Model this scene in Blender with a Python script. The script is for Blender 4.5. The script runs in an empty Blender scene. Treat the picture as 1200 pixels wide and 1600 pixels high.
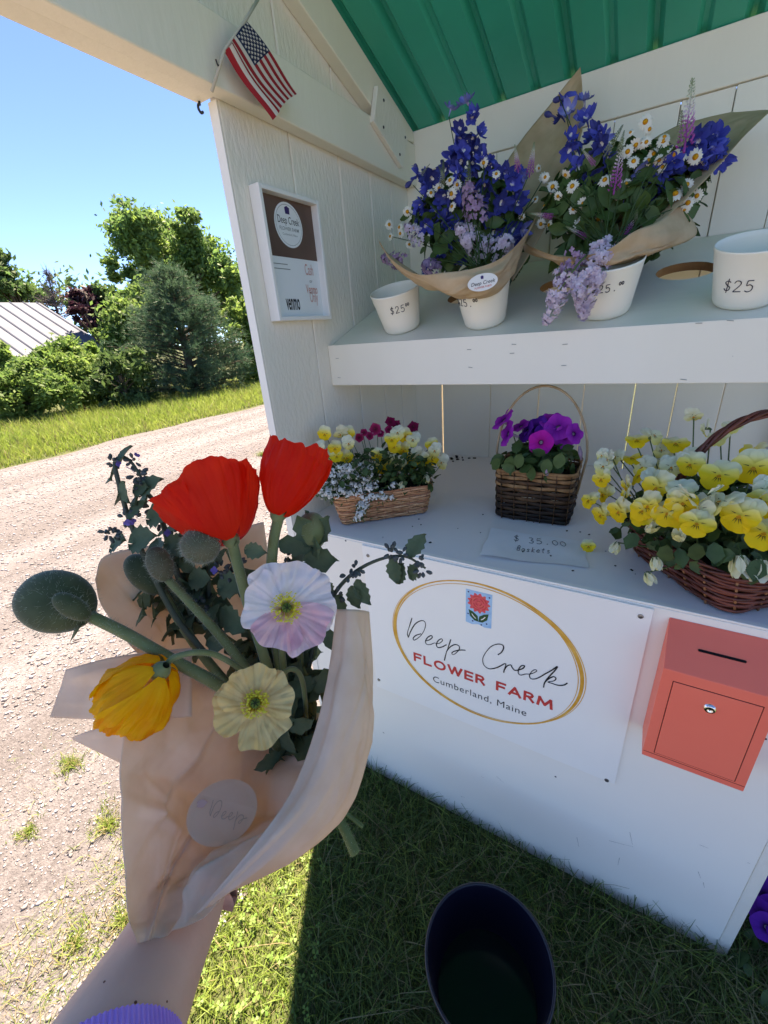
import bpy, math, random
import numpy as np
from mathutils import Matrix, Vector

random.seed(7)
rng = np.random.default_rng(7)
sc = bpy.context.scene
COL = sc.collection
R = math.radians

# ------------------------------------------------------------------ camera
# world: origin at the foot of the stand's left wall front edge, X along the counter, Y into the stand, Z up (metres)
F = 651.08                                     # focal length in pixels of the 1200 x 1600 frame
CAM = np.array([0.776, -0.750, 1.376])
BR = np.array([[0.85870, 0.50704, -0.07445], [0.14496, -0.37967, -0.91369], [-0.49154, 0.77380, -0.39953]])  # right, down, forward
cd = bpy.data.cameras.new('camera')
cam = bpy.data.objects.new('camera', cd)
COL.objects.link(cam)
cd.sensor_fit = 'HORIZONTAL'
cd.sensor_width = 36.0
cd.lens = F / 1200 * 36.0
cd.clip_start = 0.02
cd.clip_end = 2000
m = Matrix.Identity(4)
for i in range(3):
    m[i][0] = BR[0][i]; m[i][1] = -BR[1][i]; m[i][2] = -BR[2][i]; m[i][3] = CAM[i]
cam.matrix_world = m
sc.camera = cam

# ------------------------------------------------------------------ sky, sun, exposure
SUN_EL, SUN_AZ = 64.0, 30.0                    # degrees; azimuth measured from +Y towards -X
w = bpy.data.worlds.new('World'); sc.world = w; w.use_nodes = True
nt = w.node_tree
sky = nt.nodes.new('ShaderNodeTexSky'); sky.sky_type = 'NISHITA'; sky.sun_disc = False
sky.sun_elevation = R(SUN_EL); sky.sun_rotation = R(-SUN_AZ)
sky.air_density = 0.42; sky.dust_density = 0.0; sky.ozone_density = 10; sky.altitude = 100
nt.links.new(sky.outputs[0], nt.nodes['Background'].inputs[0])
nt.nodes['Background'].inputs[1].default_value = 0.095
sl = bpy.data.lights.new('sun', 'SUN'); sl.energy = 4.3; sl.angle = R(0.53); sl.color = (1.0, 0.94, 0.86)
so = bpy.data.objects.new('sun', sl); COL.objects.link(so)
sd = Vector((-math.sin(R(SUN_AZ)) * math.cos(R(SUN_EL)), math.cos(R(SUN_AZ)) * math.cos(R(SUN_EL)), math.sin(R(SUN_EL))))
so.rotation_euler = sd.to_track_quat('Z', 'Y').to_euler()
so.location = sd * 20
vs = sc.view_settings
vs.view_transform = 'Standard'; vs.look = 'None'; vs.gamma = 1.0; vs.use_curve_mapping = False
vs.exposure = 2.5
vs.use_white_balance = True; vs.white_balance_temperature = 8400; vs.white_balance_tint = 14      # camera balanced for the open shade
sc.render.engine = 'CYCLES'
sc.cycles.use_denoising = True
sc.cycles.max_bounces = 8; sc.cycles.diffuse_bounces = 5; sc.cycles.transmission_bounces = 6; sc.cycles.transparent_max_bounces = 8
sc.cycles.sample_clamp_indirect = 8.0

# ------------------------------------------------------------------ pixel helpers: a photo pixel to a point on a known plane / at a known depth
def ray(u, v):
    return np.array([u - 600.0, v - 800.0, F]) @ BR
def on(u, v, ax, val):
    r = ray(u, v); return CAM + r * ((val - CAM[ax]) / r[ax])
def dep(u, v, z):
    return CAM + ray(u, v) * (z / F)
def onp(u, v, p, n):
    r = ray(u, v); return CAM + r * (np.dot(np.array(p) - CAM, n) / np.dot(r, n))

# ------------------------------------------------------------------ materials
def lin(h):
    if not isinstance(h, str): return tuple(h)
    h = h.lstrip('#'); v = [int(h[i:i + 2], 16) / 255 for i in (0, 2, 4)]
    return tuple(c / 12.92 if c <= 0.04045 else ((c + 0.055) / 1.055) ** 2.4 for c in v)
MATS = {}
def mat(name, c1, c2=None, scale=12, detail=5, rough=0.6, spec=0.3, bump=0.0, bscale=60, stretch=(1, 1, 1), trans=0.0, metal=0.0,
        speck=None, speck_scale=60, speck_at=0.72, lo=0.35, hi=0.65, bdist=0.01, bstretch=None, sheen=0.0, tcol=None):
    mt = bpy.data.materials.new(name); mt.use_nodes = True
    n = mt.node_tree; N = n.nodes; Lk = n.links
    b = N['Principled BSDF']; out = N['Material Output']
    b.inputs['Roughness'].default_value = rough; b.inputs['Metallic'].default_value = metal
    b.inputs['Specular IOR Level'].default_value = spec
    c1 = lin(c1); c2 = lin(c2) if c2 is not None else None
    b.inputs['Base Color'].default_value = (*c1, 1)
    tc = N.new('ShaderNodeTexCoord')
    col = None
    if c2 is not None:
        mp = N.new('ShaderNodeMapping'); mp.inputs['Scale'].default_value = stretch
        Lk.new(tc.outputs['Object'], mp.inputs[0])
        nz = N.new('ShaderNodeTexNoise'); nz.inputs['Scale'].default_value = scale; nz.inputs['Detail'].default_value = detail
        Lk.new(mp.outputs[0], nz.inputs['Vector'])
        rp = N.new('ShaderNodeValToRGB'); rp.color_ramp.elements[0].position = lo; rp.color_ramp.elements[1].position = hi
        rp.color_ramp.elements[0].color = (*c1, 1); rp.color_ramp.elements[1].color = (*c2, 1)
        Lk.new(nz.outputs[0], rp.inputs[0]); col = rp.outputs[0]
    if speck is not None:
        nz2 = N.new('ShaderNodeTexNoise'); nz2.inputs['Scale'].default_value = speck_scale; nz2.inputs['Detail'].default_value = 3
        Lk.new(tc.outputs['Object'], nz2.inputs['Vector'])
        r2 = N.new('ShaderNodeValToRGB'); r2.color_ramp.elements[0].position = speck_at; r2.color_ramp.elements[1].position = speck_at + 0.03
        Lk.new(nz2.outputs[0], r2.inputs[0])
        mx = N.new('ShaderNodeMix'); mx.data_type = 'RGBA'
        Lk.new(r2.outputs[0], mx.inputs[0])
        if col is not None: Lk.new(col, mx.inputs[6])
        else: mx.inputs[6].default_value = (*c1, 1)
        mx.inputs[7].default_value = (*lin(speck), 1); col = mx.outputs[2]
    if col is not None: Lk.new(col, b.inputs['Base Color'])
    if bump > 0:
        mp2 = N.new('ShaderNodeMapping'); mp2.inputs['Scale'].default_value = bstretch or stretch
        Lk.new(tc.outputs['Object'], mp2.inputs[0])
        nb = N.new('ShaderNodeTexNoise'); nb.inputs['Scale'].default_value = bscale; nb.inputs['Detail'].default_value = 4
        Lk.new(mp2.outputs[0], nb.inputs['Vector'])
        bp = N.new('ShaderNodeBump'); bp.inputs['Strength'].default_value = bump; bp.inputs['Distance'].default_value = bdist
        Lk.new(nb.outputs[0], bp.inputs['Height']); Lk.new(bp.outputs[0], b.inputs['Normal'])
    if sheen > 0:
        b.inputs['Sheen Weight'].default_value = sheen; b.inputs['Sheen Roughness'].default_value = 0.4
    if trans > 0:
        tl = N.new('ShaderNodeBsdfTranslucent')
        if tcol is not None: tl.inputs[0].default_value = (*lin(tcol), 1)
        elif col is not None: Lk.new(col, tl.inputs[0])
        else: tl.inputs[0].default_value = (*c1, 1)
        ms = N.new('ShaderNodeMixShader'); ms.inputs[0].default_value = trans
        Lk.new(b.outputs[0], ms.inputs[1]); Lk.new(tl.outputs[0], ms.inputs[2]); Lk.new(ms.outputs[0], out.inputs[0])
    MATS[name] = mt
    return mt

# ------------------------------------------------------------------ objects
WM = {}                                        # world matrix of every object made (parents are never evaluated in between)
def put(o, parent=None, M=None):
    M = M if M is not None else Matrix.Identity(4)
    if o.name not in COL.objects: COL.objects.link(o)
    WM[o] = M
    if parent is not None:
        o.parent = parent
        o.matrix_local = WM[parent].inverted() @ M
    else:
        o.matrix_local = M
    return o
def tag(o, label=None, cat=None, group=None, kind=None):
    if label: o['label'] = label
    if cat: o['category'] = cat
    if group: o['group'] = group
    if kind: o['kind'] = kind
    return o
def thing(name, loc, label, cat, group=None):
    o = bpy.data.objects.new(name, None); o.empty_display_size = 0.05
    put(o, None, Matrix.Translation(Vector([float(c) for c in loc])))
    return tag(o, label, cat, group)
def mesh(name, V, Fc, mats, mi=None, smooth=False):
    me = bpy.data.meshes.new(name)
    me.from_pydata([tuple(map(float, v)) for v in V], [], [tuple(map(int, f)) for f in Fc])
    for mm in (mats if isinstance(mats, (list, tuple)) else [mats]):
        me.materials.append(MATS[mm] if isinstance(mm, str) else mm)
    if mi is not None: me.polygons.foreach_set('material_index', np.array(mi, dtype=np.int32))
    if smooth: me.polygons.foreach_set('use_smooth', np.ones(len(me.polygons), dtype=bool))
    me.update()
    return me
def big_mesh(name, V, T, mats, mi=None, smooth=False):
    """fast path: V (n,3) float array, T (m,3) triangle array"""
    V = np.asarray(V, dtype=np.float32); T = np.asarray(T, dtype=np.int32)
    me = bpy.data.meshes.new(name)
    me.vertices.add(len(V)); me.vertices.foreach_set('co', V.ravel())
    me.loops.add(T.size); me.loops.foreach_set('vertex_index', T.ravel())
    me.polygons.add(len(T)); me.polygons.foreach_set('loop_start', np.arange(0, T.size, 3, dtype=np.int32))
    for mm in (mats if isinstance(mats, (list, tuple)) else [mats]): me.materials.append(MATS[mm])
    if mi is not None: me.polygons.foreach_set('material_index', np.asarray(mi, dtype=np.int32))
    if smooth: me.polygons.foreach_set('use_smooth', np.ones(len(T), dtype=bool))
    me.update(calc_edges=True)
    return me
def obj(name, V, Fc, mats, parent=None, mi=None, smooth=False, bevel=0.0, origin=None):
    """world-space vertices -> one mesh object whose origin is its base centre"""
    V = np.asarray(V, dtype=float)
    c = np.array([(V[:, 0].min() + V[:, 0].max()) / 2, (V[:, 1].min() + V[:, 1].max()) / 2, V[:, 2].min()]) if origin is None else np.array(origin, float)
    o = bpy.data.objects.new(name, mesh(name, V - c, Fc, mats, mi, smooth))
    put(o, parent, Matrix.Translation(Vector(c)))
    if bevel > 0:
        bv = o.modifiers.new('bevel', 'BEVEL'); bv.width = bevel; bv.segments = 2; bv.limit_method = 'ANGLE'
    return o
class Geo:
    """collects pieces of ONE part"""
    def __init__(s): s.V = []; s.F = []; s.mi = []; s.n = 0
    def add(s, V, Fc, mi=0):
        V = np.asarray(V, float); s.V.append(V); s.F += [tuple(i + s.n for i in f) for f in Fc]
        s.mi += ([mi] * len(Fc) if np.isscalar(mi) else list(mi)); s.n += len(V); return s
    def verts(s): return np.concatenate(s.V)
    def build(s, name, mats, parent=None, smooth=False, bevel=0.0, origin=None):
        return obj(name, s.verts(), s.F, mats, parent, s.mi, smooth, bevel, origin)
    def mesh(s, name, mats, smooth=False): return mesh(name, s.verts(), s.F, mats, s.mi, smooth)
BOXF = [(0, 3, 2, 1), (4, 5, 6, 7), (0, 1, 5, 4), (1, 2, 6, 5), (2, 3, 7, 6), (3, 0, 4, 7)]
def box(x0, x1, y0, y1, z0, z1):
    return np.array([(x0, y0, z0), (x1, y0, z0), (x1, y1, z0), (x0, y1, z0), (x0, y0, z1), (x1, y0, z1), (x1, y1, z1), (x0, y1, z1)], float), BOXF
def prism(poly, ax, a, b):
    """closed polygon (2-D points in the two axes other than ax) extruded from a to b along ax"""
    n = len(poly); V = []
    for t in (a, b):
        for p in poly:
            q = list(p); q.insert(ax, t); V.append(q)
    Fc = [tuple(range(n))[::-1], tuple(range(n, 2 * n))] + [(i, (i + 1) % n, n + (i + 1) % n, n + i) for i in range(n)]
    return np.array(V, float), Fc
def frames(P):
    P = np.asarray(P, float); n = len(P)
    T = np.gradient(P, axis=0); T /= np.linalg.norm(T, axis=1)[:, None] + 1e-12
    a = np.array([0, 0, 1.0]) if abs(T[0][2]) < 0.9 else np.array([1.0, 0, 0])
    U = np.zeros_like(P); u = np.cross(T[0], a)
    for i in range(n):
        u = u - T[i] * np.dot(u, T[i]); u /= np.linalg.norm(u) + 1e-12; U[i] = u
    return T, U, np.cross(T, U)
def tube(P, r, n=6, cap=True, flat=1.0):
    P = np.asarray(P, float); T, U, W = frames(P); k = len(P)
    r = np.full(k, r) if np.isscalar(r) else np.asarray(r, float)
    th = np.arange(n) * 2 * math.pi / n
    V = (P[:, None] + r[:, None, None] * (np.cos(th)[None, :, None] * U[:, None] + flat * np.sin(th)[None, :, None] * W[:, None])).reshape(-1, 3)
    Fc = [(i * n + j, i * n + (j + 1) % n, (i + 1) * n + (j + 1) % n, (i + 1) * n + j) for i in range(k - 1) for j in range(n)]
    if cap: Fc += [tuple(range(n))[::-1], tuple(range((k - 1) * n, k * n))]
    return V, Fc
def spline(P, n=20):
    """Catmull-Rom through the points"""
    P = [np.asarray(p, float) for p in P]; P = [2 * P[0] - P[1]] + P + [2 * P[-1] - P[-2]]; out = []
    segs = len(P) - 3
    for i in range(n):
        t = i / (n - 1) * segs; k = min(int(t), segs - 1); t -= k
        a, b, c, d = P[k:k + 4]
        out.append(0.5 * (2 * b + (c - a) * t + (2 * a - 5 * b + 4 * c - d) * t * t + (3 * b - a - 3 * c + d) * t ** 3))
    return np.array(out)
def lathe(prof, n=32, c=(0, 0, 0), ax=None):
    """profile of (radius, height); ax: optional 3x3 whose rows are x, y, axis"""
    prof = np.asarray(prof, float); th = np.arange(n) * 2 * math.pi / n
    V = np.stack([prof[:, None, 0] * np.cos(th), prof[:, None, 0] * np.sin(th), np.repeat(prof[:, 1:2], n, 1)], -1).reshape(-1, 3)
    if ax is not None: V = V @ np.asarray(ax)
    V = V + np.asarray(c, float); k = len(prof)
    Fc = [(i * n + j, i * n + (j + 1) % n, (i + 1) * n + (j + 1) % n, (i + 1) * n + j) for i in range(k - 1) for j in range(n)]
    return V, Fc
def grid(fn, nu, nv):
    V = [fn(i / (nu - 1), j / (nv - 1)) for j in range(nv) for i in range(nu)]
    Fc = [(j * nu + i, j * nu + i + 1, (j + 1) * nu + i + 1, (j + 1) * nu + i) for j in range(nv - 1) for i in range(nu - 1)]
    return np.array(V, float), Fc
def unit(v): v = np.asarray(v, float); return v / (np.linalg.norm(v) + 1e-12)
def aim(pos, d, roll=0.0, s=1.0):
    """4x4 with local Z along d"""
    z = unit(d); a = np.array([0, 0, 1.0]) if abs(z[2]) < 0.95 else np.array([0, 1.0, 0])
    x = unit(np.cross(a, z)); y = np.cross(z, x)
    c, s_ = math.cos(roll), math.sin(roll); x, y = c * x + s_ * y, -s_ * x + c * y
    M = Matrix.Identity(4)
    for i in range(3):
        M[i][0] = x[i] * s; M[i][1] = y[i] * s; M[i][2] = z[i] * s; M[i][3] = float(pos[i])
    return M
def xf(M, V):
    A = np.array(M); return np.asarray(V) @ A[:3, :3].T + A[:3, 3]
def inst(name, me, parent, M):
    return put(bpy.data.objects.new(name, me), parent, M)
def text_mesh(s, size, bold=0.0, shear=0.0, space=1.0, align='CENTER'):
    cu = bpy.data.curves.new('t', 'FONT'); cu.body = s; cu.size = size; cu.offset = bold; cu.shear = shear; cu.space_character = space
    cu.align_x = align; cu.align_y = 'BOTTOM_BASELINE'; cu.resolution_u = 4; cu.fill_mode = 'FRONT'
    o = bpy.data.objects.new('t', cu); COL.objects.link(o)
    dg = bpy.context.evaluated_depsgraph_get(); me = o.evaluated_get(dg).to_mesh()
    V = np.array([v.co[:] for v in me.vertices]).reshape(-1, 3); Fc = [tuple(p.vertices) for p in me.polygons]
    o.evaluated_get(dg).to_mesh_clear(); bpy.data.objects.remove(o); bpy.data.curves.remove(cu)
    return V, Fc
def ribbon(P, wd):
    """flat stroke of width wd along a 2-D polyline"""
    P = np.asarray(P, float); T = np.gradient(P, axis=0); T /= np.linalg.norm(T, axis=1)[:, None] + 1e-12
    Nn = np.stack([-T[:, 1], T[:, 0]], 1); wd = np.full(len(P), wd) if np.isscalar(wd) else np.asarray(wd)
    V = np.concatenate([P + Nn * wd[:, None] / 2, P - Nn * wd[:, None] / 2]); n = len(P)
    return V, [(i, i + 1, n + i + 1, n + i) for i in range(n - 1)]

# ================================================================== SETTING: ground and gravel
mat('lawn_soil', (0.050, 0.070, 0.022), (0.085, 0.090, 0.036), scale=9, rough=0.95, bump=0.6, bscale=60, bdist=0.02)
mat('gravel_bed', '#5f5c5e', '#787578', scale=85, rough=0.95, bump=0.8, bscale=190, bdist=0.010)
gn = MATS['gravel_bed'].node_tree; gN, gL = gn.nodes, gn.links                    # wheel-worn streaks along the road and drifted patches
gm = gN.new('ShaderNodeMapping'); gm.inputs['Scale'].default_value = (1.5, 0.07, 1); gL.new(gN['Texture Coordinate'].outputs['Object'], gm.inputs[0])
gz = gN.new('ShaderNodeTexNoise'); gz.inputs['Scale'].default_value = 1.0; gz.inputs['Detail'].default_value = 6; gL.new(gm.outputs[0], gz.inputs['Vector'])
gr = gN.new('ShaderNodeValToRGB'); gr.color_ramp.elements[0].position = 0.42; gr.color_ramp.elements[1].position = 0.62; gL.new(gz.outputs[0], gr.inputs[0])
gx = gN.new('ShaderNodeMix'); gx.data_type = 'RGBA'; gx.blend_type = 'MULTIPLY'; gx.inputs[0].default_value = 1.0
gk = gN.new('ShaderNodeMix'); gk.data_type = 'RGBA'; gL.new(gr.outputs[0], gk.inputs[0]); gk.inputs[6].default_value = (0.74, 0.72, 0.70, 1); gk.inputs[7].default_value = (1.12, 1.12, 1.13, 1)
gb = gN['Principled BSDF'].inputs['Base Color']; src = gb.links[0].from_socket; gL.new(src, gx.inputs[6]); gL.new(gk.outputs[2], gx.inputs[7]); gL.new(gx.outputs[2], gb)
V, Fc = grid(lambda a, b: (-600 + 1200 * a, -600 + 1200 * b, 0.0), 13, 13)
tag(obj('ground', V, Fc, 'lawn_soil', origin=(0, 0, 0)), kind='structure')
def road_near(y): return -0.10 + 0.05 * math.sin(y * 2.3 + 0.5) + 0.03 * math.sin(y * 6.1) - max(0.0, min(3.4, 2.4 * (y - 1.7))) + max(0.0, min(0.12, -0.4 * y))
def road_far(y): return -6.75 + 0.12 * math.sin(y * 1.3) + 0.07 * math.sin(y * 3.7)
ys = list(np.arange(-14, 14, 0.2)) + list(np.arange(14, 90, 2.0))
V = []
for k in range(7):
    for y in ys: V.append((road_near(y) + (road_far(y) - road_near(y)) * k / 6, y, 0.006))
n = len(ys)
tag(obj('gravel_road', V, [(k * n + i, (k + 1) * n + i, (k + 1) * n + i + 1, k * n + i + 1) for k in range(6) for i in range(n - 1)], 'gravel_bed', origin=(0, 0, 0)), kind='structure')

# unseen gravel behind the viewer, added to bounce sun onto the stand front
V = [(x, y + 0.15 * math.sin(x * 2.1) * (y > -2.5), 0.010) for y in (-1.05, -3, -6, -10, -14) for x in np.arange(-3, 14.1, 0.25)]; n = len(V) // 5
tag(obj('bounce_gravel', V, [(k * n + i, (k + 1) * n + i, (k + 1) * n + i + 1, k * n + i + 1) for k in range(4) for i in range(n - 1)], 'gravel_bed', origin=(0, 0, 0)), kind='structure')

# ================================================================== FLOWER STAND
mat('white_paint', (0.87, 0.80, 0.665), (0.82, 0.75, 0.615), scale=3.0, rough=0.55, bump=0.35, bscale=38, stretch=(1, 1, 0.25), bdist=0.004, speck=(0.30, 0.28, 0.25), speck_scale=75, speck_at=0.80)
mat('rough_paint', (0.84, 0.775, 0.66), (0.77, 0.71, 0.60), scale=2.0, rough=0.7, bump=0.55, bscale=110, stretch=(1, 1, 0.45), bdist=0.004, speck=(0.35, 0.33, 0.3), speck_scale=90, speck_at=0.78)
mat('panel_paint', (0.89, 0.84, 0.745), (0.86, 0.805, 0.71), scale=2.2, rough=0.45, bump=0.12, bscale=30, bdist=0.003, speck=(0.25, 0.22, 0.18), speck_scale=34, speck_at=0.775)
mat('counter_paint', (0.78, 0.745, 0.70), (0.84, 0.80, 0.75), scale=3.2, rough=0.36, bump=0.25, bscale=24, stretch=(0.25, 1, 1), bdist=0.003, speck=(0.10, 0.085, 0.07), speck_scale=58, speck_at=0.80)
mat('shelf_paint', (0.86, 0.80, 0.66), (0.80, 0.745, 0.60), scale=3.0, rough=0.5, bump=0.3, bscale=30, stretch=(0.3, 1, 1), bdist=0.004, speck=(0.16, 0.14, 0.12), speck_scale=70, speck_at=0.80)
mat('green_metal', (0.0, 0.38, 0.27), (0.0, 0.33, 0.23), scale=3, rough=0.38, spec=0.5)
mat('raw_wood', '#9a7048', '#7c5433', scale=14, rough=0.8, stretch=(0.2, 1, 1), bump=0.3)
mat('scuff', (0.13, 0.11, 0.09), rough=0.8)
mat('nail_steel', (0.25, 0.25, 0.25), rough=0.35, metal=0.9)
mat('dark_iron', (0.04, 0.045, 0.06), rough=0.4, metal=0.6)
W0, W1 = 0.0, 1.105          # inner face of the left wall, right end of the counter
BK = 0.78                    # front face of the back wall
CT = 0.896                   # counter height
SL = 0.335                   # roof fall towards the back
def roof_z(y): return 1.945 + (BK - y) * SL
stand = thing('flower_stand', (0.55, 0.4, 0), 'white painted wooden farm stand with green metal roof, shelf and counter', 'stand')
def shell(name, at=(0, 0, 0)):
    o = bpy.data.objects.new(name, None); o.empty_display_size = 0.05
    return put(o, stand, Matrix.Translation(Vector(at)))
# left wall: vertical boards, each its own piece
YS = [0.0, 0.197, 0.389, 0.542, 0.665, BK + 0.02]
wall_l = shell('side_wall', (0, 0.4, 0))
for a, b in zip(YS[:-1], YS[1:]):
    a2, b2 = a + 0.0014, b - 0.0014
    V, Fc = prism([(a2, 0.0), (b2, 0.0), (b2, roof_z(b2) - 0.004), (a2, roof_z(a2) - 0.004)], 0, -0.022, 0.0)
    obj('board', V, Fc, 'rough_paint', wall_l, bevel=0.0035)
    V, Fc = box(-0.034, -0.0225, b - 0.03, b + 0.03 if b < 0.7 else b, 0.0, roof_z(b) - 0.06)
    obj('light_stop', V, Fc, 'rough_paint', wall_l, bevel=0.002)  # unseen strip added behind the seam to block daylight
V, Fc = box(-0.0235, -0.0005, -0.0025, -0.0002, 0.0, 1.80); obj('edge_trim', V, Fc, 'panel_paint', wall_l)
# gable boards above and in front of the wall
for a, b in ((-0.46, -0.30), (-0.298, -0.002)):
    V, Fc = prism([(a, 1.83), (b, 1.83), (b, roof_z(b) - 0.004), (a, roof_z(a) - 0.004)], 0, -0.022, -0.0005)
    obj('gable_board', V, Fc, 'rough_paint', wall_l, bevel=0.002)
# top plate: two boards, the inner proud of the wall
V, Fc = box(0.0005, 0.036, -0.46, BK - 0.001, 1.800, 1.908); obj('top_plate', V, Fc, 'white_paint', stand, bevel=0.003)
V, Fc = box(-0.046, -0.0005, -0.46, -0.003, 1.803, 1.829); obj('outer_plate', V, Fc, 'white_paint', stand, bevel=0.003)
# rafter and its gusset plate
V, Fc = prism([(-0.46, roof_z(-0.46) - 0.006), (-0.46, roof_z(-0.46) - 0.10), (0.60, roof_z(0.60) - 0.10), (0.775, roof_z(0.775) - 0.035), (0.775, roof_z(0.775) - 0.006)], 0, 0.0005, 0.034)
obj('rafter', V, Fc, 'white_paint', stand, bevel=0.003)
V, Fc = prism([(0.535, 1.975), (0.66, 1.945), (0.70, 1.90), (0.655, 1.822), (0.50, 1.89)], 0, 0.0365, 0.051)
g = obj('gusset', V, Fc, 'rough_paint', stand, bevel=0.002)
for y, z in ((0.68, 1.90), (0.64, 1.85), (0.56, 1.95), (0.55, 1.89)):
    V, Fc = lathe([(0.0, 0.002), (0.003, 0.0016), (0.004, 0.0)], 8, (0.0513, y, z), [(0, 1, 0), (0, 0, 1), (1, 0, 0)]); obj('nail', V, Fc, 'dark_iron', g)
# back wall: vertical planks with gaps, one horizontal board on top
wall_b = shell('back_wall', (0.55, 0.79, 0))
XS = [(-0.001, 0.1095), (0.1140, 0.300), (0.3015, 0.4695), (0.4718, 0.610), (0.6115, 0.7528), (0.7552, 0.860), (0.8615, 0.9722), (0.9738, 1.128)]
for k, (a, b) in enumerate(XS):
    V, Fc = box(a, b, BK + 0.0015 * (k % 3), BK + 0.02, 0.02, 1.8315); obj('plank', V, Fc, 'white_paint', wall_b, bevel=0.0018)
for x in (0.112, 0.301, 0.4707, 0.611, 0.754, 0.861, 0.973):
    V, Fc = box(x - 0.02, x + 0.02, BK + 0.0205, BK + 0.030, 1.27, 1.83); obj('light_stop', V, Fc, 'white_paint', wall_b)  # unseen strips added to stop light coming through the upper gaps
V, Fc = box(-0.001, 1.128, BK - 0.003, BK + 0.0195, 1.8335, 1.9435); obj('top_board', V, Fc, 'white_paint', wall_b, bevel=0.002)
# unseen right side: boarded to the counter, opened above between posts for more light
wall_r = shell('side_wall', (1.115, 0.4, 0))
for a in (0.0, BK - 0.04):
    V, Fc = prism([(a, CT + 0.001), (a + 0.04, CT + 0.001), (a + 0.04, roof_z(a + 0.04) - 0.004), (a, roof_z(a) - 0.004)], 0, 1.1065, 1.1285); obj('post', V, Fc, 'white_paint', wall_r, bevel=0.002)
for a, b in zip(YS[:-1], YS[1:]):
    V, Fc = prism([(a + 0.001, 0.0), (b - 0.001, 0.0), (b - 0.001, CT), (a + 0.001, CT)], 0, 1.1065, 1.1285)
    obj('board', V, Fc, 'rough_paint', wall_r, bevel=0.0022)
# front panel and counter
V, Fc = box(-0.022, 1.106, -0.0002, -0.0118, 0.0, 0.8925); V[:, 1] = np.where(V[:, 1] > -0.005, -0.0008, -0.0118)
V[:, 1] += 0.0118
pan = obj('front_panel', V, Fc, 'panel_paint', stand, bevel=0.0015)
for u, v in ((521, 870), (573, 868), (1040, 1010), (590, 1068), (868, 1214), (1196, 1155), (1145, 1160), (540, 845)):
    p = on(u, v, 1, -0.0005); V, Fc = lathe([(0.0, 0.0), (0.0025, 0.0002), (0.003, 0.0008)], 8, (p[0], -0.0002, p[2]), [(1, 0, 0), (0, 0, 1), (0, 1, 0)]); obj('nail', V, Fc, 'dark_iron', pan)
for S in (((735, 250), (765, 258), (805, 268)), ((765, 300), (760, 322)), ((995, 340), (1003, 360)), ((1000, 262), (1025, 272)), ((405, 62), (425, 80)), ((360, 62), (368, 66)), ((640, 240), (646, 268)), ((1010, 372), (1014, 388)), ((795, 225), (803, 262)), ((300, 120), (312, 124)), ((1140, 314), (1148, 318))):
    P = np.array([(lambda p: (p[0], p[2]))(on(560 + x / 1.875, 1180 + y / 1.875, 1, 0.0)) for x, y in S]); V2, Fc = ribbon(P, np.linspace(0.0007, 0.0003, len(P))); obj('scratch', np.stack([V2[:, 0], np.full(len(V2), -0.0004), V2[:, 1]], 1), Fc, 'scuff', pan)
V, Fc = box(0.001, 1.105, 0.0125, BK - 0.001, CT - 0.02, CT); obj('counter_top', V, Fc, 'counter_paint', stand, bevel=0.0015)
V, Fc = box(0.001, 1.105, 0.0004, 0.012, 0.8928, CT + 0.0012); obj('counter_edge', V, Fc, 'panel_paint', stand, bevel=0.0012)
# sloping shelf with round holes, and the fascia in front of it
SP = np.array([0.0, 0.267, 1.3465]); ST = math.atan2(1.535 - 1.3465, BK - 0.267)
SN = np.array([0, -math.sin(ST), math.cos(ST)]); SU = np.array([0, math.cos(ST), math.sin(ST)])
SLEN = (BK - 0.267) / math.cos(ST) - 0.002
def shelf_pt(x, t, h=0.0): return np.array([x, 0, 0]) + SP + SU * t + SN * h
def shelf_uv(u, v):
    p = onp(u, v, SP, SN); return p[0], float(np.dot(p - SP, SU))
HOLES = [(0.30, 0.295), (0.56, 0.295), (0.82, 0.295)]; HR, HC = 0.058, 0.07
def shelf_mesh():
    G = Geo(); th = 0.018
    def quad(x0, x1, t0, t1):
        for h, fl in ((0, 0), (-th, 1)):
            q = [shelf_pt(x0, t0, h), shelf_pt(x1, t0, h), shelf_pt(x1, t1, h), shelf_pt(x0, t1, h)]
            G.add(q, [(0, 1, 2, 3)] if not fl else [(3, 2, 1, 0)])
    xs = [0.001]
    for hx, ht in HOLES:
        quad(xs[-1], hx - HC, 0, SLEN); quad(hx - HC, hx + HC, 0, ht - HC); quad(hx - HC, hx + HC, ht + HC, SLEN); xs.append(hx + HC)
        n = 40; an = [(k + 0.5) * 2 * math.pi / n for k in range(n)]
        sq = []
        for a in an:
            c, s_ = math.cos(a), math.sin(a); f = HC / max(abs(c), abs(s_)); sq.append((hx + c * f, ht + s_ * f))
        ci = [(hx + HR * math.cos(a), ht + HR * math.sin(a)) for a in an]
        # square corners
        for h in (0, -th):
            V = [shelf_pt(*p, h) for p in ci] + [shelf_pt(*p, h) for p in sq]
            G.add(V, [(k, n + k, n + (k + 1) % n, (k + 1) % n) for k in range(n)])
            for sx, sy in ((1, 1), (-1, 1), (-1, -1), (1, -1)):
                near = sorted(range(n), key=lambda k: (sq[k][0] - hx - sx * HC) ** 2 + (sq[k][1] - ht - sy * HC) ** 2)[:2]
                G.add([shelf_pt(*sq[near[0]], h), shelf_pt(*sq[near[1]], h), shelf_pt(hx + sx * HC, ht + sy * HC, h)], [(0, 1, 2)])
        G.add([shelf_pt(*p, 0) for p in ci] + [shelf_pt(*p, -th) for p in ci], [(k, (k + 1) % n, n + (k + 1) % n, n + k) for k in range(n)], 1)
    quad(xs[-1], W1, 0, SLEN)
    G.add([shelf_pt(0.001, 0, 0), shelf_pt(W1, 0, 0), shelf_pt(W1, 0, -th), shelf_pt(0.001, 0, -th)], [(0, 1, 2, 3)])
    return G
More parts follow.
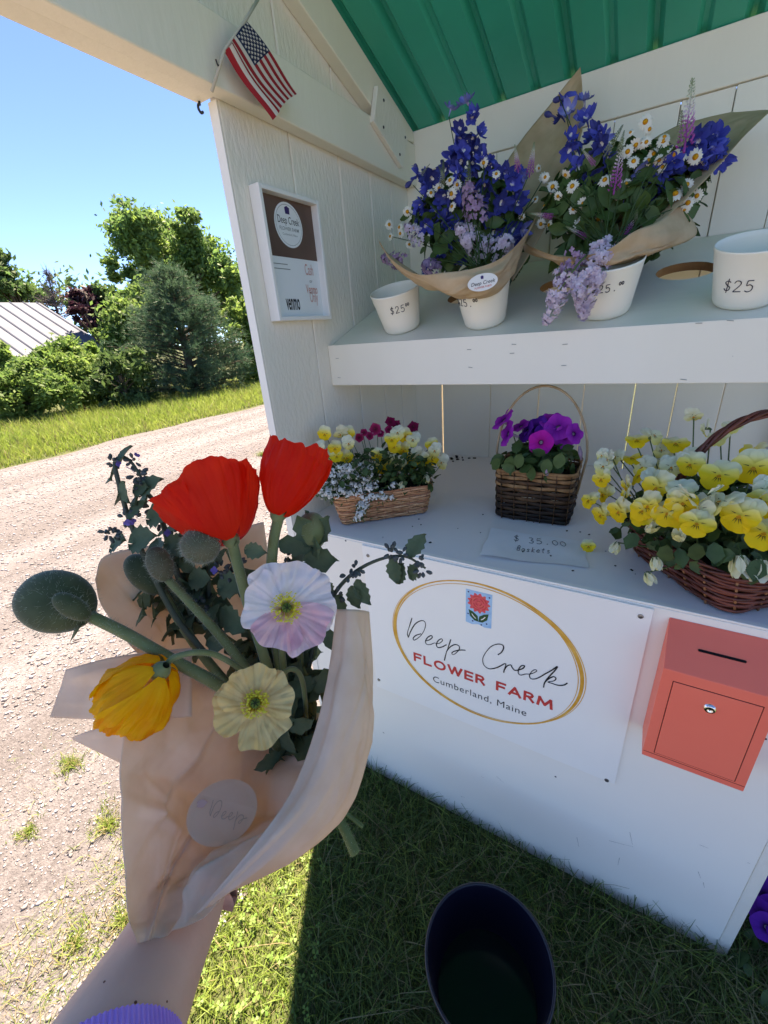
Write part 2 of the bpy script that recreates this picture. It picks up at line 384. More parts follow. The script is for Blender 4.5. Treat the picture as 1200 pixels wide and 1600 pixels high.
shelf_mesh().build('shelf', ['shelf_paint', 'raw_wood'], stand)
V, Fc = box(-0.004 + 0.005, W1, 0.2475, 0.2665, 1.240, 1.3475); fas = obj('shelf_fascia', V, Fc, 'white_paint', stand, bevel=0.0015)
mat('staple', (0.33, 0.31, 0.28), rough=0.4, metal=0.5)
for u, v in ((733, 546), (803, 538), (883, 538), (735, 574), (881, 571), (1092, 505), (1141, 501), (800, 552), (1068, 593), (527, 560), (530, 590)):
    p = on(u, v, 1, 0.2472); a = random.uniform(-0.15, 0.15)
    V, Fc = tube([(p[0] - 0.005 * math.cos(a), 0.2470, p[2] - 0.005 * math.sin(a)), (p[0], 0.2464, p[2]), (p[0] + 0.005 * math.cos(a), 0.2470, p[2] + 0.005 * math.sin(a))], 0.0006, 5)
    obj('staple', V, Fc, 'staple', fas)
V, Fc = box(0.002, 0.03, 0.285, 0.74, 1.30, 1.325); 
c_, s_ = math.cos(ST), math.sin(ST)
V, Fc = prism([(0.285, 1.322), (0.77, 1.322 + 0.485 * math.tan(ST)), (0.77, 1.285 + 0.485 * math.tan(ST)), (0.285, 1.285)], 0, 0.0008, 0.03); obj('shelf_cleat', V, Fc, 'white_paint', stand, bevel=0.002)
# roof: one ribbed sheet, ribs run down the slope
def roof():
    prof = []; x = -0.135
    k = 0
    while x < 1.26:
        big = k % 2 == 0; hgt = 0.019 if big else 0.010; wd = 0.012 if big else 0.009
        prof += [(x, 0), (x + 0.0925 - 2 * wd - 0.010, 0), (x + 0.0925 - wd - 0.010, hgt), (x + 0.0925 - wd, hgt)]; x += 0.0925; k += 1
    prof.append((x, 0)); ysr = np.linspace(-0.46, 0.93, 9); V = [(px, y, roof_z(y) + pz) for y in ysr for px, pz in prof]; n = len(prof)
    return V, [(j * n + i, j * n + i + 1, (j + 1) * n + i + 1, (j + 1) * n + i) for j in range(len(ysr) - 1) for i in range(n - 1)]
V, Fc = roof(); ro = obj('roof', V, Fc, 'green_metal', stand); sm = ro.modifiers.new('thick', 'SOLIDIFY'); sm.thickness = 0.0012; sm.offset = 1
# hardware at the top of the left wall: a small curled iron hook under the outer plate
P = [(-0.036, -0.012, 1.803)] + [(-0.036 + 0.001 * math.sin(t), -0.012 - 0.006 * math.sin(t), 1.798 - 0.006 * (1 - math.cos(t))) for t in np.linspace(0, 4.2, 12)]
V, Fc = tube(P, 0.0026, 6); obj('hook', V, Fc, 'dark_iron', stand, smooth=True)

# ================================================================== FARM SIGN on the front panel
mat('sign_white', (0.90, 0.87, 0.80), (0.87, 0.84, 0.775), scale=5, rough=0.35, spec=0.4, speck=(0.55, 0.55, 0.56), speck_scale=9, speck_at=0.80)
mat('print_black', (0.012, 0.012, 0.014), rough=0.6)
mat('print_coral', '#d8473f', '#c23c3a', scale=40, rough=0.55)
mat('print_gold', '#d99a33', '#e8b45a', scale=30, rough=0.5)
mat('print_blue', '#a9cfe6', '#8fbadd', scale=60, rough=0.5)
mat('print_pink', '#e4455a', '#ea6a5e', scale=120, rough=0.5)
mat('print_leaf', '#1f4a33', '#31582c', scale=90, rough=0.5)
mat('print_violet', '#3b2c63', rough=0.5)
sx0, sx1, sz0, sz1 = 0.229, 0.8485, 0.417, 0.8895
SY = -0.0052
sign = thing('farm_sign', ((sx0 + sx1) / 2, SY, sz0), 'white printed farm name sign with gold oval screwed to the counter front', 'sign')
V, Fc = box(sx0, sx1, SY, -0.0003, sz0, sz1); obj('board', V, Fc, 'sign_white', sign, bevel=0.0006)
for u, v in ((575, 868), (1001, 963), (592, 1062), (948, 1219)):
    p = on(u, v, 1, SY)
    V, Fc = lathe([(0.0, -0.0004), (0.0018, -0.0004), (0.0022, -0.0018), (0.0044, -0.0014), (0.0048, 0.0)], 12, (p[0], SY, p[2]), [(1, 0, 0), (0, 0, 1), (0, 1, 0)]); obj('screw', V, Fc, 'nail_steel', sign)
def flat_xz(V2, y): V2 = np.asarray(V2); return np.stack([V2[:, 0], np.full(len(V2), y), V2[:, 1]], 1)
def sg(u, v): p = on(u, v, 1, SY); return (p[0], p[2])
ov = Geo(); oc = (0.5315, 0.6615); an = np.linspace(0, 2 * math.pi, 97)
for da, db, dx, dz, wd in ((0.0, 0.0, 0, 0, 0.0058), (0.006, -0.002, 0.001, 0.002, 0.0014), (-0.0065, 0.0015, -0.001, -0.001, 0.0013), (-0.002, -0.006, 0.002, -0.0015, 0.0024)):
    P = np.stack([oc[0] + dx + (0.2245 + da) * np.cos(an), oc[1] + dz + (0.1955 + db) * np.sin(an)], 1)
    wv = wd * (1 + 0.45 * np.sin(an * 2 + 0.6))
    V2, Fc = ribbon(P, wv); ov.add(flat_xz(V2, SY - 0.0004 - 0.0001 * len(ov.V)), Fc)
ov.build('gold_oval', 'print_gold', sign)
# script lettering traced as pen strokes
def zs(P): return [(610 + x / 4, 950 + y / 4) for x, y in P]
STROKES = [
    [(135, 62), (121, 108), (107, 155), (112, 184)], [(112, 184), (126, 148), (150, 106), (180, 83), (208, 80), (220, 100), (213, 135), (192, 170), (165, 193), (148, 200), (143, 188), (160, 171), (192, 160)],
    [(222, 205), (245, 198), (262, 183), (255, 172), (235, 182), (220, 205), (226, 225), (250, 228), (275, 218), (290, 222), (310, 218), (326, 202), (318, 192), (298, 205), (288, 228), (298, 246), (325, 242), (352, 228)],
    [(378, 195), (365, 235), (348, 285), (337, 328)], [(350, 272), (375, 242), (405, 228), (430, 238), (428, 262), (405, 285), (390, 290), (385, 279), (405, 268), (440, 262), (470, 263)],
    [(672, 292), (695, 275), (708, 248), (700, 230), (670, 225), (630, 240), (598, 275), (578, 315), (585, 355), (615, 378), (655, 375), (690, 360), (712, 347)],
    [(712, 345), (722, 352), (714, 378), (708, 403)], [(711, 388), (730, 362), (752, 355), (762, 372), (778, 388), (802, 386), (830, 375), (838, 360), (820, 360), (803, 380), (800, 405), (815, 418), (845, 412), (870, 412), (895, 405), (915, 392), (905, 384), (885, 395), (870, 420), (878, 440), (905, 442), (935, 430), (965, 412), (1005, 390), (1043, 365), (1028, 390), (990, 430), (965, 465), (957, 496)],
    [(962, 466), (990, 441), (1020, 428), (1035, 440), (1020, 455), (985, 461), (1010, 470), (1050, 482), (1085, 480), (1107, 467)]]
sg_ = Geo()
for k, S in enumerate(STROKES):
    P = spline([np.array(sg(*p)) for p in zs(S)], 12 * len(S))
    V2, Fc = ribbon(P, 0.0023 * (1 + 0.25 * np.sin(np.linspace(0, 9, len(P))))); sg_.add(flat_xz(V2, SY - 0.0004 - 0.00006 * k), Fc)
sg_.build('script_lettering', 'print_black', sign)
def fit_text(s, bl, br, cap, y, name, m_, parent, bold=0.0, space=1.0):
    """text whose baseline runs bl -> br (sign plane), capital height cap"""
    V, Fc = text_mesh(s, 1.0, bold=bold, space=space); V = V.copy()
    x0, x1 = V[:, 0].min(), V[:, 0].max(); base = 0.0; top = V[:, 1].max()
    bl, br = np.array(bl), np.array(br); d = (br - bl); L = np.linalg.norm(d); d = d / L; nrm = np.array([-d[1], d[0]])
    P = bl + np.outer((V[:, 0] - x0) / (x1 - x0) * L, d) + np.outer(V[:, 1] / top * cap, nrm)
    return obj(name, flat_xz(P, y), Fc, m_, parent)
bl, br = sg(*zs([(153, 322)])[0]), sg(*zs([(1005, 633)])[0]); bz = (bl[1] + br[1]) / 2
BOLD = {'F': [[(0, 0), (0, 1)], [(0, 1), (.62, 1)], [(0, .52), (.55, .52)]], 'L': [[(0, 1), (0, 0)], [(0, 0), (.6, 0)]], 'W': [[(0, 1), (.3, 0)], [(.3, 0), (.58, .95)], [(.58, .95), (.86, 0)], [(.86, 0), (1.16, 1)]],
        'E': [[(0, 0), (0, 1)], [(0, 1), (.6, 1)], [(0, .5), (.55, .5)], [(0, 0), (.6, 0)]], 'A': [[(0, 0), (.42, 1)], [(.42, 1), (.84, 0)], [(.16, .3), (.68, .3)]], 'M': [[(0, 0), (.1, 1)], [(.1, 1), (.5, .2)], [(.5, .2), (.9, 1)], [(.9, 1), (1.0, 0)]],
        'O': [[(.5 + .46 * math.cos(t), .5 + .5 * math.sin(t)) for t in np.linspace(0, 6.2832, 25)]], 'R': [[(0, 0), (0, 1)], [(0, 1), (.35, 1), (.5, .95), (.58, .78), (.5, .58), (.35, .52), (0, .52)], [(.28, .52), (.64, 0)]]}
adv = {'F': .62, 'L': .6, 'O': .96, 'W': 1.16, 'E': .6, 'R': .64, 'A': .84, 'M': 1.0, ' ': .38}; tot = sum(adv[c] + .36 for c in 'FLOWER FARM') - .36; kx = (br[0] - bl[0]) / tot; xx = bl[0]; ch_ = 0.0235
for c in 'FLOWER FARM':
    if c != ' ':
        G = Geo()
        for q, st in enumerate(BOLD[c]):
            P = np.array(st, float) * (kx, ch_) + (xx, bz); d0 = unit(P[1] - P[0]); d9 = unit(P[-1] - P[-2])
            if c != 'O': P = np.concatenate([[P[0] - d0 * 0.0025], P[1:-1], [P[-1] + d9 * 0.0025]]) if len(P) > 2 else np.array([P[0] - d0 * 0.0025, P[1] + d0 * 0.0025])
            V2, Fc = ribbon(P, 0.0062); G.add(flat_xz(V2, SY - 0.0004 - 0.00012 * q), Fc)
        G.build('letter', 'print_coral', sign)
    xx += (adv[c] + .36) * kx
bl, br = sg(*zs([(268, 458)])[0]), sg(*zs([(848, 676)])[0]); bz = (bl[1] + br[1]) / 2
fit_text('Cumberland, Maine', (bl[0], bz), (br[0], bz), 0.0200, SY - 0.0005, 'small_lettering', 'print_black', sign, bold=-0.004, space=1.1)
# banner emblem
ax0, az0 = sg(728, 974)[0], 0.0
q = [sg(728, 920), sg(768.5, 929), sg(768.5, 982), sg(728, 971)]
bx0, bx1, bzt, bzb = (q[0][0] + q[3][0]) / 2, (q[1][0] + q[2][0]) / 2, (q[0][1] + q[1][1]) / 2, (q[2][1] + q[3][1]) / 2
bw, bh = bx1 - bx0, bzt - bzb
em = [(bx0, bzt), (bx1, bzt), (bx1, bzb), (bx0 + 0.75 * bw, bzb - 0.03 * bh), (bx0 + 0.5 * bw, bzb + 0.02 * bh), (bx0 + 0.25 * bw, bzb - 0.03 * bh), (bx0, bzb)]
emb = obj('emblem', flat_xz(em, SY - 0.0004), [tuple(range(len(em)))], 'print_blue', sign)
fc = np.array([bx0 + 0.5 * bw, bzb + 0.66 * bh])
P = [fc + (0.40 + 0.045 * math.cos(a * 13)) * bw * np.array([math.cos(a), math.sin(a) * 1.02]) for a in np.linspace(0, 2 * math.pi, 90)[:-1]]
obj('bloom', flat_xz(P, SY - 0.0006), [tuple(range(len(P)))], 'print_pink', emb)
G = Geo()
for r0, k in ((0.30, 5), (0.20, 4), (0.10, 3)):
    for i in range(k):
        a0 = i * 6.283 / k + r0 * 9; P = np.array([fc + r0 * bw * np.array([math.cos(a), math.sin(a)]) for a in np.linspace(a0, a0 + 4.4 / k, 8)]); V2, Fc = ribbon(P, bw * 0.035); G.add(flat_xz(V2, SY - 0.0008), Fc)
G.build('bloom_lines', 'print_coral', emb)
for s_ in (-1, 1):
    c0 = np.array([bx0 + 0.5 * bw, bzb + 0.10 * bh])
    P = [c0, c0 + np.array([s_ * 0.16 * bw, 0.01 * bh]), c0 + np.array([s_ * 0.34 * bw, 0.12 * bh]), c0 + np.array([s_ * 0.39 * bw, 0.31 * bh]), c0 + np.array([s_ * 0.22 * bw, 0.27 * bh]), c0 + np.array([s_ * 0.03 * bw, 0.17 * bh])]
    if s_ < 0: P = P[::-1]
    obj('leaf', flat_xz(P, SY - 0.0006), [tuple(range(6))], 'print_leaf', emb)
    P = np.array([c0 + np.array([s_ * 0.10 * bw, 0.08 * bh]), c0 + np.array([s_ * 0.19 * bw, 0.13 * bh]), c0 + np.array([s_ * 0.26 * bw, 0.20 * bh])]); V2, Fc = ribbon(P, bw * 0.035); obj('leaf_vein', flat_xz(V2, SY - 0.0008), Fc, 'sign_white', emb)
for fx, fz in ((0.1, 0.93), (0.9, 0.90), (0.09, 0.27), (0.28, 0.08), (0.82, 0.1), (0.62, 0.03)):
    P = [np.array([bx0 + fx * bw, bzb + fz * bh]) + 0.035 * bw * np.array([math.cos(a), math.sin(a)]) for a in np.linspace(0, 6.283, 9)[:-1]]
    obj('dot', flat_xz(P, SY - 0.0006), [tuple(range(8))], 'print_violet', emb)

# ================================================================== DROP BOX
mat('orange_enamel', '#ff7a62', '#fb725c', scale=4, rough=0.42, spec=0.45, bump=0.05, bscale=200, bdist=0.001)
mat('orange_dark', '#5a0d0a', rough=0.7)
mat('slot_black', (0.004, 0.003, 0.003), rough=0.9)
mat('chrome', (0.75, 0.76, 0.78), rough=0.12, metal=1.0)
dx0, dx1, dzb, dzf, dzt, dd = 0.8735, 1.0235, 0.606, 0.8195, 0.8785, 0.067
dbx = thing('drop_box', ((dx0 + dx1) / 2, -dd / 2, dzb), 'orange red metal cash drop box with lock and slot', 'box')
V, Fc = prism([(-0.0006, dzb), (-0.0006, dzt), (-dd, dzf), (-dd, dzb)], 0, dx0, dx1); obj('body', V, Fc, 'orange_enamel', dbx, bevel=0.0012)
tn = unit([0, -(dzt - dzf), dd]); td = unit([0, -dd, -(dzt - dzf)]); tp = np.array([0, -0.0006, dzt]); LT = math.hypot(dd, dzt - dzf)
def top_pt(x, t, h): return np.array([x, 0, 0]) + tp + td * t + tn * h
P = []
for a in np.linspace(math.pi / 2, 3 * math.pi / 2, 7): P.append((dx0 + 0.046 + 0.0022 * math.cos(a), LT * 0.5 + 0.0022 * math.sin(a)))
for a in np.linspace(-math.pi / 2, math.pi / 2, 7): P.append((dx0 + 0.105 + 0.0022 * math.cos(a), LT * 0.5 + 0.0022 * math.sin(a)))
obj('coin_slot', [top_pt(x, t, 0.0006) for x, t in P], [tuple(range(len(P)))], 'slot_black', dbx)
ix0, ix1, iz0, iz1 = dx0 + 0.018, dx1 - 0.016, dzb + 0.018, dzf - 0.022
V, Fc = box(ix0 - 0.0012, ix1 + 0.0012, -dd - 0.0004, -dd + 0.004, iz0 - 0.0012, iz1 + 0.0012); obj('door_gap', V, Fc, 'orange_dark', dbx)
V, Fc = box(ix0, ix1, -dd - 0.0012, -dd + 0.003, iz0, iz1); dr = obj('door', V, Fc, 'orange_enamel', dbx, bevel=0.0005)
lc = on(1109, 1106, 1, -dd)
V, Fc = lathe([(0.0, 0.0030), (0.0035, 0.0030), (0.0045, 0.0042), (0.0075, 0.0038), (0.0090, 0.0)], 20, (lc[0], -dd - 0.0012, lc[2]), [(1, 0, 0), (0, 0, 1), (0, -1, 0)]); lk = obj('lock', V, Fc, 'chrome', dr, smooth=True)
V, Fc = box(lc[0] - 0.0006, lc[0] + 0.0006, -dd - 0.0046, -dd - 0.0041, lc[2] - 0.0025, lc[2] + 0.0025); obj('keyhole', V, Fc, 'slot_black', lk)
V, Fc = box(dx0 + 0.001, dx1 - 0.001, -dd - 0.0005, -dd, dzb + 0.0125, dzb + 0.0131); obj('seam', V, Fc, 'orange_dark', dbx)

# ================================================================== FRAMED PAYMENT CARD on the left wall
mat('frame_white', (0.82, 0.79, 0.74), rough=0.4)
mat('card_brown', '#6b5348', '#5f4a40', scale=8, rough=0.5)
mat('card_white', (0.76, 0.78, 0.77), rough=0.5)
mat('card_pink', '#c98d80', rough=0.6)
mat('card_grey', '#7d8380', rough=0.6)
mat('pane_glass', (0.9, 0.9, 0.9), rough=0.05)
FX = 0.030
A_ = {k: on(*uv, 0, FX) for k, uv in dict(tl=(399, 277), bl=(441, 506), tr=(497, 318), br=(520, 494)).items()}
fy0 = (A_['tl'][1] + A_['bl'][1]) / 2; fy1 = (A_['tr'][1] + A_['br'][1]) / 2; fz0 = (A_['bl'][2] + A_['br'][2]) / 2; fz1 = (A_['tl'][2] + A_['tr'][2]) / 2
frm = thing('picture_frame', (0.015, (fy0 + fy1) / 2, fz0), 'white box frame with a brown and white payment card on the side wall', 'frame')
fw = 0.009
for nm, (a, b, c, d) in dict(l=(fy0, fy0 + fw, fz0, fz1), r=(fy1 - fw, fy1, fz0, fz1), t=(fy0 + fw, fy1 - fw, fz1 - fw, fz1), b=(fy0 + fw, fy1 - fw, fz0, fz0 + fw)).items():
    V, Fc = box(0.0008, FX, a, b, c, d); obj('frame_side', V, Fc, 'frame_white', frm, bevel=0.0012)
CX = 0.0100
ya, yb, za, zb = fy0 + fw, fy1 - fw, fz0 + fw, fz1 - fw; zm = za + (zb - za) * 0.52
def card(y0_, y1_, z0_, z1_, x, name, m_, par):
    return obj(name, [(x, y0_, z0_), (x, y1_, z0_), (x, y1_, z1_), (x, y0_, z1_)], [(0, 1, 2, 3)], m_, par)
cardw = card(ya, yb, za, zm, CX, 'card', 'card_white', frm)
card(ya, yb, zm, zb, CX + 0.0002, 'brown_field', 'card_brown', frm)
cw, ch = yb - ya, zb - za
def on_card(V2, x): V2 = np.asarray(V2); return np.stack([np.full(len(V2), x), V2[:, 0], V2[:, 1]], 1)
oc = np.array([ya + 0.50 * cw, zm + 0.27 * ch]); P = [oc + np.array([0.26 * cw * math.cos(a), 0.185 * ch * math.sin(a)]) for a in np.linspace(0, 6.283, 41)[:-1]]
badge = obj('oval_badge', on_card(P, CX + 0.0006), [tuple(range(40))], 'card_white', frm)
P = np.array([oc + np.array([0.235 * cw * math.cos(a), 0.165 * ch * math.sin(a)]) for a in np.linspace(0, 6.283, 41)]); V2, Fc = ribbon(P, 0.0008); obj('oval_line', on_card(V2, CX + 0.0008), Fc, 'card_grey', badge)
def card_text(s, cy, cz, width, x, name, m_, par, bold=0.0, hgt=None):
    V, Fc = text_mesh(s, 1.0, bold=bold); V = V.copy(); w_ = V[:, 0].max() - V[:, 0].min(); k = width / w_; kz = k if hgt is None else hgt / V[:, 1].max()
    return obj(name, on_card(np.stack([cy + V[:, 0] * k, cz + V[:, 1] * kz], 1), x), Fc, m_, par)
card_text('Deep Creek', oc[0], oc[1] + 0.01 * ch, 0.40 * cw, CX + 0.0008, 'lettering', 'print_black', badge, hgt=0.06 * ch)
card_text('FLOWER FARM', oc[0], oc[1] - 0.045 * ch, 0.36 * cw, CX + 0.0008, 'lettering', 'card_grey', badge, bold=0.01)
card_text('Cumberland, Maine', oc[0], oc[1] - 0.085 * ch, 0.28 * cw, CX + 0.0008, 'lettering', 'card_grey', badge)
P = [oc + np.array([a * cw, (0.09 + b) * ch]) for a, b in ((-0.04, 0.0), (0.04, 0.0), (0.045, 0.05), (0.0, 0.065), (-0.045, 0.05))]; obj('badge_bloom', on_card(P, CX + 0.0008), [tuple(range(5))], 'print_violet', badge)
for s_, fy, fz, wd, m_, bo, hg in (('Cash', 0.79, 0.385, 0.17, 'card_pink', 0.0, 0.024), ('or', 0.80, 0.315, 0.06, 'card_grey', 0.0, None), ('Venmo', 0.80, 0.215, 0.24, 'card_pink', 0.01, 0.020), ('Only', 0.82, 0.135, 0.17, 'card_pink', 0.0, 0.024),
                                   ('venmo', 0.37, 0.065, 0.27, 'print_black', 0.020, 0.024)):
    card_text(s_, ya + fy * cw, za + fz * ch, wd * cw, CX + 0.0004, 'lettering', m_, cardw, bold=bo, hgt=hg)
for fy, fz, L in ((0.24, 0.455, 0.26), (0.26, 0.415, 0.30)):
    card(ya + (fy - L / 2) * cw, ya + (fy + L / 2) * cw, za + fz * ch, za + (fz + 0.007) * ch, CX + 0.0004, 'print_line', 'card_grey', cardw)

# handwriting: pen strokes in a unit box
PEN = {'$': [[(0.8, 0.8), (0.5, 0.92), (0.2, 0.75), (0.4, 0.55), (0.75, 0.38), (0.65, 0.12), (0.3, 0.08), (0.1, 0.22)], [(0.55, 1.1), (0.42, -0.12)]],
       '2': [[(0.1, 0.75), (0.3, 0.95), (0.65, 0.92), (0.75, 0.7), (0.5, 0.4), (0.1, 0.05), (0.2, 0.02), (0.85, 0.05)]],
       '5': [[(0.8, 0.95), (0.25, 0.95)], [(0.25, 0.95), (0.2, 0.55), (0.5, 0.6), (0.78, 0.42), (0.72, 0.12), (0.4, 0.0), (0.1, 0.1)]],
       '0': [[(0.5, 0.95), (0.15, 0.7), (0.15, 0.25), (0.5, 0.02), (0.82, 0.3), (0.8, 0.75), (0.5, 0.95)]],
       '3': [[(0.15, 0.9), (0.5, 0.98), (0.75, 0.78), (0.4, 0.52), (0.78, 0.32), (0.55, 0.03), (0.12, 0.1)]],
       '.': [[(0.4, 0.0), (0.5, 0.06), (0.45, 0.1)]],
       'B': [[(0.15, 0.0), (0.15, 0.98), (0.6, 0.9), (0.6, 0.6), (0.2, 0.5), (0.7, 0.42), (0.7, 0.08), (0.15, 0.0)]],
       'a': [[(0.7, 0.5), (0.3, 0.55), (0.12, 0.25), (0.35, 0.0), (0.65, 0.2), (0.7, 0.5), (0.75, 0.02)]],
       's': [[(0.7, 0.5), (0.35, 0.55), (0.25, 0.38), (0.6, 0.25), (0.6, 0.05), (0.15, 0.02)]],
       'k': [[(0.15, 0.98), (0.15, 0.0)], [(0.7, 0.55), (0.18, 0.25), (0.75, 0.0)]],
       'e': [[(0.15, 0.28), (0.7, 0.32), (0.55, 0.58), (0.2, 0.45), (0.15, 0.15), (0.45, 0.0), (0.75, 0.1)]],
       't': [[(0.4, 0.95), (0.38, 0.1), (0.6, 0.0)], [(0.1, 0.62), (0.7, 0.64)]]}
def pen(s, size, adv=0.95, small_from=None):
    """list of (polyline) in text space; characters from small_from on are raised and small"""
    out = []; x = 0.0
    for i, c in enumerate(s):
        k = size * (0.42 if small_from is not None and i >= small_from else 1.0); up = size * 0.6 if small_from is not None and i >= small_from else 0.0
        if c != ' ':
            for st in PEN[c]:
                P = spline([np.array(p) for p in st], 6 * len(st)) if len(st) > 2 else np.array(st)
                out.append(P * np.array([0.72, 1.0]) * k + np.array([x, up]))
        x += k * adv * 0.85
    return out, x

# ================================================================== PRICE BUCKETS on the sloping shelf
mat('bucket_cream', (0.86, 0.81, 0.68), (0.84, 0.78, 0.65), scale=4, rough=0.38, spec=0.45)
mat('marker_ink', (0.02, 0.02, 0.035), rough=0.5)
BH, BR0, BR1 = 0.100, 0.047, 0.064
SAX = np.array([[1, 0, 0], SU, SN])
bprof = [(0.0, 0.003), (BR0 - 0.006, 0.003), (BR0 - 0.002, 0.006)] + [(BR0 - 0.0018 + (BR1 - BR0) * t, 0.006 + (BH - 0.006) * t) for t in (0.3, 0.6, 0.9)] + [(BR1 - 0.0018, BH), (BR1 - 0.0005, BH + 0.0012), (BR1 + 0.0008, BH - 0.0005), (BR1 + 0.0004, BH - 0.003)] + [(BR0 + 0.0002 + (BR1 - BR0) * t, BH * t) for t in (0.94, 0.6, 0.3, 0.10)] + [(BR0 - 0.0005, 0.005), (BR0 - 0.004, 0.0012), (0.0, 0.0006)]
def bucket(x, t, label, writing, ang, h0, size, small):
    c = shelf_pt(x, t, 0.0006)
    b = thing('bucket', c, label, 'bucket', 'price marked buckets on the shelf')
    V, Fc = lathe(bprof, 48, c, SAX); obj('pail', V, Fc, 'bucket_cream', b, smooth=True)
    dcam = CAM - c; a0 = math.atan2(np.dot(dcam, SU), dcam[0])
    sts, L = pen(writing, size, small_from=small); G = Geo()
    for st in sts:
        Q = []
        for px, pz in st:
            hh = h0 + pz; rr = BR0 + (BR1 - BR0) * hh / BH + 0.0009; a = a0 + ang + (px - L / 2) / rr
            Q.append(c + rr * math.cos(a) * SAX[0] + rr * math.sin(a) * SAX[1] + hh * SAX[2])
        V, Fc = tube(Q, 0.00075, 5); G.add(V, Fc)
    G.build('handwriting', 'marker_ink', b)
    return b
bucket(0.190, 0.082, 'empty cream bucket marked in pen, beside the side wall', '$2500', 0.05, 0.058, 0.017, 3)
bucket(0.422, 0.074, 'cream bucket holding the delphinium bouquet with the oval paper tag', '$25.00', -0.75, 0.060, 0.017, 4)
bucket(0.680, 0.078, 'cream bucket with pale lilac hanging down over its front', '$25.00', 0.05, 0.060, 0.015, 4)
bucket(0.912, 0.078, 'empty cream bucket marked $25, beyond the empty hole', '$25', -0.22, 0.036, 0.020, None)

# ================================================================== PAIL on the grass
mat('navy_plastic', (0.004, 0.0045, 0.014), (0.005, 0.0055, 0.017), scale=5, rough=0.35, spec=0.5)
mat('pail_water', (0.004, 0.005, 0.008), rough=0.12, spec=0.25)
pl = thing('plastic_pail', (0.678, -0.352, 0.006), 'large dark navy plastic pail with water standing on the shaded grass', 'pail')
pc = (0.678, -0.352, 0.006)
prof = [(0.0, 0.004), (0.088, 0.004), (0.116, 0.235), (0.1165, 0.243), (0.119, 0.2455), (0.1225, 0.243), (0.1228, 0.232), (0.1185, 0.231), (0.0912, 0.0), (0.0, 0.0)]
V, Fc = lathe(prof, 56, pc); obj('tub', V, Fc, 'navy_plastic', pl, smooth=True)
V, Fc = lathe([(0.0, 0.10), (0.0992, 0.10)], 40, pc); obj('water', V, Fc, 'pail_water', pl)

# ================================================================== FLAG on its stick
mat('flag_red', '#a3262f', rough=0.75, trans=0.25)
mat('flag_white', '#d6cfc6', rough=0.75, trans=0.25)
mat('flag_blue', '#1c2a4c', rough=0.75, trans=0.2)
mat('stick_wood', '#b9b2a2', rough=0.6)
FXW = 0.075
fa, fb, fd, fcn = on(384, 31, 0, FXW), on(466, 146, 0, FXW + 0.006), on(350, 80, 0, FXW - 0.012), on(424, 189, 0, FXW + 0.004)
flag = thing('small_flag', on(402, 2, 0, FXW), 'small striped flag with stars drooping from a stick on the beam', 'flag')
def flag_pt(u, v):
    p = (fa * (1 - u) + fb * u) * (1 - v) + (fd * (1 - u) + fcn * u) * v
    x = 0.004 * math.sin(u * 5 + v * 3) + 0.010 * math.sin(max(0, v - 0.72) / 0.28 * math.pi) * (1 - 0.5 * u)
    return p + np.array([x, 0, 0.006 * math.sin(v * 3.1) * u])
nu, nv = 31, 27
V, Fc = grid(flag_pt, nu, nv); mi = []
for j in range(nv - 1):
    for i in range(nu - 1):
        stripe = int(j / 2); mi.append(2 if (i < 12 and stripe < 7) else (0 if stripe % 2 == 0 else 1))
cl = obj('cloth', V, Fc, ['flag_red', 'flag_white', 'flag_blue'], flag, mi, smooth=True)
G = Geo()
for r_ in range(9):
    for c_ in range(6 if r_ % 2 == 0 else 5):
        u0 = (1 + 2 * c_ + (r_ % 2)) / 12 * 0.4; v0 = (r_ + 1) / 10 * 7 / 13
        cc = flag_pt(u0, v0); du = unit(flag_pt(u0 + 0.01, v0) - cc); dv = unit(flag_pt(u0, v0 + 0.01) - cc); nn = unit(np.cross(du, dv)); nn = nn if nn[0] > 0 else -nn
        P = [cc + nn * 0.0008 + (0.0031 if k % 2 == 0 else 0.0014) * (du * math.cos(k * math.pi / 5) + dv * math.sin(k * math.pi / 5)) for k in range(10)]
        G.add(P, [tuple(range(10))])
tag(G.build('star_field', 'flag_white', cl), kind='stuff')
s0, s1 = on(407, -8, 0, FXW - 0.002), on(331, 143, 0, 0.040)
V, Fc = tube([s0, fa * 0.98 + s0 * 0.02, fd, s1], 0.0028, 8); obj('stick', V, Fc, 'stick_wood', flag, smooth=True)
tip = on(344, 102, 0, FXW - 0.02); V, Fc = tube([tip, tip + np.array([0.0, -0.006, -0.002]), tip + np.array([0.002, -0.010, 0.004])], 0.0016, 6); obj('clip', V, Fc, 'dark_iron', flag)

# ================================================================== PRICE NOTE lying on the counter
mat('note_paper', (0.88, 0.87, 0.85), (0.80, 0.79, 0.76), scale=8, rough=0.8, trans=0.1)
qn = [on(*uv, 2, CT)[:2] for uv in ((749, 872), (919, 889), (912, 846), (768, 828))]
def note_pt(u, v):
    p = (qn[0] * (1 - u) + qn[1] * u) * (1 - v) + (qn[3] * (1 - u) + qn[2] * u) * v
    z = 0.0012 + 0.004 * (1 - u) ** 4 + 0.0035 * (1 - v) ** 5 + 0.0012 * math.sin(u * 9) * (1 - v) + 0.001 * math.sin(v * 7 + u * 5)
    return np.array([p[0] + 0.0015 * math.sin(v * 12), p[1] + 0.002 * math.sin(u * 11), CT + max(0.0008, z)])
V, Fc = grid(note_pt, 24, 12)
note = thing('price_note', ((qn[0][0] + qn[2][0]) / 2, (qn[0][1] + qn[2][1]) / 2, CT), 'curled paper price note with handwriting lying on the counter', 'note')
obj('sheet', V, Fc, 'note_paper', note, smooth=True)
G = Geo()
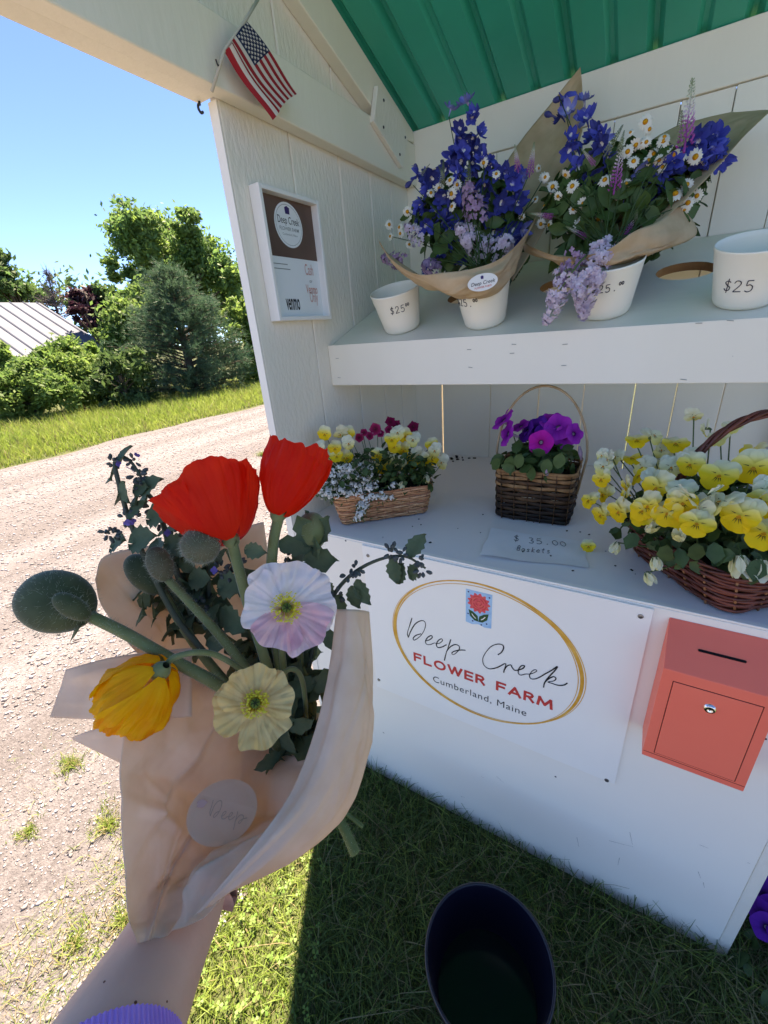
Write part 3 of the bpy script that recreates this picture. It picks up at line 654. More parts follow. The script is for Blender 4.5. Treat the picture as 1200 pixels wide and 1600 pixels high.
for txt, u0, v0, size, wd in (('$ 35.00', 0.27, 0.66, 0.20, 0.56), ('Baskets', 0.34, 0.36, 0.17, 0.34)):
    sts, L = pen(txt, 1.0)
    for st in sts:
        Q = [note_pt(u0 + px / L * wd, min(0.98, v0 + pz * size)) + np.array([0, 0, 0.0006]) for px, pz in st]
        V, Fc = tube(Q, 0.0006, 5); G.add(V, Fc)
G.build('handwriting', 'marker_ink', note)

# ================================================================== FLOWER BUILDING BLOCKS (local frame: face +Z, up +Y)
def petal(L, W, ang=0.0, cup=0.0, ruf=0.0, n=5, m=5, r0=0.0, notch=0.0, nr=3.0, ph=0.0, tipw=0.55, side=0.0):
    V = []
    for i in range(n):
        s = i / (n - 1)
        w_ = W * (math.sin(math.pi * (0.08 + (0.92 - 0.5 * tipw) * s)) ** 0.8)
        for j in range(m):
            t = -1 + 2 * j / (m - 1)
            r = r0 + L * s * (1 - 0.22 * t * t * s - notch * math.exp(-(t / 0.25) ** 2) * s * s)
            z = cup * s * s + side * t * t * s + ruf * s * math.sin(t * nr * 2 + ph) + 0.4 * ruf * s * s * math.sin(t * 9 + ph * 2)
            x, y = w_ * t, r
            V.append((x * math.cos(ang) + y * math.sin(ang), -x * math.sin(ang) + y * math.cos(ang), z))
    Fc = [(i * m + j, i * m + j + 1, (i + 1) * m + j + 1, (i + 1) * m + j) for i in range(n - 1) for j in range(m - 1)]
    return np.array(V), Fc
def leaf(L, W, bend=0.2, fold=0.2, n=5, serr=0.0):
    """leaf along +Y, face +Z"""
    V = []; rows = []
    for i in range(n + 1):
        s = i / n; w_ = W * math.sin(math.pi * min(1, s * 0.92 + 0.05)) ** 0.85 * (1 + (serr if i % 2 else -serr)) if 0 < i < n else W * 0.04
        z = -bend * L * s * s
        for t in (-1, 0, 1): V.append((w_ * t, L * s, z + fold * W * abs(t)))
    Fc = []
    for i in range(n):
        a = i * 3; Fc += [(a, a + 1, a + 4, a + 3), (a + 1, a + 2, a + 5, a + 4)]
    return np.array(V), Fc
def rdir(base, spread):
    b = unit(base) + rng.normal(0, spread, 3); return unit(b)
def gradient_mat(name, stops, axis=1, rough=0.6, trans=0.3, noise=0.0, nscale=90):
    """colour by local object coordinate along an axis (petal markings)"""
    mt = bpy.data.materials.new(name); mt.use_nodes = True; N = mt.node_tree.nodes; Lk = mt.node_tree.links
    b = N['Principled BSDF']; b.inputs['Roughness'].default_value = rough; b.inputs['Specular IOR Level'].default_value = 0.2
    tc = N.new('ShaderNodeTexCoord'); val = None
    if axis == 'r':
        sp = N.new('ShaderNodeVectorMath'); sp.operation = 'MULTIPLY'; sp.inputs[1].default_value = (1, 1, 0); Lk.new(tc.outputs['Object'], sp.inputs[0])
        ln = N.new('ShaderNodeVectorMath'); ln.operation = 'LENGTH'; Lk.new(sp.outputs[0], ln.inputs[0]); val = ln.outputs['Value']
    else:
        sp = N.new('ShaderNodeSeparateXYZ'); Lk.new(tc.outputs['Object'], sp.inputs[0]); val = sp.outputs[axis]
    mr = N.new('ShaderNodeMapRange'); mr.inputs[1].default_value = stops[0][0]; mr.inputs[2].default_value = stops[-1][0]; Lk.new(val, mr.inputs[0])
    v2 = mr.outputs[0]
    if noise > 0:
        nz = N.new('ShaderNodeTexNoise'); nz.inputs['Scale'].default_value = nscale; Lk.new(tc.outputs['Object'], nz.inputs['Vector'])
        ma = N.new('ShaderNodeMath'); ma.operation = 'MULTIPLY_ADD'; ma.inputs[1].default_value = noise; Lk.new(nz.outputs[0], ma.inputs[0])
        ad = N.new('ShaderNodeMath'); ad.operation = 'SUBTRACT'; ad.inputs[1].default_value = noise / 2; Lk.new(v2, ma.inputs[2]); Lk.new(ma.outputs[0], ad.inputs[0]); v2 = ad.outputs[0]
    rp = N.new('ShaderNodeValToRGB'); e = rp.color_ramp.elements; a, z = stops[0][0], stops[-1][0]
    e[0].position = 0; e[0].color = (*lin(stops[0][1]), 1); e[1].position = 1; e[1].color = (*lin(stops[-1][1]), 1)
    for p, c in stops[1:-1]:
        el = e.new((p - a) / (z - a)); el.color = (*lin(c), 1)
    Lk.new(v2, rp.inputs[0]); Lk.new(rp.outputs[0], b.inputs['Base Color'])
    tl = N.new('ShaderNodeBsdfTranslucent'); Lk.new(rp.outputs[0], tl.inputs[0]); ms = N.new('ShaderNodeMixShader'); ms.inputs[0].default_value = trans
    Lk.new(b.outputs[0], ms.inputs[1]); Lk.new(tl.outputs[0], ms.inputs[2]); Lk.new(ms.outputs[0], N['Material Output'].inputs[0])
    MATS[name] = mt; return mt
mat('leaf_dark', (0.036, 0.078, 0.022), (0.065, 0.120, 0.034), scale=40, rough=0.5, spec=0.4, trans=0.25)
mat('leaf_mid', (0.055, 0.115, 0.028), (0.085, 0.150, 0.040), scale=40, rough=0.5, spec=0.4, trans=0.3)
mat('stem_green', (0.075, 0.120, 0.035), (0.10, 0.15, 0.05), scale=60, rough=0.6)
mat('soil', (0.016, 0.012, 0.009), (0.035, 0.026, 0.018), scale=70, rough=1.0, bump=0.8, bscale=120, bdist=0.01)
gradient_mat('viola_yellow', [(-0.024, '#ffd21e'), (-0.002, '#ffd92c'), (0.006, '#fbe978'), (0.014, '#f6f0c2'), (0.024, '#f3f0d6')], 1, trans=0.35)
gradient_mat('viola_pale', [(-0.024, '#f5de5a'), (-0.010, '#f2e89a'), (0.004, '#eeeccb'), (0.024, '#e9ead8')], 1, trans=0.35)
mat('viola_eye', '#d98a10', rough=0.6)
mat('whisker', '#4a2a0a', rough=0.7)

def viola_mesh(name, m_, seed):
    r = random.Random(seed); G = Geo(); j = lambda a: r.uniform(-a, a)
    for ang, L, W, z in ((-0.44, 0.0235, 0.0118, -0.0036), (0.44, 0.0235, 0.0118, -0.0028), (-1.50, 0.0205, 0.0112, 0.0), (1.50, 0.0205, 0.0112, 0.0003), (math.pi, 0.0220, 0.0150, 0.0014)):
        V, Fc = petal(L * (1 + j(0.08)), W * (1 + j(0.08)), ang + j(0.12), cup=(-0.003 + j(0.003) if ang == math.pi else 0.0035 + j(0.003)) if abs(ang) > 1 else -0.003 + j(0.003), ruf=0.0016, n=6, m=7, ph=r.uniform(0, 6), notch=0.06 if ang == math.pi else 0.0)
        V[:, 2] += z; G.add(V, Fc, 0)
    V, Fc = petal(0.0045, 0.0024, math.pi, cup=0.0012, n=3, m=3); V[:, 2] += 0.0022; G.add(V, Fc, 1)
    for a in (-0.5, -0.2, 0.2, 0.5, -1.35, 1.35):
        aa = math.pi + a if abs(a) < 1 else a; d = np.array([math.sin(aa), math.cos(aa), 0]); p = d * 0.0045; q = d * 0.0105; s_ = np.array([d[1], -d[0], 0]) * 0.00055
        G.add([p - s_ + (0, 0, .0024), p + s_ + (0, 0, .0024), q + (0, 0, .0012)], [(0, 1, 2)], 2)
    V, Fc = tube([(0, 0, -0.001), (0, -0.001, -0.008), (0, -0.004, -0.013)], [0.0035, 0.003, 0.0012], 6); G.add(V, Fc, 3)
    return G.mesh(name, [m_, 'viola_eye', 'whisker', 'stem_green'], smooth=True)
VIOLA = [viola_mesh('viola_flower', 'viola_yellow', k) for k in range(4)]; VPALE = [viola_mesh('viola_flower', 'viola_pale', 10 + k) for k in range(3)]
def viola_bud():
    G = Geo()
    for k in range(5):
        V, Fc = petal(0.024, 0.009, 0, cup=0.004, n=5, m=4, tipw=0.3)
        V = np.stack([V[:, 0], V[:, 2] + 0.004, V[:, 1]], 1); a = k * 2 * math.pi / 5; c, s = math.cos(a), math.sin(a)
        G.add(np.stack([V[:, 0] * c - V[:, 1] * s, V[:, 0] * s + V[:, 1] * c, V[:, 2]], 1), Fc, 0)
    for k in range(5):
        a = k * 2 * math.pi / 5 + 0.6; c, s = math.cos(a), math.sin(a)
        G.add([(0.003 * c, 0.003 * s, -0.003), (0.0055 * c - 0.002 * s, 0.0055 * s + 0.002 * c, 0.002), (0.007 * c, 0.007 * s, 0.009), (0.0055 * c + 0.002 * s, 0.0055 * s - 0.002 * c, 0.002)], [(0, 1, 2, 3)], 1)
    return G.mesh('viola_bud', ['viola_pale', 'stem_green'], smooth=True)
VBUD = viola_bud()
def ellipsoid_hit(u, v, c, r, far=False):
    """first point of the pixel's ray on a flower mound; nearest approach if it misses"""
    d = unit(ray(u, v)); o = (CAM - c) / r; dd_ = d / r; A = dd_ @ dd_; B_ = o @ dd_; C_ = o @ o - 1; D_ = B_ * B_ - A * C_
    t = (-B_ - math.sqrt(D_)) / A if D_ > 0 else -B_ / A
    return CAM + d * t
def foliage(name, centre, rad, n, m_, parent, L=(0.02, 0.03), W=0.45, low=-0.2, shell=0.55, serr=0.0, up=0.6, clip=None):
    G = Geo(); c = np.array(centre); k = 0
    while k < n:
        d = unit(rng.normal(0, 1, 3))
        if d[2] < low: continue
        p = c + d * np.array(rad) * rng.uniform(shell, 1.0)
        if clip is not None and not clip(p): continue
        l = rng.uniform(*L); V, Fc = leaf(l, l * W * rng.uniform(0.8, 1.15), rng.uniform(0.0, 0.5), rng.uniform(0, 0.4), 4, serr)
        face = rdir(d + np.array([0, 0, up]), 0.45); M = aim(p, face, rng.uniform(0, 6.28)); G.add(xf(M, V), Fc); k += 1
    return G.build(name, m_, parent, smooth=True)
def flower_stems(parent, pts, root, m_='stem_green', r=0.0011, sag=0.3, fr=(0.35, 0.7)):
    G = Geo()
    for p in pts:
        p = np.array(p); b = np.array(root) + rng.normal(0, 0.012, 3) * (1, 1, 0); b[:2] += (p[:2] - b[:2]) * rng.uniform(*fr)
        mid = (p + b) / 2 + np.array([0, 0, 0.012 * sag]) + rng.normal(0, 0.003, 3)
        V, Fc = tube(spline([b, mid, p], 7), [r * 1.2] * 4 + [r] * 3, 5); G.add(V, Fc)
    return G.build('stems', m_, parent, smooth=True)

# ================================================================== WOVEN BASKETS
def ring_path(la, lb, rc, n):
    """rounded rectangle outline (half sizes), equal arc steps; returns points and outward normals"""
    P = []
    for cx, cy, a0 in ((la - rc, lb - rc, 0), (-(la - rc), lb - rc, math.pi / 2), (-(la - rc), -(lb - rc), math.pi), (la - rc, -(lb - rc), 1.5 * math.pi)):
        for a in np.linspace(a0, a0 + math.pi / 2, 9): P.append((cx + rc * math.cos(a), cy + rc * math.sin(a)))
    P.append(P[0]); P = np.array(P); s = np.concatenate([[0], np.cumsum(np.linalg.norm(np.diff(P, axis=0), axis=1))])
    q = np.linspace(0, s[-1], n + 1)[:-1]; X = np.stack([np.interp(q, s, P[:, 0]), np.interp(q, s, P[:, 1])], 1)
    T = np.roll(X, -1, 0) - np.roll(X, 1, 0); T /= np.linalg.norm(T, axis=1)[:, None]
    return X, np.stack([T[:, 1], -T[:, 0]], 1)
def loop_tube(P, Nn, rv, rr, n=6):
    """closed strand; P (k,3), Nn (k,3) outward; rv half height, rr half thickness"""
    k = len(P); up = np.array([0, 0, 1.0]); th = np.arange(n) * 2 * math.pi / n + math.pi / n
    V = (P[:, None] + rr * np.cos(th)[None, :, None] * Nn[:, None] + rv * np.sin(th)[None, :, None] * up).reshape(-1, 3)
    return V, [(i * n + j, i * n + (j + 1) % n, ((i + 1) % k) * n + (j + 1) % n, ((i + 1) % k) * n + j) for i in range(k) for j in range(n)]
def basket(b, centre, ang, la, lb, rc, hgt, flare, ns, rows, rr, amp, mats, stake_m, stake_r, sag=0.0, over=0.0, pieces=1, flat_stake=1.0, z0=0.004):
    """weaver rows as parts, stakes as parts"""
    c, s = math.cos(ang), math.sin(ang); cen = np.array(centre); n = ns * 4; rv = hgt / rows / 2
    def W_(X, z): return np.stack([cen[0] + X[:, 0] * c - X[:, 1] * s, cen[1] + X[:, 0] * s + X[:, 1] * c, np.full(len(X), cen[2]) + z], 1)
    def R_(N_): return np.stack([N_[:, 0] * c - N_[:, 1] * s, N_[:, 0] * s + N_[:, 1] * c, np.zeros(len(N_))], 1)
    for k in range(rows):
        t = (k + 0.5) / rows; X, N_ = ring_path(la + flare * t, lb + flare * t, rc + flare * t, n)
        off = amp * np.cos(np.arange(n) * 2 * math.pi / 8 + (k % 2) * math.pi)
        zz = z0 + hgt * t + 0.0008 * np.sin(np.arange(n) * 0.37 + k * 2.1) + 0.5 * (rv * 0.5) * np.sin(np.arange(n) * 2 * math.pi / 8 + math.pi / 2 + (k % 2) * math.pi) * over
        P = W_(X + N_ * off[:, None], zz); V, Fc = loop_tube(P, R_(N_), rv * 0.97, rr, 6)
        obj('weaver', V, Fc, mats[k % len(mats)] if not callable(mats) else mats(k), b, smooth=True)
    X0, N0 = ring_path(la, lb, rc, n); X1, N1 = ring_path(la + flare, lb + flare, rc + flare, n)
    A = W_(X0, z0 * 0.5); Z = W_(X1, z0 + hgt)
    for i in range(0, n, 4):
        V, Fc = tube([A[i] + (Z[i] - A[i]) * q for q in (0.0, 0.5, 1.02)], stake_r, 6, flat=flat_stake); obj('stake', V, Fc, stake_m, b, smooth=True)
    # floor of the basket and the earth in it
    Xb, _ = ring_path(la - 0.002, lb - 0.002, rc, 40); obj('base', W_(Xb, z0 * 0.6), [tuple(range(40))], stake_m, b)
    Xs, _ = ring_path(la + flare * 0.8 - 0.006, lb + flare * 0.8 - 0.006, rc + flare * 0.8, 40); obj('soil', W_(Xs, z0 + hgt * 0.86), [tuple(range(40))], 'soil', b)
    return lambda X, Y, z: np.array([cen[0] + X * c - Y * s, cen[1] + X * s + Y * c, cen[2] + z])
mat('wicker_tan', '#c8946a', '#a9744c', scale=50, rough=0.55, stretch=(1, 1, 0.4)); mat('wicker_pale', '#d9a880', '#bb8760', scale=60, rough=0.55); mat('wicker_rose', '#b97f5f', '#94603f', scale=45, rough=0.55)
mat('splint_brown', '#6a4a2e', '#3f2a18', scale=35, rough=0.6); mat('splint_light', '#a67d53', '#77522f', scale=40, rough=0.6); mat('splint_dark', '#2a1b11', '#17100b', scale=30, rough=0.6); mat('splint_mid', '#4a3220', '#2b1c11', scale=30, rough=0.6)
mat('willow_red', '#7c3d2c', '#552619', scale=45, rough=0.42, spec=0.45); mat('willow_brown', '#6b3122', '#43190f', scale=40, rough=0.42, spec=0.45); mat('willow_tip', '#b07a52', '#8a5a3a', scale=60, rough=0.5)
mat('handle_ash', '#c0a482', '#a1845f', scale=30, rough=0.55)
mat('wire_grey', (0.30, 0.30, 0.28), rough=0.4, metal=0.8)

# --- tan wicker basket with violas, dianthus and alyssum
d1 = np.array([0.746, 0.666]); n1 = np.array([0.666, -0.746]); half1 = 0.1195; lb1 = 0.044
c1 = np.array([0.217, 0.1365]) - n1 * lb1
bk1 = thing('wicker_basket', (c1[0], c1[1], CT), 'small tan wicker basket of violas, pinks and white alyssum', 'basket')
t1 = basket(bk1, (c1[0], c1[1], CT), math.atan2(d1[1], d1[0]), half1, lb1, 0.012, 0.088, 0.020, 30, 15, 0.0016, 0.0017, ['wicker_tan', 'wicker_pale', 'wicker_rose', 'wicker_tan'], 'wicker_rose', 0.0013, over=0.5)
P1 = np.array([c1[0], c1[1], CT + 0.10]); N1 = unit(np.array([n1[0], n1[1], 0.35]))
def z1(x, y): return 490 + x / 5.4545, 650 + y / 5.4545
vp = thing('viola_plant', (c1[0] + 0.05, c1[1] + 0.05, CT + 0.08), 'yellow and cream violas growing in the small tan basket', 'flowers')
pts = []
for x, y, pale in ((95, 150, 0), (45, 270, 1), (230, 150, 1), (290, 150, 0), (185, 270, 0), (295, 230, 1), (280, 350, 0), (195, 340, 0), (130, 340, 1), (545, 330, 0), (585, 430, 0), (665, 200, 0), (780, 165, 0), (715, 140, 1), (690, 260, 0), (770, 290, 0), (640, 350, 1), (660, 400, 0), (735, 405, 1), (850, 385, 0), (890, 325, 1), (850, 200, 1), (1010, 240, 0), (1035, 290, 1), (1010, 365, 0), (940, 380, 0), (1095, 390, 1)):
    u, v = z1(x, y); p = onp(u, v, P1, N1); p = p + unit(CAM - p) * rng.uniform(-0.012, 0.030)
    f_ = rdir(unit(CAM - p) * 1.1 + np.array([0.0, -0.2, 0.12]), 0.28 if not pale else 0.6)
    inst('viola_flower', (VPALE if pale else VIOLA)[rng.integers(0, 3)], vp, aim(p, f_, rng.normal(0, 0.25), 0.98 * rng.uniform(0.92, 1.1))); pts.append(p - f_ * 0.008)
for x, y, rl in ((940, 505, 1.2), (745, 560, 2.9)):
    u, v = z1(x, y); p = onp(u, v, P1, N1) + unit(CAM - P1) * 0.05; inst('viola_bud', VBUD, vp, aim(p, (0.5 * math.sin(rl), -0.5, -0.8), 0, 0.9)); pts.append(p)
flower_stems(vp, pts, P1 + np.array([0, 0, -0.03]))
mound1 = lambda p: p[0] > 0.005 and p[2] > CT + 0.06
G = Geo()
for k in range(620):
    a, b_ = rng.uniform(-1, 1), rng.uniform(-1, 1); q = t1(a * (half1 + 0.022), b_ * (lb1 + 0.026), 0.085 + 0.095 * rng.uniform(0, 1) * (1 - 0.4 * a * a))
    if q[0] < 0.006: continue
    l = rng.uniform(0.014, 0.026); V, Fc = leaf(l, l * 0.36, rng.uniform(0, 0.5), 0.25, 4); G.add(xf(aim(q, rdir((0, -0.2, 1), 0.6), rng.uniform(0, 6.28)), V), Fc)
G.build('foliage', 'leaf_dark', vp, smooth=True)
# pinks
gradient_mat('dianthus_petal', [(0.0, '#4a0a22'), (0.005, '#8a1240'), (0.009, '#b01c55'), (0.0125, '#c43a72'), (0.0150, '#e6b4cc')], 'r', trans=0.3, noise=0.25, nscale=300)
gradient_mat('dianthus_dark', [(0.0, '#4a0a22'), (0.006, '#7d0c38'), (0.012, '#93124a'), (0.0155, '#a31c58')], 'r', trans=0.3)
def dianthus(m_):
    G = Geo()
    for k in range(5):
        V, Fc = petal(0.0155, 0.0098, k * 2 * math.pi / 5, cup=0.001, ruf=0.0012, n=5, m=9, nr=6, ph=k, tipw=0.1); G.add(V, Fc, 0)
    V, Fc = tube([(0, 0, 0), (0, 0, -0.016)], [0.003, 0.0022], 6); G.add(V, Fc, 1)
    return G.mesh('pink_flower', [m_, 'stem_green'], smooth=True)
DIA = [dianthus('dianthus_petal'), dianthus('dianthus_dark')]
dp = thing('dianthus_plant', (c1[0], c1[1] + 0.02, CT + 0.08), 'magenta pinks with pale edges at the back of the tan basket', 'flowers'); pts = []
for x, y, k, s_ in ((390, 185, 0, 0.8), (478, 170, 0, 0.75), (528, 112, 0, 1.1), (655, 50, 1, 0.95), (705, 72, 1, 0.8), (850, 92, 1, 1.0), (640, 118, 0, 0.75), (570, 150, 0, 0.7), (430, 140, 0, 0.7), (270, 120, 1, 0.7)):
    u, v = z1(x, y); p = onp(u, v, P1 + np.array([-0.02, 0.03, 0.0]), N1); f_ = rdir(unit(CAM - p) + np.array([0, 0, 0.35]), 0.28)
    inst('pink_flower', DIA[k], dp, aim(p, f_, rng.uniform(0, 6), s_ * 1.2)); pts.append(p - f_ * 0.015)
flower_stems(dp, pts, P1 + np.array([-0.01, 0.02, -0.03]), r=0.0009)
G = Geo()
for k in range(90):
    q = P1 + np.array([rng.normal(-0.02, 0.03), rng.normal(0.02, 0.02), rng.uniform(-0.02, 0.05)])
    if q[0] < 0.01: continue
    V, Fc = leaf(rng.uniform(0.02, 0.04), 0.0018, 0.1, 0.2, 4); G.add(xf(aim(q, rdir((0, -0.8, 0.3), 0.5), rng.normal(0, 0.5)), V), Fc)
G.build('foliage', 'leaf_dark', dp, smooth=True)
# alyssum
mat('alyssum_white', (0.80, 0.80, 0.76), rough=0.6, trans=0.3)
def alyssum(seed):
    r = np.random.default_rng(seed); G = Geo()
    for k in range(17):
        d = unit(r.normal(0, 1, 3) * (1, 1, 0.6) + (0, 0, 0.9)); p = d * 0.0075; M = aim(p, d, r.uniform(0, 6))
        for q in range(4):
            V, Fc = petal(0.0022, 0.0013, q * math.pi / 2, cup=0.0002, n=3, m=3); G.add(xf(M, V), Fc, 0)
        V, Fc = tube([p * 0.1 - np.array([0, 0, 0.005]), p], 0.0003, 3, cap=False); G.add(V, Fc, 1)
    return G.mesh('flower_cluster', ['alyssum_white', 'stem_green'])
ALY = [alyssum(k) for k in range(3)]
al = thing('alyssum_plant', (c1[0] - 0.05, c1[1] - 0.06, CT + 0.07), 'white alyssum spilling over the rim of the tan basket', 'flowers'); pts = []
for k in range(150):
    if k < 118: x, y = rng.uniform(60, 500), rng.uniform(420, 690); y = max(y, 420 + 0.5 * max(0, 150 - x))
    elif k < 132: x, y = rng.uniform(510, 690), rng.uniform(560, 700)
    else:
        q = (k - 132) / 17; x, y = 440 - 60 * q + rng.normal(0, 22), 700 + 165 * q + rng.normal(0, 10)
    u, v = z1(x, y); p = onp(u, v, P1 + np.array([n1[0], n1[1], 0]) * 0.055, N1) + unit(CAM - P1) * rng.uniform(-0.01, 0.012)
    if p[0] < 0.01: continue
    inst('flower_cluster', ALY[k % 3], al, aim(p, rdir(unit(CAM - p) + np.array([0, 0, 0.3]), 0.4), rng.uniform(0, 6), rng.uniform(0.95, 1.35))); pts.append(p - np.array([0, 0, 0.004]))
flower_stems(al, pts, P1 + np.array([-0.05, -0.06, -0.03]), r=0.0007, sag=0.8)
G = Geo()
for p in pts * 4:
    V, Fc = leaf(rng.uniform(0.008, 0.014), 0.0018, 0.2, 0.2, 3); q = p + rng.normal(0, 0.009, 3) - unit(CAM - p) * 0.008
    if q[0] < 0.005: continue
    G.add(xf(aim(q, rdir(CAM - p, 0.7), rng.uniform(0, 6)), V), Fc)
G.build('foliage', 'leaf_mid', al, smooth=True)

# --- dark splint basket with petunias
c2 = np.array([0.572, 0.338])
bk2 = thing('splint_basket', (c2[0], c2[1], CT), 'dark brown splint basket with thin hoop handle holding purple petunias', 'basket')
def spl(k): return ['splint_dark', 'splint_dark', 'splint_mid', 'splint_dark', 'splint_mid', 'splint_brown', 'splint_mid', 'splint_brown', 'splint_light', 'splint_brown', 'splint_light', 'splint_light'][k]
t2 = basket(bk2, (c2[0], c2[1], CT), 0.03, 0.091, 0.078, 0.022, 0.128, 0.004, 20, 12, 0.0013, 0.0024, spl, 'splint_brown', 0.0052, flat_stake=0.25)
P = [t2(-0.103 + 0.0 * a, 0, 0.10) if False else t2(-0.110 * math.cos(a), 0.0, 0.150 + 0.178 * math.sin(a) if a > 0 and a < math.pi else 0.1) for a in np.linspace(0.02, math.pi - 0.02, 26)]
P = [t2(-0.097, 0, 0.06)] + P + [t2(0.097, 0, 0.06)]
V, Fc = tube(P, 0.0058, 8, flat=0.5); obj('handle', V, Fc, 'handle_ash', bk2, smooth=True)
V, Fc = loop_tube(*(lambda X, N_: (np.array([t2(x, y, 0.134) for x, y in X]), np.array([(a, b, 0) for a, b in N_])))(*ring_path(0.097, 0.084, 0.024, 60)), 0.0045, 0.0022); obj('rim', V, Fc, 'splint_light', bk2, smooth=True)
gradient_mat('petunia_purple', [(0.0, '#0d0410'), (0.004, '#200728'), (0.009, '#861496'), (0.022, '#ae2cb8'), (0.034, '#bc3ac2')], 'r', rough=0.7, trans=0.35, noise=0.12, nscale=120)
gradient_mat('petunia_magenta', [(0.0, '#0d0410'), (0.004, '#3a0530'), (0.009, '#bb1290'), (0.022, '#d01cac'), (0.034, '#d828b4')], 'r', rough=0.7, trans=0.35, noise=0.12, nscale=120)
gradient_mat('petunia_violet', [(0.0, '#0d0410'), (0.006, '#2a0840'), (0.016, '#5a1a92'), (0.034, '#6a24a2')], 'r', rough=0.7, trans=0.3, noise=0.12, nscale=120)
mat('petunia_tube', '#b79ab0', '#8c7f86', scale=90, rough=0.6, trans=0.3)
def petunia(m_, seed):
    r = random.Random(seed); n, k = 40, 9; V = []
    for i in range(k):
        s = i / (k - 1)
        for j in range(n):
            a = j * 2 * math.pi / n; lobe = 0.5 + 0.5 * math.cos(5 * a)
            rr = 0.0028 + 0.0305 * (s ** 1.15) * (1 - 0.10 * (1 - lobe) * s); z = -0.006 + 0.012 * (s ** 0.55) - 0.005 * s * s + 0.0022 * s * s * math.sin(5 * a + seed) + 0.0012 * s * math.sin(13 * a + seed) - 0.002 * s * (1 - lobe) ** 3
            V.append((rr * math.cos(a), rr * math.sin(a), z))
    G = Geo(); G.add(V, [(i * n + j, i * n + (j + 1) % n, (i + 1) * n + (j + 1) % n, (i + 1) * n + j) for i in range(k - 1) for j in range(n)], 0)
    Vt, Ft = tube([(0, 0, -0.004), (0, 0, -0.018), (0, -0.001, -0.030)], [0.0062, 0.0036, 0.0024], 10); G.add(Vt, Ft, 1)
    for q in range(5):
        a = q * 1.2566; Vl, Fl = leaf(0.016, 0.0026, -0.2, 0.2, 3); M = aim((0, 0, -0.029), (math.cos(a), math.sin(a), 0.25), 0); G.add(xf(M, Vl), Fl, 2)
    return G.mesh('petunia_flower', [m_, 'petunia_tube', 'leaf_mid'], smooth=True)
PET = dict(p=petunia('petunia_purple', 1), m=petunia('petunia_magenta', 2), v=petunia('petunia_violet', 3))
pp = thing('petunia_plant', (c2[0], c2[1], CT + 0.11), 'purple and magenta petunias growing in the dark splint basket', 'flowers'); pts = []
def z2(x, y): return 740 + x / 5.714, 590 + y / 5.714
for x, y, k, fd_, s_, dy in ((755, 445, 'p', (0.15, -0.95, 0.45), 1.0, 0.0), (815, 530, 'p', (0.35, -0.8, 0.05), 0.9, 0.006), (600, 580, 'm', (0.05, -0.9, 0.15), 0.92, -0.03), (560, 450, 'v', (-0.4, -0.6, 0.55), 1.05, 0.01), (470, 480, 'v', (-0.7, -0.45, 0.35), 0.95, 0.01), (700, 390, 'p', (0.1, -0.5, 0.8), 0.9, 0.02), (900, 500, 'p', (0.7, -0.5, 0.4), 0.8, 0.0), (640, 480, 'v', (-0.1, -0.8, 0.4), 0.8, 0.0), (420, 430, 'p', (-0.4, -0.4, 0.8), 0.7, 0.02), (262, 375, 'p', (-0.62, -0.35, 0.75), 1.05, 0.0), (300, 500, 'p', (-0.75, -0.50, 0.30), 1.05, -0.02)):
    p = on(*z2(x, y), 1, c2[1] - 0.02 + dy); inst('petunia_flower', PET[k], pp, aim(p, fd_, rng.uniform(0, 6), s_)); pts.append(p - unit(fd_) * 0.03 * s_)
flower_stems(pp, pts, np.array([c2[0], c2[1], CT + 0.12]), r=0.0016)
foliage('foliage', (c2[0], c2[1] - 0.01, CT + 0.135), (0.098, 0.085, 0.062), 230, 'leaf_mid', pp, L=(0.026, 0.042), W=0.36, low=0.0, shell=0.35, clip=lambda p: p[2] > CT + 0.128)
G = Geo()
for x, y in ((240, 790), (330, 760), (520, 850), (660, 790), (780, 740), (420, 740)):
    p = on(*z2(x, y), 1, c2[1] - 0.092); V, Fc = leaf(0.038, 0.0135, 0.3, 0.2, 5); G.add(xf(aim(p + (0, 0, 0.018), rdir((0, -1, 0.35), 0.2), math.pi + rng.normal(0, 0.4)), V), Fc)
G.build('hanging_leaves', 'leaf_mid', pp, smooth=True)
p = on(*z2(655, 840), 1, c2[1] - 0.092); V, Fc = tube([p + (0, 0, 0.016), p, p + (0, 0, -0.010)], [0.002, 0.006, 0.003], 8); obj('flower_bud', V, Fc, 'petunia_tube', pp, smooth=True)
p = on(*z2(935, 690), 1, c2[1] - 0.06); V, Fc = tube([p + (0, 0, 0.02), p + (0.004, 0, 0.005), p + (0.008, 0, -0.012)], [0.003, 0.005, 0.002], 8); obj('flower_bud', V, Fc, 'petunia_tube', pp, smooth=True)

# --- red willow basket with pansies
e1 = unit(np.array([-0.618, 0.786])); e2 = np.array([e1[1], -e1[0]]); L1, L2 = 0.118, 0.128
C0 = np.array([0.945, 0.010]); c3 = C0 + e1 * L1 + e2 * L2
bk3 = thing('willow_basket', (c3[0], c3[1], CT), 'large reddish brown willow basket with twisted handle full of yellow pansies', 'basket')
t3 = basket(bk3, (c3[0], c3[1], CT), math.atan2(e2[1], e2[0]), L2, L1, 0.035, 0.074, 0.022, 22, 11, 0.0031, 0.0034, ['willow_red', 'willow_brown', 'willow_red'], 'willow_tip', 0.0022, over=0.9)
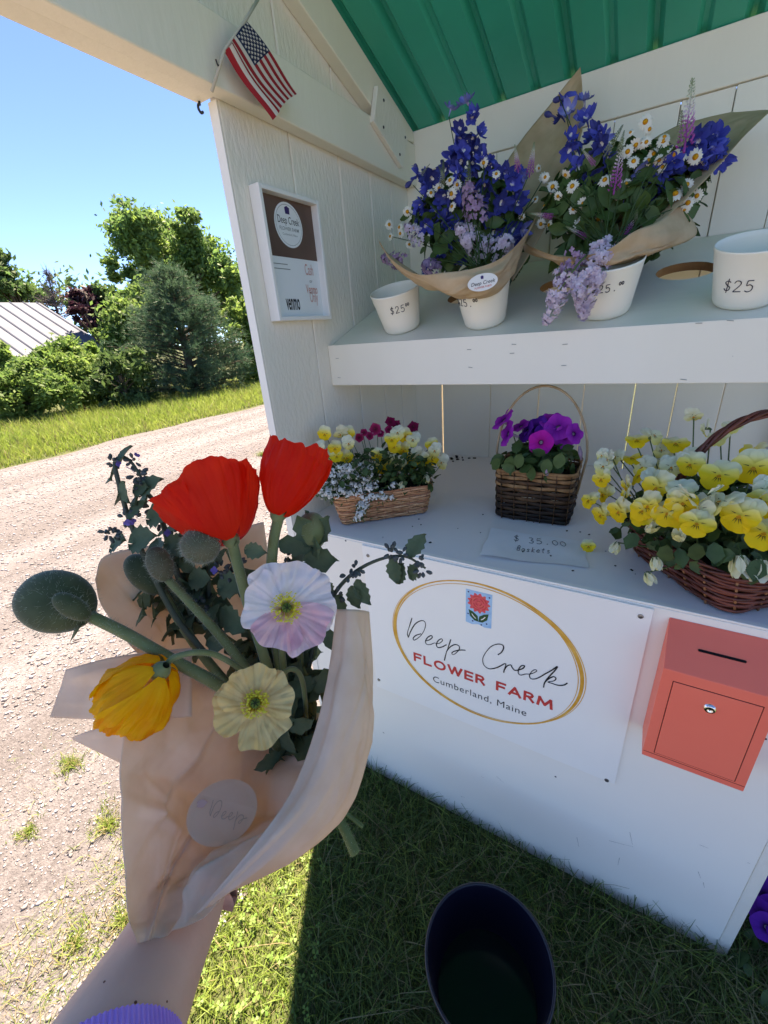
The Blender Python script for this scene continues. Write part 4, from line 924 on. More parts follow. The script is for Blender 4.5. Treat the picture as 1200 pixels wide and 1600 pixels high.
# rolled rim and twisted handle
for k in range(3):
    X, N_ = ring_path(L2 + 0.022, L1 + 0.022, 0.057, 90); a = np.arange(90) * 2 * math.pi / 10 + k * 2 * math.pi / 3
    P = np.array([t3(x + nx * 0.004 * math.cos(q), y + ny * 0.004 * math.cos(q), 0.080 + 0.004 * math.sin(q)) for (x, y), (nx, ny), q in zip(X, N_, a)])
    V, Fc = loop_tube(P, np.array([(x, y, 0) for x, y in N_]), 0.0030, 0.0030); obj('rim_strand', V, Fc, 'willow_brown' if k else 'willow_red', bk3, smooth=True)
hc = np.array([0.985, 0.235]); hd = np.array([0.97, 0.24])
for k in range(4):
    P = []
    for a in np.linspace(0.0, math.pi, 70):
        q = a * 7 + k * math.pi / 2; rr = 0.142 + 0.0052 * math.cos(q); P.append((hc[0] - hd[0] * rr * math.cos(a) - hd[1] * 0.0052 * math.sin(q), hc[1] - hd[1] * rr * math.cos(a) + hd[0] * 0.0052 * math.sin(q), CT + 0.060 + (0.235 + 0.0052 * math.cos(q)) * math.sin(a)))
    V, Fc = tube(P, 0.0036, 6); obj('handle_strand', V, Fc, ['willow_red', 'willow_brown'][k % 2], bk3, smooth=True)
pn = thing('pansy_plant', (c3[0], c3[1], CT + 0.07), 'bright yellow and cream pansies growing in the red willow basket', 'flowers'); pts = []
mc, mr_ = np.array([c3[0] - 0.02, c3[1] + 0.01, CT + 0.085]), np.array([0.20, 0.20, 0.135])
def z3(x, y): return 880 + x / 3.75, 580 + y / 3.75
PAN = [(430, 405, 0, 1), (395, 510, 0, 1), (525, 375, 1, 1), (655, 425, 0, 1.1), (575, 460, 1, .8), (630, 560, 1, 1), (310, 500, 1, .8), (265, 515, 1, .8), (228, 490, 1, .6), (235, 555, 1, .9), (225, 630, 0, .9), (240, 720, 0, .95), (155, 755, 0, .9), (225, 840, 0, .95), (330, 820, 0, 1.05), (370, 680, 0, .95), (355, 735, 0, .9), (470, 560, 1, 1), (460, 615, 0, 1.1), (555, 680, 0, 1.25), (690, 690, 1, 1.1), (500, 785, 0, 1.1), (475, 845, 0, 1.05), (612, 830, 0, 1.15), (740, 745, 1, 1.1), (800, 805, 1, 1.1), (785, 890, 0, 1.1), (715, 860, 0, 1.05), (920, 610, 0, 1.3), (930, 765, 1, 1.2), (1040, 845, 0, 1.3), (1115, 560, 0, 1.35), (1190, 770, 0, 1.3), (1185, 950, 0, 1.25), (762, 262, 1, .75), (830, 335, 1, .8), (915, 385, 1, .9), (988, 320, 1, .75), (690, 540, 1, .85), (750, 500, 1, .8), (1165, 700, 1, 1.1), (860, 730, 1, .9)]
PAN += [(rng.uniform(380, 1200), rng.uniform(420, 930), int(rng.uniform() < 0.5), rng.uniform(0.85, 1.15)) for _ in range(9)]
for x, y, pale, s_ in PAN:
    p = ellipsoid_hit(*z3(x, y), mc, mr_); p = p + unit(CAM - p) * rng.uniform(-0.01, 0.012); out = unit((p - mc) / mr_)
    f_ = rdir(unit(CAM - p) * 1.0 + out * 0.5 + np.array([-0.1, 0, 0.0]), 0.34 if not pale else 0.5); dist = np.linalg.norm(CAM - p)
    inst('pansy_flower', (VPALE if pale else VIOLA)[rng.integers(0, 3)], pn, aim(p, f_, rng.normal(0, 0.25), s_ * 1.10)); pts.append(p - f_ * 0.009)
for x, y, dz in ((540, 1090, 1), (490, 1180, 1), (320, 1005, 1), (1030, 1080, 1), (1160, 1105, 1), (490, 935, -1), (690, 990, -1)):
    p = ellipsoid_hit(*z3(x, y), mc + (0, 0, -0.03), mr_ * (1.0, 1.0, 1.0)); inst('pansy_bud', VBUD, pn, aim(p, (rng.uniform(-0.4, 0.6), -0.4, -0.8 * dz), 0, 1.0 if x < 900 else 1.5)); pts.append(p)
flower_stems(pn, pts, mc + (0, 0, -0.04), r=0.0013)
foliage('foliage', mc + (0, 0, -0.02), mr_ * (0.93, 0.93, 0.90), 950, 'leaf_dark', pn, L=(0.016, 0.030), W=0.36, low=-0.05, shell=0.55, serr=0.12, clip=lambda p: p[2] > CT + 0.07 and p[1] > -0.035)
foliage('foliage', mc + (0, 0, -0.02), mr_ * (0.86, 0.86, 0.85), 420, 'leaf_mid', pn, L=(0.014, 0.026), W=0.34, low=-0.05, shell=0.6, serr=0.12, clip=lambda p: p[2] > CT + 0.07)
G = Geo()
for x, y in ((270, 960), (600, 1060), (870, 1050), (660, 1080), (1090, 1180), (1130, 1150), (1000, 1120), (760, 1050), (420, 990)):
    p = ellipsoid_hit(*z3(x, y), mc + (0, 0, -0.03), mr_); V, Fc = leaf(0.034, 0.0125, 0.3, 0.2, 5, 0.1); G.add(xf(aim(p + (0, 0, 0.014), rdir(unit(CAM - p) + (0, 0, 0.2), 0.25), math.pi + rng.normal(0, 0.5)), V), Fc)
G.build('hanging_leaves', 'leaf_dark', pn, smooth=True)
# a fallen viola on the counter by the note
p = on(919, 853, 2, CT + 0.012)
fv = inst('fallen_viola', VIOLA[1], None, aim(p, (0.15, -0.75, 0.5), 0.1, 0.72)); tag(fv, 'single fallen yellow and cream viola blossom by the price note', 'flower')
# crumbs of earth and dry bits on the counter
G = Geo()
for k in range(60):
    u, v = (rng.uniform(560, 1000), rng.uniform(800, 900)) if k < 34 else (rng.normal(722, 14), rng.normal(716, 3))
    p = on(u, v, 2, CT + 0.0006)
    if not (0.02 < p[0] < 1.08 and 0.02 < p[1] < 0.76): continue
    s_ = rng.uniform(0.0006, 0.002) * (1 if k < 34 else 2.0); V, Fc = box(-s_ * rng.uniform(1, 2.5), s_, -s_, s_, 0, s_ * 0.8); a = rng.uniform(0, 6); V = np.stack([V[:, 0] * math.cos(a) - V[:, 1] * math.sin(a), V[:, 0] * math.sin(a) + V[:, 1] * math.cos(a), V[:, 2]], 1); G.add(V + p, Fc)
tag(G.build('crumbs', 'soil'), 'dark crumbs of earth scattered over the counter', 'crumbs', kind='stuff')

# ================================================================== PAPER SHEETS
mat('kraft', '#d9bd98', '#ccae88', scale=26, rough=0.8, bump=0.25, bscale=55, bdist=0.004, trans=0.28)
mat('kraft_tag', (0.78, 0.74, 0.68), rough=0.6)
def sheet(rows, nu=22, nv=22, crinkle=0.0, seed=0, fold=3.0):
    """rows of (u, v, depth) control points -> smooth world-space grid"""
    C_ = [spline([dep(*p) for p in r], nu) for r in rows]
    V = np.stack([spline([c[i] for c in C_], nv) for i in range(nu)], 1)          # (nv, nu, 3)
    if crinkle > 0:
        r = np.random.default_rng(seed); du = np.gradient(V, axis=1); dv = np.gradient(V, axis=0); nn = np.cross(du, dv); nn /= np.linalg.norm(nn, axis=2)[..., None] + 1e-12
        U, W_ = np.meshgrid(np.linspace(0, 1, nu), np.linspace(0, 1, nv)); h = np.zeros_like(U)
        for k in range(int(5 + fold * 5)):                       # crisp creases: tents over random lines, fading out along their length
            a = r.uniform(0, 2 * math.pi); cu, cv = r.uniform(0, 1), r.uniform(0, 1); dl = (U - cu) * math.cos(a) + (W_ - cv) * math.sin(a); al = -(U - cu) * math.sin(a) + (W_ - cv) * math.cos(a); wd = r.uniform(0.06, 0.30)
            h += np.where(dl > 0, np.maximum(0, 1 - dl / wd), np.maximum(0, 1 + dl / (wd * r.uniform(0.3, 1.2)))) * np.exp(-(al / r.uniform(0.15, 0.6)) ** 2) * r.uniform(-1, 1)
        for k in range(int(6 + fold * 6)):                       # fine sharp creases
            a = r.uniform(0, 2 * math.pi); cu, cv = r.uniform(0, 1), r.uniform(0, 1); dl = (U - cu) * math.cos(a) + (W_ - cv) * math.sin(a); al = -(U - cu) * math.sin(a) + (W_ - cv) * math.cos(a); wd = r.uniform(0.02, 0.07)
            h += np.maximum(0, 1 - np.abs(dl) / wd) * np.exp(-(al / r.uniform(0.08, 0.4)) ** 2) * r.uniform(-0.6, 0.6)
        h *= 0.2 + 0.8 * np.clip(np.minimum(np.minimum(U, 1 - U), np.minimum(W_, 1 - W_)) / 0.16, 0, 1)
        V = V + nn * (h * crinkle)[..., None]
    V = V.reshape(-1, 3)
    return V, [(j * nu + i, j * nu + i + 1, (j + 1) * nu + i + 1, (j + 1) * nu + i) for j in range(nv - 1) for i in range(nu - 1)]
def paper(name, rows, parent, m_='kraft', crinkle=0.0, seed=0, nu=24, nv=24, fold=3.0):
    V, Fc = sheet(rows, nu, nv, crinkle, seed, fold); o = obj(name, V, Fc, m_, parent, smooth=True)
    s = o.modifiers.new('thick', 'SOLIDIFY'); s.thickness = 0.0004; return o

# ================================================================== CUT FLOWERS
gradient_mat('delph_blue', [(0.0, '#d8d4e6'), (0.0028, '#7078cc'), (0.006, '#3d48aa'), (0.014, '#4854b8'), (0.022, '#5763c4')], 'r', rough=0.5, trans=0.3, noise=0.3, nscale=160)
gradient_mat('delph_pale', [(0.0, '#e6e2ea'), (0.004, '#a3a8e0'), (0.014, '#7f86d0'), (0.022, '#6e74c6')], 'r', rough=0.5, trans=0.3, noise=0.3, nscale=160)
gradient_mat('delph_dark', [(0.0, '#6a6a98'), (0.006, '#2f387e'), (0.022, '#3d4796')], 'r', rough=0.5, trans=0.25, noise=0.3, nscale=160)
mat('daisy_white', (0.82, 0.80, 0.70), rough=0.6, trans=0.25); mat('daisy_disc', '#d8991c', '#b87612', scale=400, rough=0.8, bump=0.6, bscale=900, bdist=0.002)
mat('lilac_pale', '#c4b0c6', '#e2d6e0', scale=140, rough=0.6, trans=0.3); mat('lilac_deep', '#8d6f95', '#b79bb6', scale=140, rough=0.6, trans=0.3)
gradient_mat('veronica_pink', [(0.0, '#a8489a'), (0.03, '#c070b2'), (0.042, '#e0cbd8'), (0.062, '#dcdcc6'), (0.085, '#8a9a68')], 2, trans=0.2)
gradient_mat('veronica_green', [(0.0, '#8a8a70'), (0.03, '#9aa27c'), (0.05, '#71804f'), (0.085, '#4c6136')], 2, trans=0.2)
def delphinium(m_, seed, cup=0.004):
    r = random.Random(seed); G = Geo()
    for k in range(5):
        V, Fc = petal(0.0215 * r.uniform(0.75, 1.12), 0.0088 * r.uniform(0.8, 1.15), k * 2 * math.pi / 5 + r.uniform(-0.3, 0.3), cup=cup + r.uniform(-0.006, 0.008), ruf=0.0034, n=6, m=6, r0=0.001, ph=r.uniform(0, 6), tipw=0.35, side=r.uniform(-0.002, 0.005)); V[:, 2] += 0.0006 * (k % 2); G.add(V, Fc, 0)
    for k in range(4):
        V, Fc = petal(0.0058, 0.0030, k * math.pi / 2 + 0.4, cup=0.005, ruf=0.001, n=4, m=4); V[:, 2] += 0.001; G.add(V, Fc, 1 if k < 2 else 0)
    V, Fc = tube(spline([(0, 0, 0), (0, 0.002, -0.008), (0, 0.007, -0.018)], 6), [0.0035, 0.003, 0.0026, 0.002, 0.0016, 0.001], 6); G.add(V, Fc, 0)
    return G.mesh('delphinium_floret', [m_, 'daisy_white'], smooth=True)
DEL = [delphinium('delph_blue', 1, 0.008), delphinium('delph_blue', 2, 0.014), delphinium('delph_dark', 3, 0.016), delphinium('delph_pale', 4, 0.010), delphinium('delph_blue', 5, 0.012), delphinium('delph_dark', 6, 0.010), delphinium('delph_blue', 7, 0.003)]
def delph_bud():
    V, Fc = lathe([(0.0, 0.012), (0.003, 0.0105), (0.0048, 0.006), (0.0040, 0.001), (0.0018, -0.003), (0.0008, -0.012)], 8); return mesh('delphinium_bud', V, Fc, ['delph_dark'], smooth=True)
DBUD = delph_bud()
def daisy(seed):
    r = random.Random(seed); G = Geo(); n = 15
    for k in range(n):
        V, Fc = petal(0.0098 * r.uniform(0.85, 1.1), 0.0021, k * 2 * math.pi / n + r.uniform(-0.08, 0.08), cup=-0.0025 + r.uniform(-0.002, 0.0015), n=4, m=3, r0=0.003, tipw=0.6, side=0.0004); G.add(V, Fc, 0)
    V, Fc = lathe([(0.0, 0.0038), (0.0022, 0.0032), (0.0040, 0.0016), (0.0048, -0.0005), (0.0030, -0.0022), (0.0008, -0.003)], 10); G.add(V, Fc, 1)
    return G.mesh('daisy', ['daisy_white', 'daisy_disc'], smooth=True)
DAI = [daisy(k) for k in range(3)]
def lilac(seed, m_):
    r = np.random.default_rng(seed); G = Geo()
    for k in range(85):
        s = r.uniform(0, 1) ** 0.8; a = r.uniform(0, 6.28); rad = 0.021 * (1 - s) ** 0.6 * r.uniform(0.65, 1.0) + 0.003; p = np.array([rad * math.cos(a), rad * math.sin(a), 0.058 * s]); d = unit(np.array([math.cos(a), math.sin(a), 0.45 + s * 0.8]) + r.normal(0, 0.25, 3)); M = aim(p, d, r.uniform(0, 6))
        for q in range(4):
            V, Fc = petal(0.0052, 0.0021, q * math.pi / 2, cup=-0.0004 + r.uniform(-0.001, 0.0015), n=3, m=3); G.add(xf(M, V), Fc, 0)
    return G.mesh('lilac_cluster', [m_], smooth=True)
LIL = [lilac(1, 'lilac_pale'), lilac(2, 'lilac_pale'), lilac(3, 'lilac_deep')]
def veronica(m_, seed):
    r = np.random.default_rng(seed); G = Geo()
    for k in range(150):
        s = k / 150; a = k * 2.39996; rad = 0.0074 * (1 - s) ** 0.75 + 0.0010; z = 0.088 * s; b = 0.0026 * (1 - 0.55 * s)
        d = np.array([math.cos(a), math.sin(a), 0.5]); p = np.array([rad * math.cos(a), rad * math.sin(a), z]); t = np.array([-math.sin(a), math.cos(a), 0])
        up = np.cross(d, t); G.add([p - d * b * 0.4 - t * b * 0.7, p - d * b * 0.4 + t * b * 0.7, p + d * b * 1.2 + up * b * 0.3, p - d * b * 0.2 - up * b * 0.8], [(0, 3, 2), (3, 1, 2), (0, 2, 1)])
    V, Fc = tube([(0, 0, -0.01), (0, 0, 0.085)], [0.0014, 0.0005], 5); G.add(V, Fc)
    return G.mesh('veronica_spike', [m_])
VER = [veronica('veronica_pink', 1), veronica('veronica_green', 2)]

def bouquet(root, zx, mc, mr, dele, dai, lil, ver, stem_root):
    pts = []
    for x, y, k, s_ in dele:
        p = ellipsoid_hit(*zx(x, y), mc, mr); p = p + unit(CAM - p) * rng.uniform(-0.025, 0.008); out = unit((p - mc) / mr)
        f_ = rdir(unit(CAM - p) * 0.6 + out * 0.7 + (0, 0, -0.1), 0.75) if k < 5 else unit(CAM - p)
        if k == 4: inst('delphinium_bud', DBUD, root, aim(p, rdir(out, 0.4), 0, s_ * 1.3))
        else: inst('delphinium_floret', DEL[6 if k == 5 else (k if k == 3 else [k, 4, 5, k][rng.integers(0, 4)])], root, aim(p, f_, rng.uniform(0, 6), s_ * 1.12))
        pts.append(p - f_ * 0.012)
        if k in (0, 1, 2):
            q = p - unit(CAM - p) * rng.uniform(0.008, 0.025) + rng.normal(0, 0.012, 3); inst('delphinium_floret', DEL[rng.integers(0, 6)], root, aim(q, rdir(unit(CAM - q) * 0.5 + out, 0.5), rng.uniform(0, 6), s_ * 1.0))
    for x, y, s_ in dai:
        p = ellipsoid_hit(*zx(x, y), mc, mr); p = p + unit(CAM - p) * rng.uniform(0.0, 0.022); out = unit((p - mc) / mr)
        f_ = rdir(unit(CAM - p) * 0.9 + out * 0.4 + (0, 0, 0.25), 0.32); inst('daisy', DAI[rng.integers(0, 3)], root, aim(p, f_, rng.uniform(0, 6), s_ * 0.95)); pts.append(p - f_ * 0.003)
    for x, y, k, s_, d in lil:
        p = ellipsoid_hit(*zx(x, y), mc, mr) + 0.02 * unit(CAM - mc); inst('lilac_cluster', LIL[k], root, aim(p, d, rng.uniform(0, 6), s_ * 1.25)); pts.append(p)
    for (x0, y0), (x1, y1), k in ver:
        a = ellipsoid_hit(*zx(x0, y0), mc, mr); b = on_depth_like(zx(x1, y1), a); L_ = np.linalg.norm(b - a)
        f_ = 0.965; a, b = CAM + (a - CAM) * f_, CAM + (b - CAM) * f_; inst('veronica_spike', VER[k], root, aim(a, b - a, 0, L_ * f_ / 0.088)); pts.append(a)
    flower_stems(root, pts[::4], stem_root, r=0.0010, sag=0.5, fr=(0.0, 0.22), m_='leaf_dark')
def on_depth_like(uv, ref):
    z = float(BR[2] @ (ref - CAM)); return dep(*uv, z)

# --- bouquet in the second bucket
def zA(x, y): return 560 + x / 3.529, 90 + y / 3.529
rimA = shelf_pt(0.422, 0.074, 0.10)
bqA = thing('flower_bouquet', shelf_pt(0.422, 0.074, 0.004), 'delphinium and lilac bouquet in kraft paper with an oval white paper tag', 'bouquet', 'wrapped bouquets in buckets')
mcA = dep(722, 335, 1.085); mrA = np.array([0.185, 0.12, 0.24])
dele = [(510, 285, 3, .7), (600, 245, 3, .85), (628, 335, 0, .8), (550, 440, 1, .9), (572, 515, 0, .95), (640, 440, 2, .8), (645, 505, 2, .85), (575, 575, 0, .9), (552, 645, 2, .9), (330, 635, 2, .75), (400, 670, 0, .95), (480, 615, 2, .85), (285, 690, 4, 1), (320, 620, 4, .9), (385, 725, 1, .85), (350, 820, 1, .95), (440, 850, 0, 1), (470, 900, 1, 1), (430, 960, 0, 1), (375, 925, 2, .95), (500, 950, 0, 1), (520, 1000, 1, .95), (450, 1040, 2, .95), (550, 1095, 5, 1.05), (740, 775, 1, 1), (790, 800, 0, 1.05), (870, 805, 0, 1), (850, 700, 1, .95), (912, 665, 3, .85), (750, 965, 5, 1.1), (850, 945, 0, .95), (870, 985, 1, .95), (690, 690, 2, .9), (720, 575, 0, .8), (600, 1060, 2, .95), (590, 800, 2, .95), (560, 740, 2, .9), (690, 560, 2, .8), (810, 640, 2, .9), (620, 620, 2, .8), (640, 960, 2, .9), (480, 760, 2, .9), (560, 900, 2, .9), (700, 880, 2, .8), (420, 1120, 2, .8)]
dai = [(505, 675, 1), (512, 750, 1.1), (445, 720, .9), (270, 850, 1), (170, 920, 1), (225, 935, .9), (305, 940, 1.1), (175, 985, .85), (230, 970, .9), (400, 745, .9), (515, 820, .9), (690, 580, .9), (340, 1020, .8), (280, 1030, .8), (545, 700, .9), (1025, 660, 1), (1070, 710, 1.1), (1005, 920, 1), (995, 610, .7), (975, 780, .7), (760, 640, .8), (900, 880, .7)]
lil = [(270, 1130, 2, .95, (-0.6, -0.5, 0.2)), (350, 1010, 0, .8, (-0.3, -0.6, 0.5)), (420, 1160, 2, .85, (0, -0.8, 0.1)), (690, 1050, 0, 1.1, (-0.3, -0.9, 0.2)), (770, 1060, 0, 1.1, (0.5, -0.8, 0.1)), (660, 900, 2, 1.15, (-0.1, -0.6, 0.7)), (640, 1000, 0, .9, (-0.3, -0.7, 0.3))]
ver = [((880, 620), (862, 478), 0), ((945, 640), (970, 465), 0), ((600, 760), (612, 565), 1), ((470, 660), (440, 590), 1), ((350, 640), (395, 585), 1), ((460, 700), (470, 560), 1)]
bouquet(bqA, zA, mcA, mrA, dele, dai, lil, ver, rimA + SN * 0.03)
foliage('foliage', mcA + (0, 0.02, -0.07), mrA * (0.85, 0.8, 0.68), 620, 'leaf_dark', bqA, L=(0.03, 0.06), W=0.18, low=-0.5, shell=0.25, clip=lambda p: p[1] < 0.74 and p[2] > 1.47 and (p[2] > 1.66 or abs(p[0] - 0.40) < 0.08 + 0.8 * (p[2] - 1.47)))
foliage('foliage', mcA + (0, -0.01, -0.08), mrA * (0.92, 1.06, 0.66), 520, 'leaf_mid', bqA, L=(0.025, 0.05), W=0.34, low=-0.9, shell=0.8, up=0.1, clip=lambda p: p[1] < 0.74 and p[2] > 1.47 and (p[2] > 1.66 or abs(p[0] - 0.40) < 0.08 + 0.8 * (p[2] - 1.47)))
paper('paper_wrap', [[(590, 372, 1.02), (612, 405, 0.965), (650, 428, 0.91), (692, 426, 0.872), (738, 420, 0.855), (785, 402, 0.865), (822, 365, 0.90), (842, 330, 0.95)],
                     [(606, 395, 1.03), (632, 424, 0.975), (664, 444, 0.92), (696, 459, 0.885), (738, 446, 0.865), (780, 428, 0.875), (812, 390, 0.905), (826, 365, 0.95)],
                     [(690, 452, 1.0), (697, 458, 0.96), (706, 462, 0.93), (726, 464, 0.91), (752, 466, 0.90), (776, 458, 0.905), (792, 440, 0.925), (796, 430, 0.96)]], bqA, crinkle=0.008, seed=3, nu=70, nv=24, fold=4)
paper('back_sheet', [[(736, 350, 1.17), (800, 240, 1.11), (862, 160, 1.05), (907, 104, 1.01)], [(765, 380, 1.14), (815, 280, 1.09), (870, 200, 1.045), (909, 125, 1.01)], [(790, 410, 1.08), (840, 320, 1.055), (885, 240, 1.025), (911, 165, 0.995)], [(800, 440, 1.0), (850, 360, 1.0), (890, 270, 0.995), (910, 205, 0.975)]], bqA, crinkle=0.006, seed=5, nu=40, nv=40)
tg = dep(754, 441, 0.850); tn_ = unit(CAM - tg); Mt = aim(tg + tn_ * 0.004, rdir(tn_ + (0, 0, 0.2), 0.0), 0.12)
V = [(0.030 * math.cos(a), 0.016 * math.sin(a), 0) for a in np.linspace(0, 6.283, 33)[:-1]]; tgo = obj('paper_tag', xf(Mt, V), [tuple(range(32))], 'kraft_tag', bqA)
V, Fc = text_mesh('Deep Creek', 0.0095, shear=0.3); obj('lettering', xf(Mt, V + (0, -0.004, 0.0006)), Fc, 'print_black', tgo)
V, Fc = text_mesh('FLOWER FARM', 0.0050); obj('lettering', xf(Mt, V + (0, -0.0105, 0.0006)), Fc, 'print_coral', tgo)
V = [(-0.0025, 0.006, 0.0006), (0.0025, 0.006, 0.0006), (0.003, 0.011, 0.0006), (0, 0.0125, 0.0006), (-0.003, 0.011, 0.0006)]; obj('tag_bloom', xf(Mt, V), [tuple(range(5))], 'print_violet', tgo)

# --- bouquet in the third bucket
def zB(x, y): return 800 + x / 3, 90 + y / 3
rimB = shelf_pt(0.680, 0.078, 0.10)
bqB = thing('flower_bouquet', shelf_pt(0.680, 0.078, 0.004), 'daisy, delphinium and veronica bouquet in kraft paper with a tall upright spike', 'bouquet', 'wrapped bouquets in buckets')
mcB = dep(962, 320, 0.955); mrB = np.array([0.20, 0.13, 0.21])
dele = [(240, 190, 2, .8), (268, 250, 3, .9), (340, 200, 3, .75), (180, 270, 4, 1), (225, 195, 4, 1), (350, 285, 0, .9), (392, 350, 0, .85), (300, 395, 0, .8), (268, 430, 1, .85), (312, 515, 5, 1.05), (400, 430, 2, .8), (420, 410, 2, .8), (380, 570, 2, .9), (340, 600, 2, .9), (585, 545, 3, .95), (600, 600, 3, .95), (560, 660, 3, .95), (690, 540, 0, .95), (722, 520, 2, .95), (700, 615, 0, 1), (660, 690, 0, .95), (640, 575, 2, .9), (870, 390, 1, 1), (920, 430, 0, 1), (955, 370, 1, 1), (975, 480, 2, .85), (905, 480, 0, .9), (940, 420, 2, .9), (760, 520, 2, .8), (450, 480, 2, .8)]
dai = [(625, 300, 1.1), (645, 335, .8), (580, 410, 1), (542, 440, 1), (612, 400, .9), (570, 485, 1), (710, 390, 1), (715, 370, .8), (665, 450, .9), (640, 480, .8), (757, 455, 1.2), (800, 455, 1), (860, 465, 1.2), (705, 512, .8), (190, 605, 1.1), (282, 602, 1.1), (250, 550, .9), (435, 572, 1.1), (535, 590, .9), (335, 685, 1.1), (230, 690, .95), (287, 710, .85), (322, 775, 1.2), (405, 757, 1.05), (765, 637, 1.3), (820, 595, 1), (825, 680, 1.1), (866, 648, 1), (805, 712, 1), (740, 735, .8), (135, 780, 1), (172, 785, .85), (152, 695, .9), (155, 560, .8), (215, 650, .8), (500, 655, .6), (630, 395, .8), (555, 350, .6), (690, 480, .8)]
lil = [(300, 930, 2, 1.1, (-0.2, -0.4, -0.7)), (262, 1010, 0, 1.15, (-0.3, -0.3, -0.8)), (225, 1090, 0, 1.1, (-0.3, -0.2, -0.9)), (395, 920, 0, 1.4, (0.1, -0.5, -0.5)), (420, 900, 1, 1.2, (0.1, -0.6, -0.2)), (365, 1000, 0, 1.4, (0.0, -0.3, -0.9)), (350, 1080, 0, 1.0, (0.0, -0.2, -0.95)), (330, 1020, 0, 1.0, (0, -0.6, -0.6))]
ver = [((810, 410), (848, 95), 0), ((480, 615), (520, 378), 0), ((530, 845), (590, 700), 0), ((440, 450), (520, 315), 1), ((500, 440), (527, 340), 1), ((385, 500), (325, 425), 0), ((345, 840), (250, 790), 0), ((190, 745), (80, 730), 0), ((790, 400), (796, 245), 1), ((580, 760), (590, 690), 1)]
bouquet(bqB, zB, mcB, mrB, dele, dai, [], ver, rimB + SN * 0.03)
# lilac hangs over the front of the bucket
pts = []
for x, y, k, s_, d in lil:
    p = dep(*zB(x, y), 0.815 - 0.0001 * (y - 900)); inst('lilac_cluster', LIL[k], bqB, aim(p, d, rng.uniform(0, 6), s_)); pts.append(p)
flower_stems(bqB, pts, rimB + SN * 0.01, r=0.0016)
foliage('foliage', mcB + (0, 0.02, -0.05), mrB * (0.85, 0.8, 0.70), 560, 'leaf_dark', bqB, L=(0.03, 0.06), W=0.2, low=-0.6, shell=0.25, clip=lambda p: p[1] < 0.74 and p[2] > 1.49 and (p[2] > 1.66 or abs(p[0] - 0.68) < 0.07 + 0.75 * (p[2] - 1.49)))
foliage('foliage', mcB + (0, -0.02, -0.05), mrB * (0.92, 1.08, 0.72), 760, 'leaf_mid', bqB, L=(0.025, 0.05), W=0.34, low=-0.9, shell=0.8, up=0.1, clip=lambda p: p[1] < 0.74 and p[2] > 1.49 and (p[2] > 1.66 or abs(p[0] - 0.68) < 0.07 + 0.75 * (p[2] - 1.49)))
G = Geo()
for x, y, L_, d, ro in ((300, 850, 0.085, (0.1, -0.8, 0.5), 2.5), (420, 800, 0.07, (0, -0.9, 0.4), 3.4), (640, 700, 0.07, (0.3, -0.7, 0.5), 4.0), (520, 700, 0.06, (-0.2, -0.8, 0.5), 2.6), (480, 820, 0.07, (0.2, -0.8, 0.3), 3.0), (700, 720, 0.06, (0, -0.8, 0.6), 4.2), (600, 860, 0.06, (0, -0.8, 0.4), 3.2)):
    p = ellipsoid_hit(*zB(x, y), mcB, mrB * 0.95); V, Fc = leaf(L_, L_ * 0.2, 0.15, 0.3, 7); G.add(xf(aim(p, d, ro), V), Fc)
G.build('large_leaves', 'leaf_mid', bqB, smooth=True)
paper('paper_wrap', [[(816, 378, 0.98), (838, 390, 0.91), (880, 402, 0.83), (945, 392, 0.77), (990, 362, 0.765), (1030, 345, 0.79), (1062, 318, 0.83)],
                     [(826, 396, 0.98), (850, 404, 0.91), (888, 410, 0.84), (948, 412, 0.785), (1000, 398, 0.78), (1045, 385, 0.80), (1087, 368, 0.83)],
                     [(896, 408, 0.93), (904, 411, 0.89), (918, 413, 0.86), (945, 416, 0.82), (968, 414, 0.81), (990, 408, 0.82), (1000, 402, 0.84)]], bqB, crinkle=0.008, seed=8, nu=70, nv=24, fold=4)
paper('back_sheet', [[(955, 415, 0.82), (1005, 372, 0.81), (1070, 312, 0.80), (1120, 262, 0.80), (1160, 215, 0.81), (1205, 172, 0.83)], [(950, 400, 0.87), (985, 345, 0.89), (1040, 280, 0.89), (1090, 230, 0.885), (1140, 195, 0.88), (1192, 172, 0.87)], [(930, 390, 0.95), (955, 300, 0.99), (1000, 235, 0.985), (1050, 200, 0.965), (1095, 186, 0.945), (1140, 176, 0.92)]], bqB, crinkle=0.006, seed=9, nu=40, nv=40)

# ================================================================== POPPY BOUQUET held in the hand
def zH(x, y): return 120 + x / 2.143, 660 + y / 2.143
hb = thing('poppy_bouquet', dep(470, 1250, 0.42), 'hand held bouquet of red, yellow, pink and cream poppies wrapped in kraft paper', 'bouquet')
mat('kraft_near', '#fbe4ca', '#f3d8ba', scale=30, rough=0.75, bump=0.22, bscale=90, bdist=0.003, trans=0.42)
mat('kraft_tag2', '#ecd0b0', '#e6c8a6', scale=20, rough=0.75, trans=0.35)
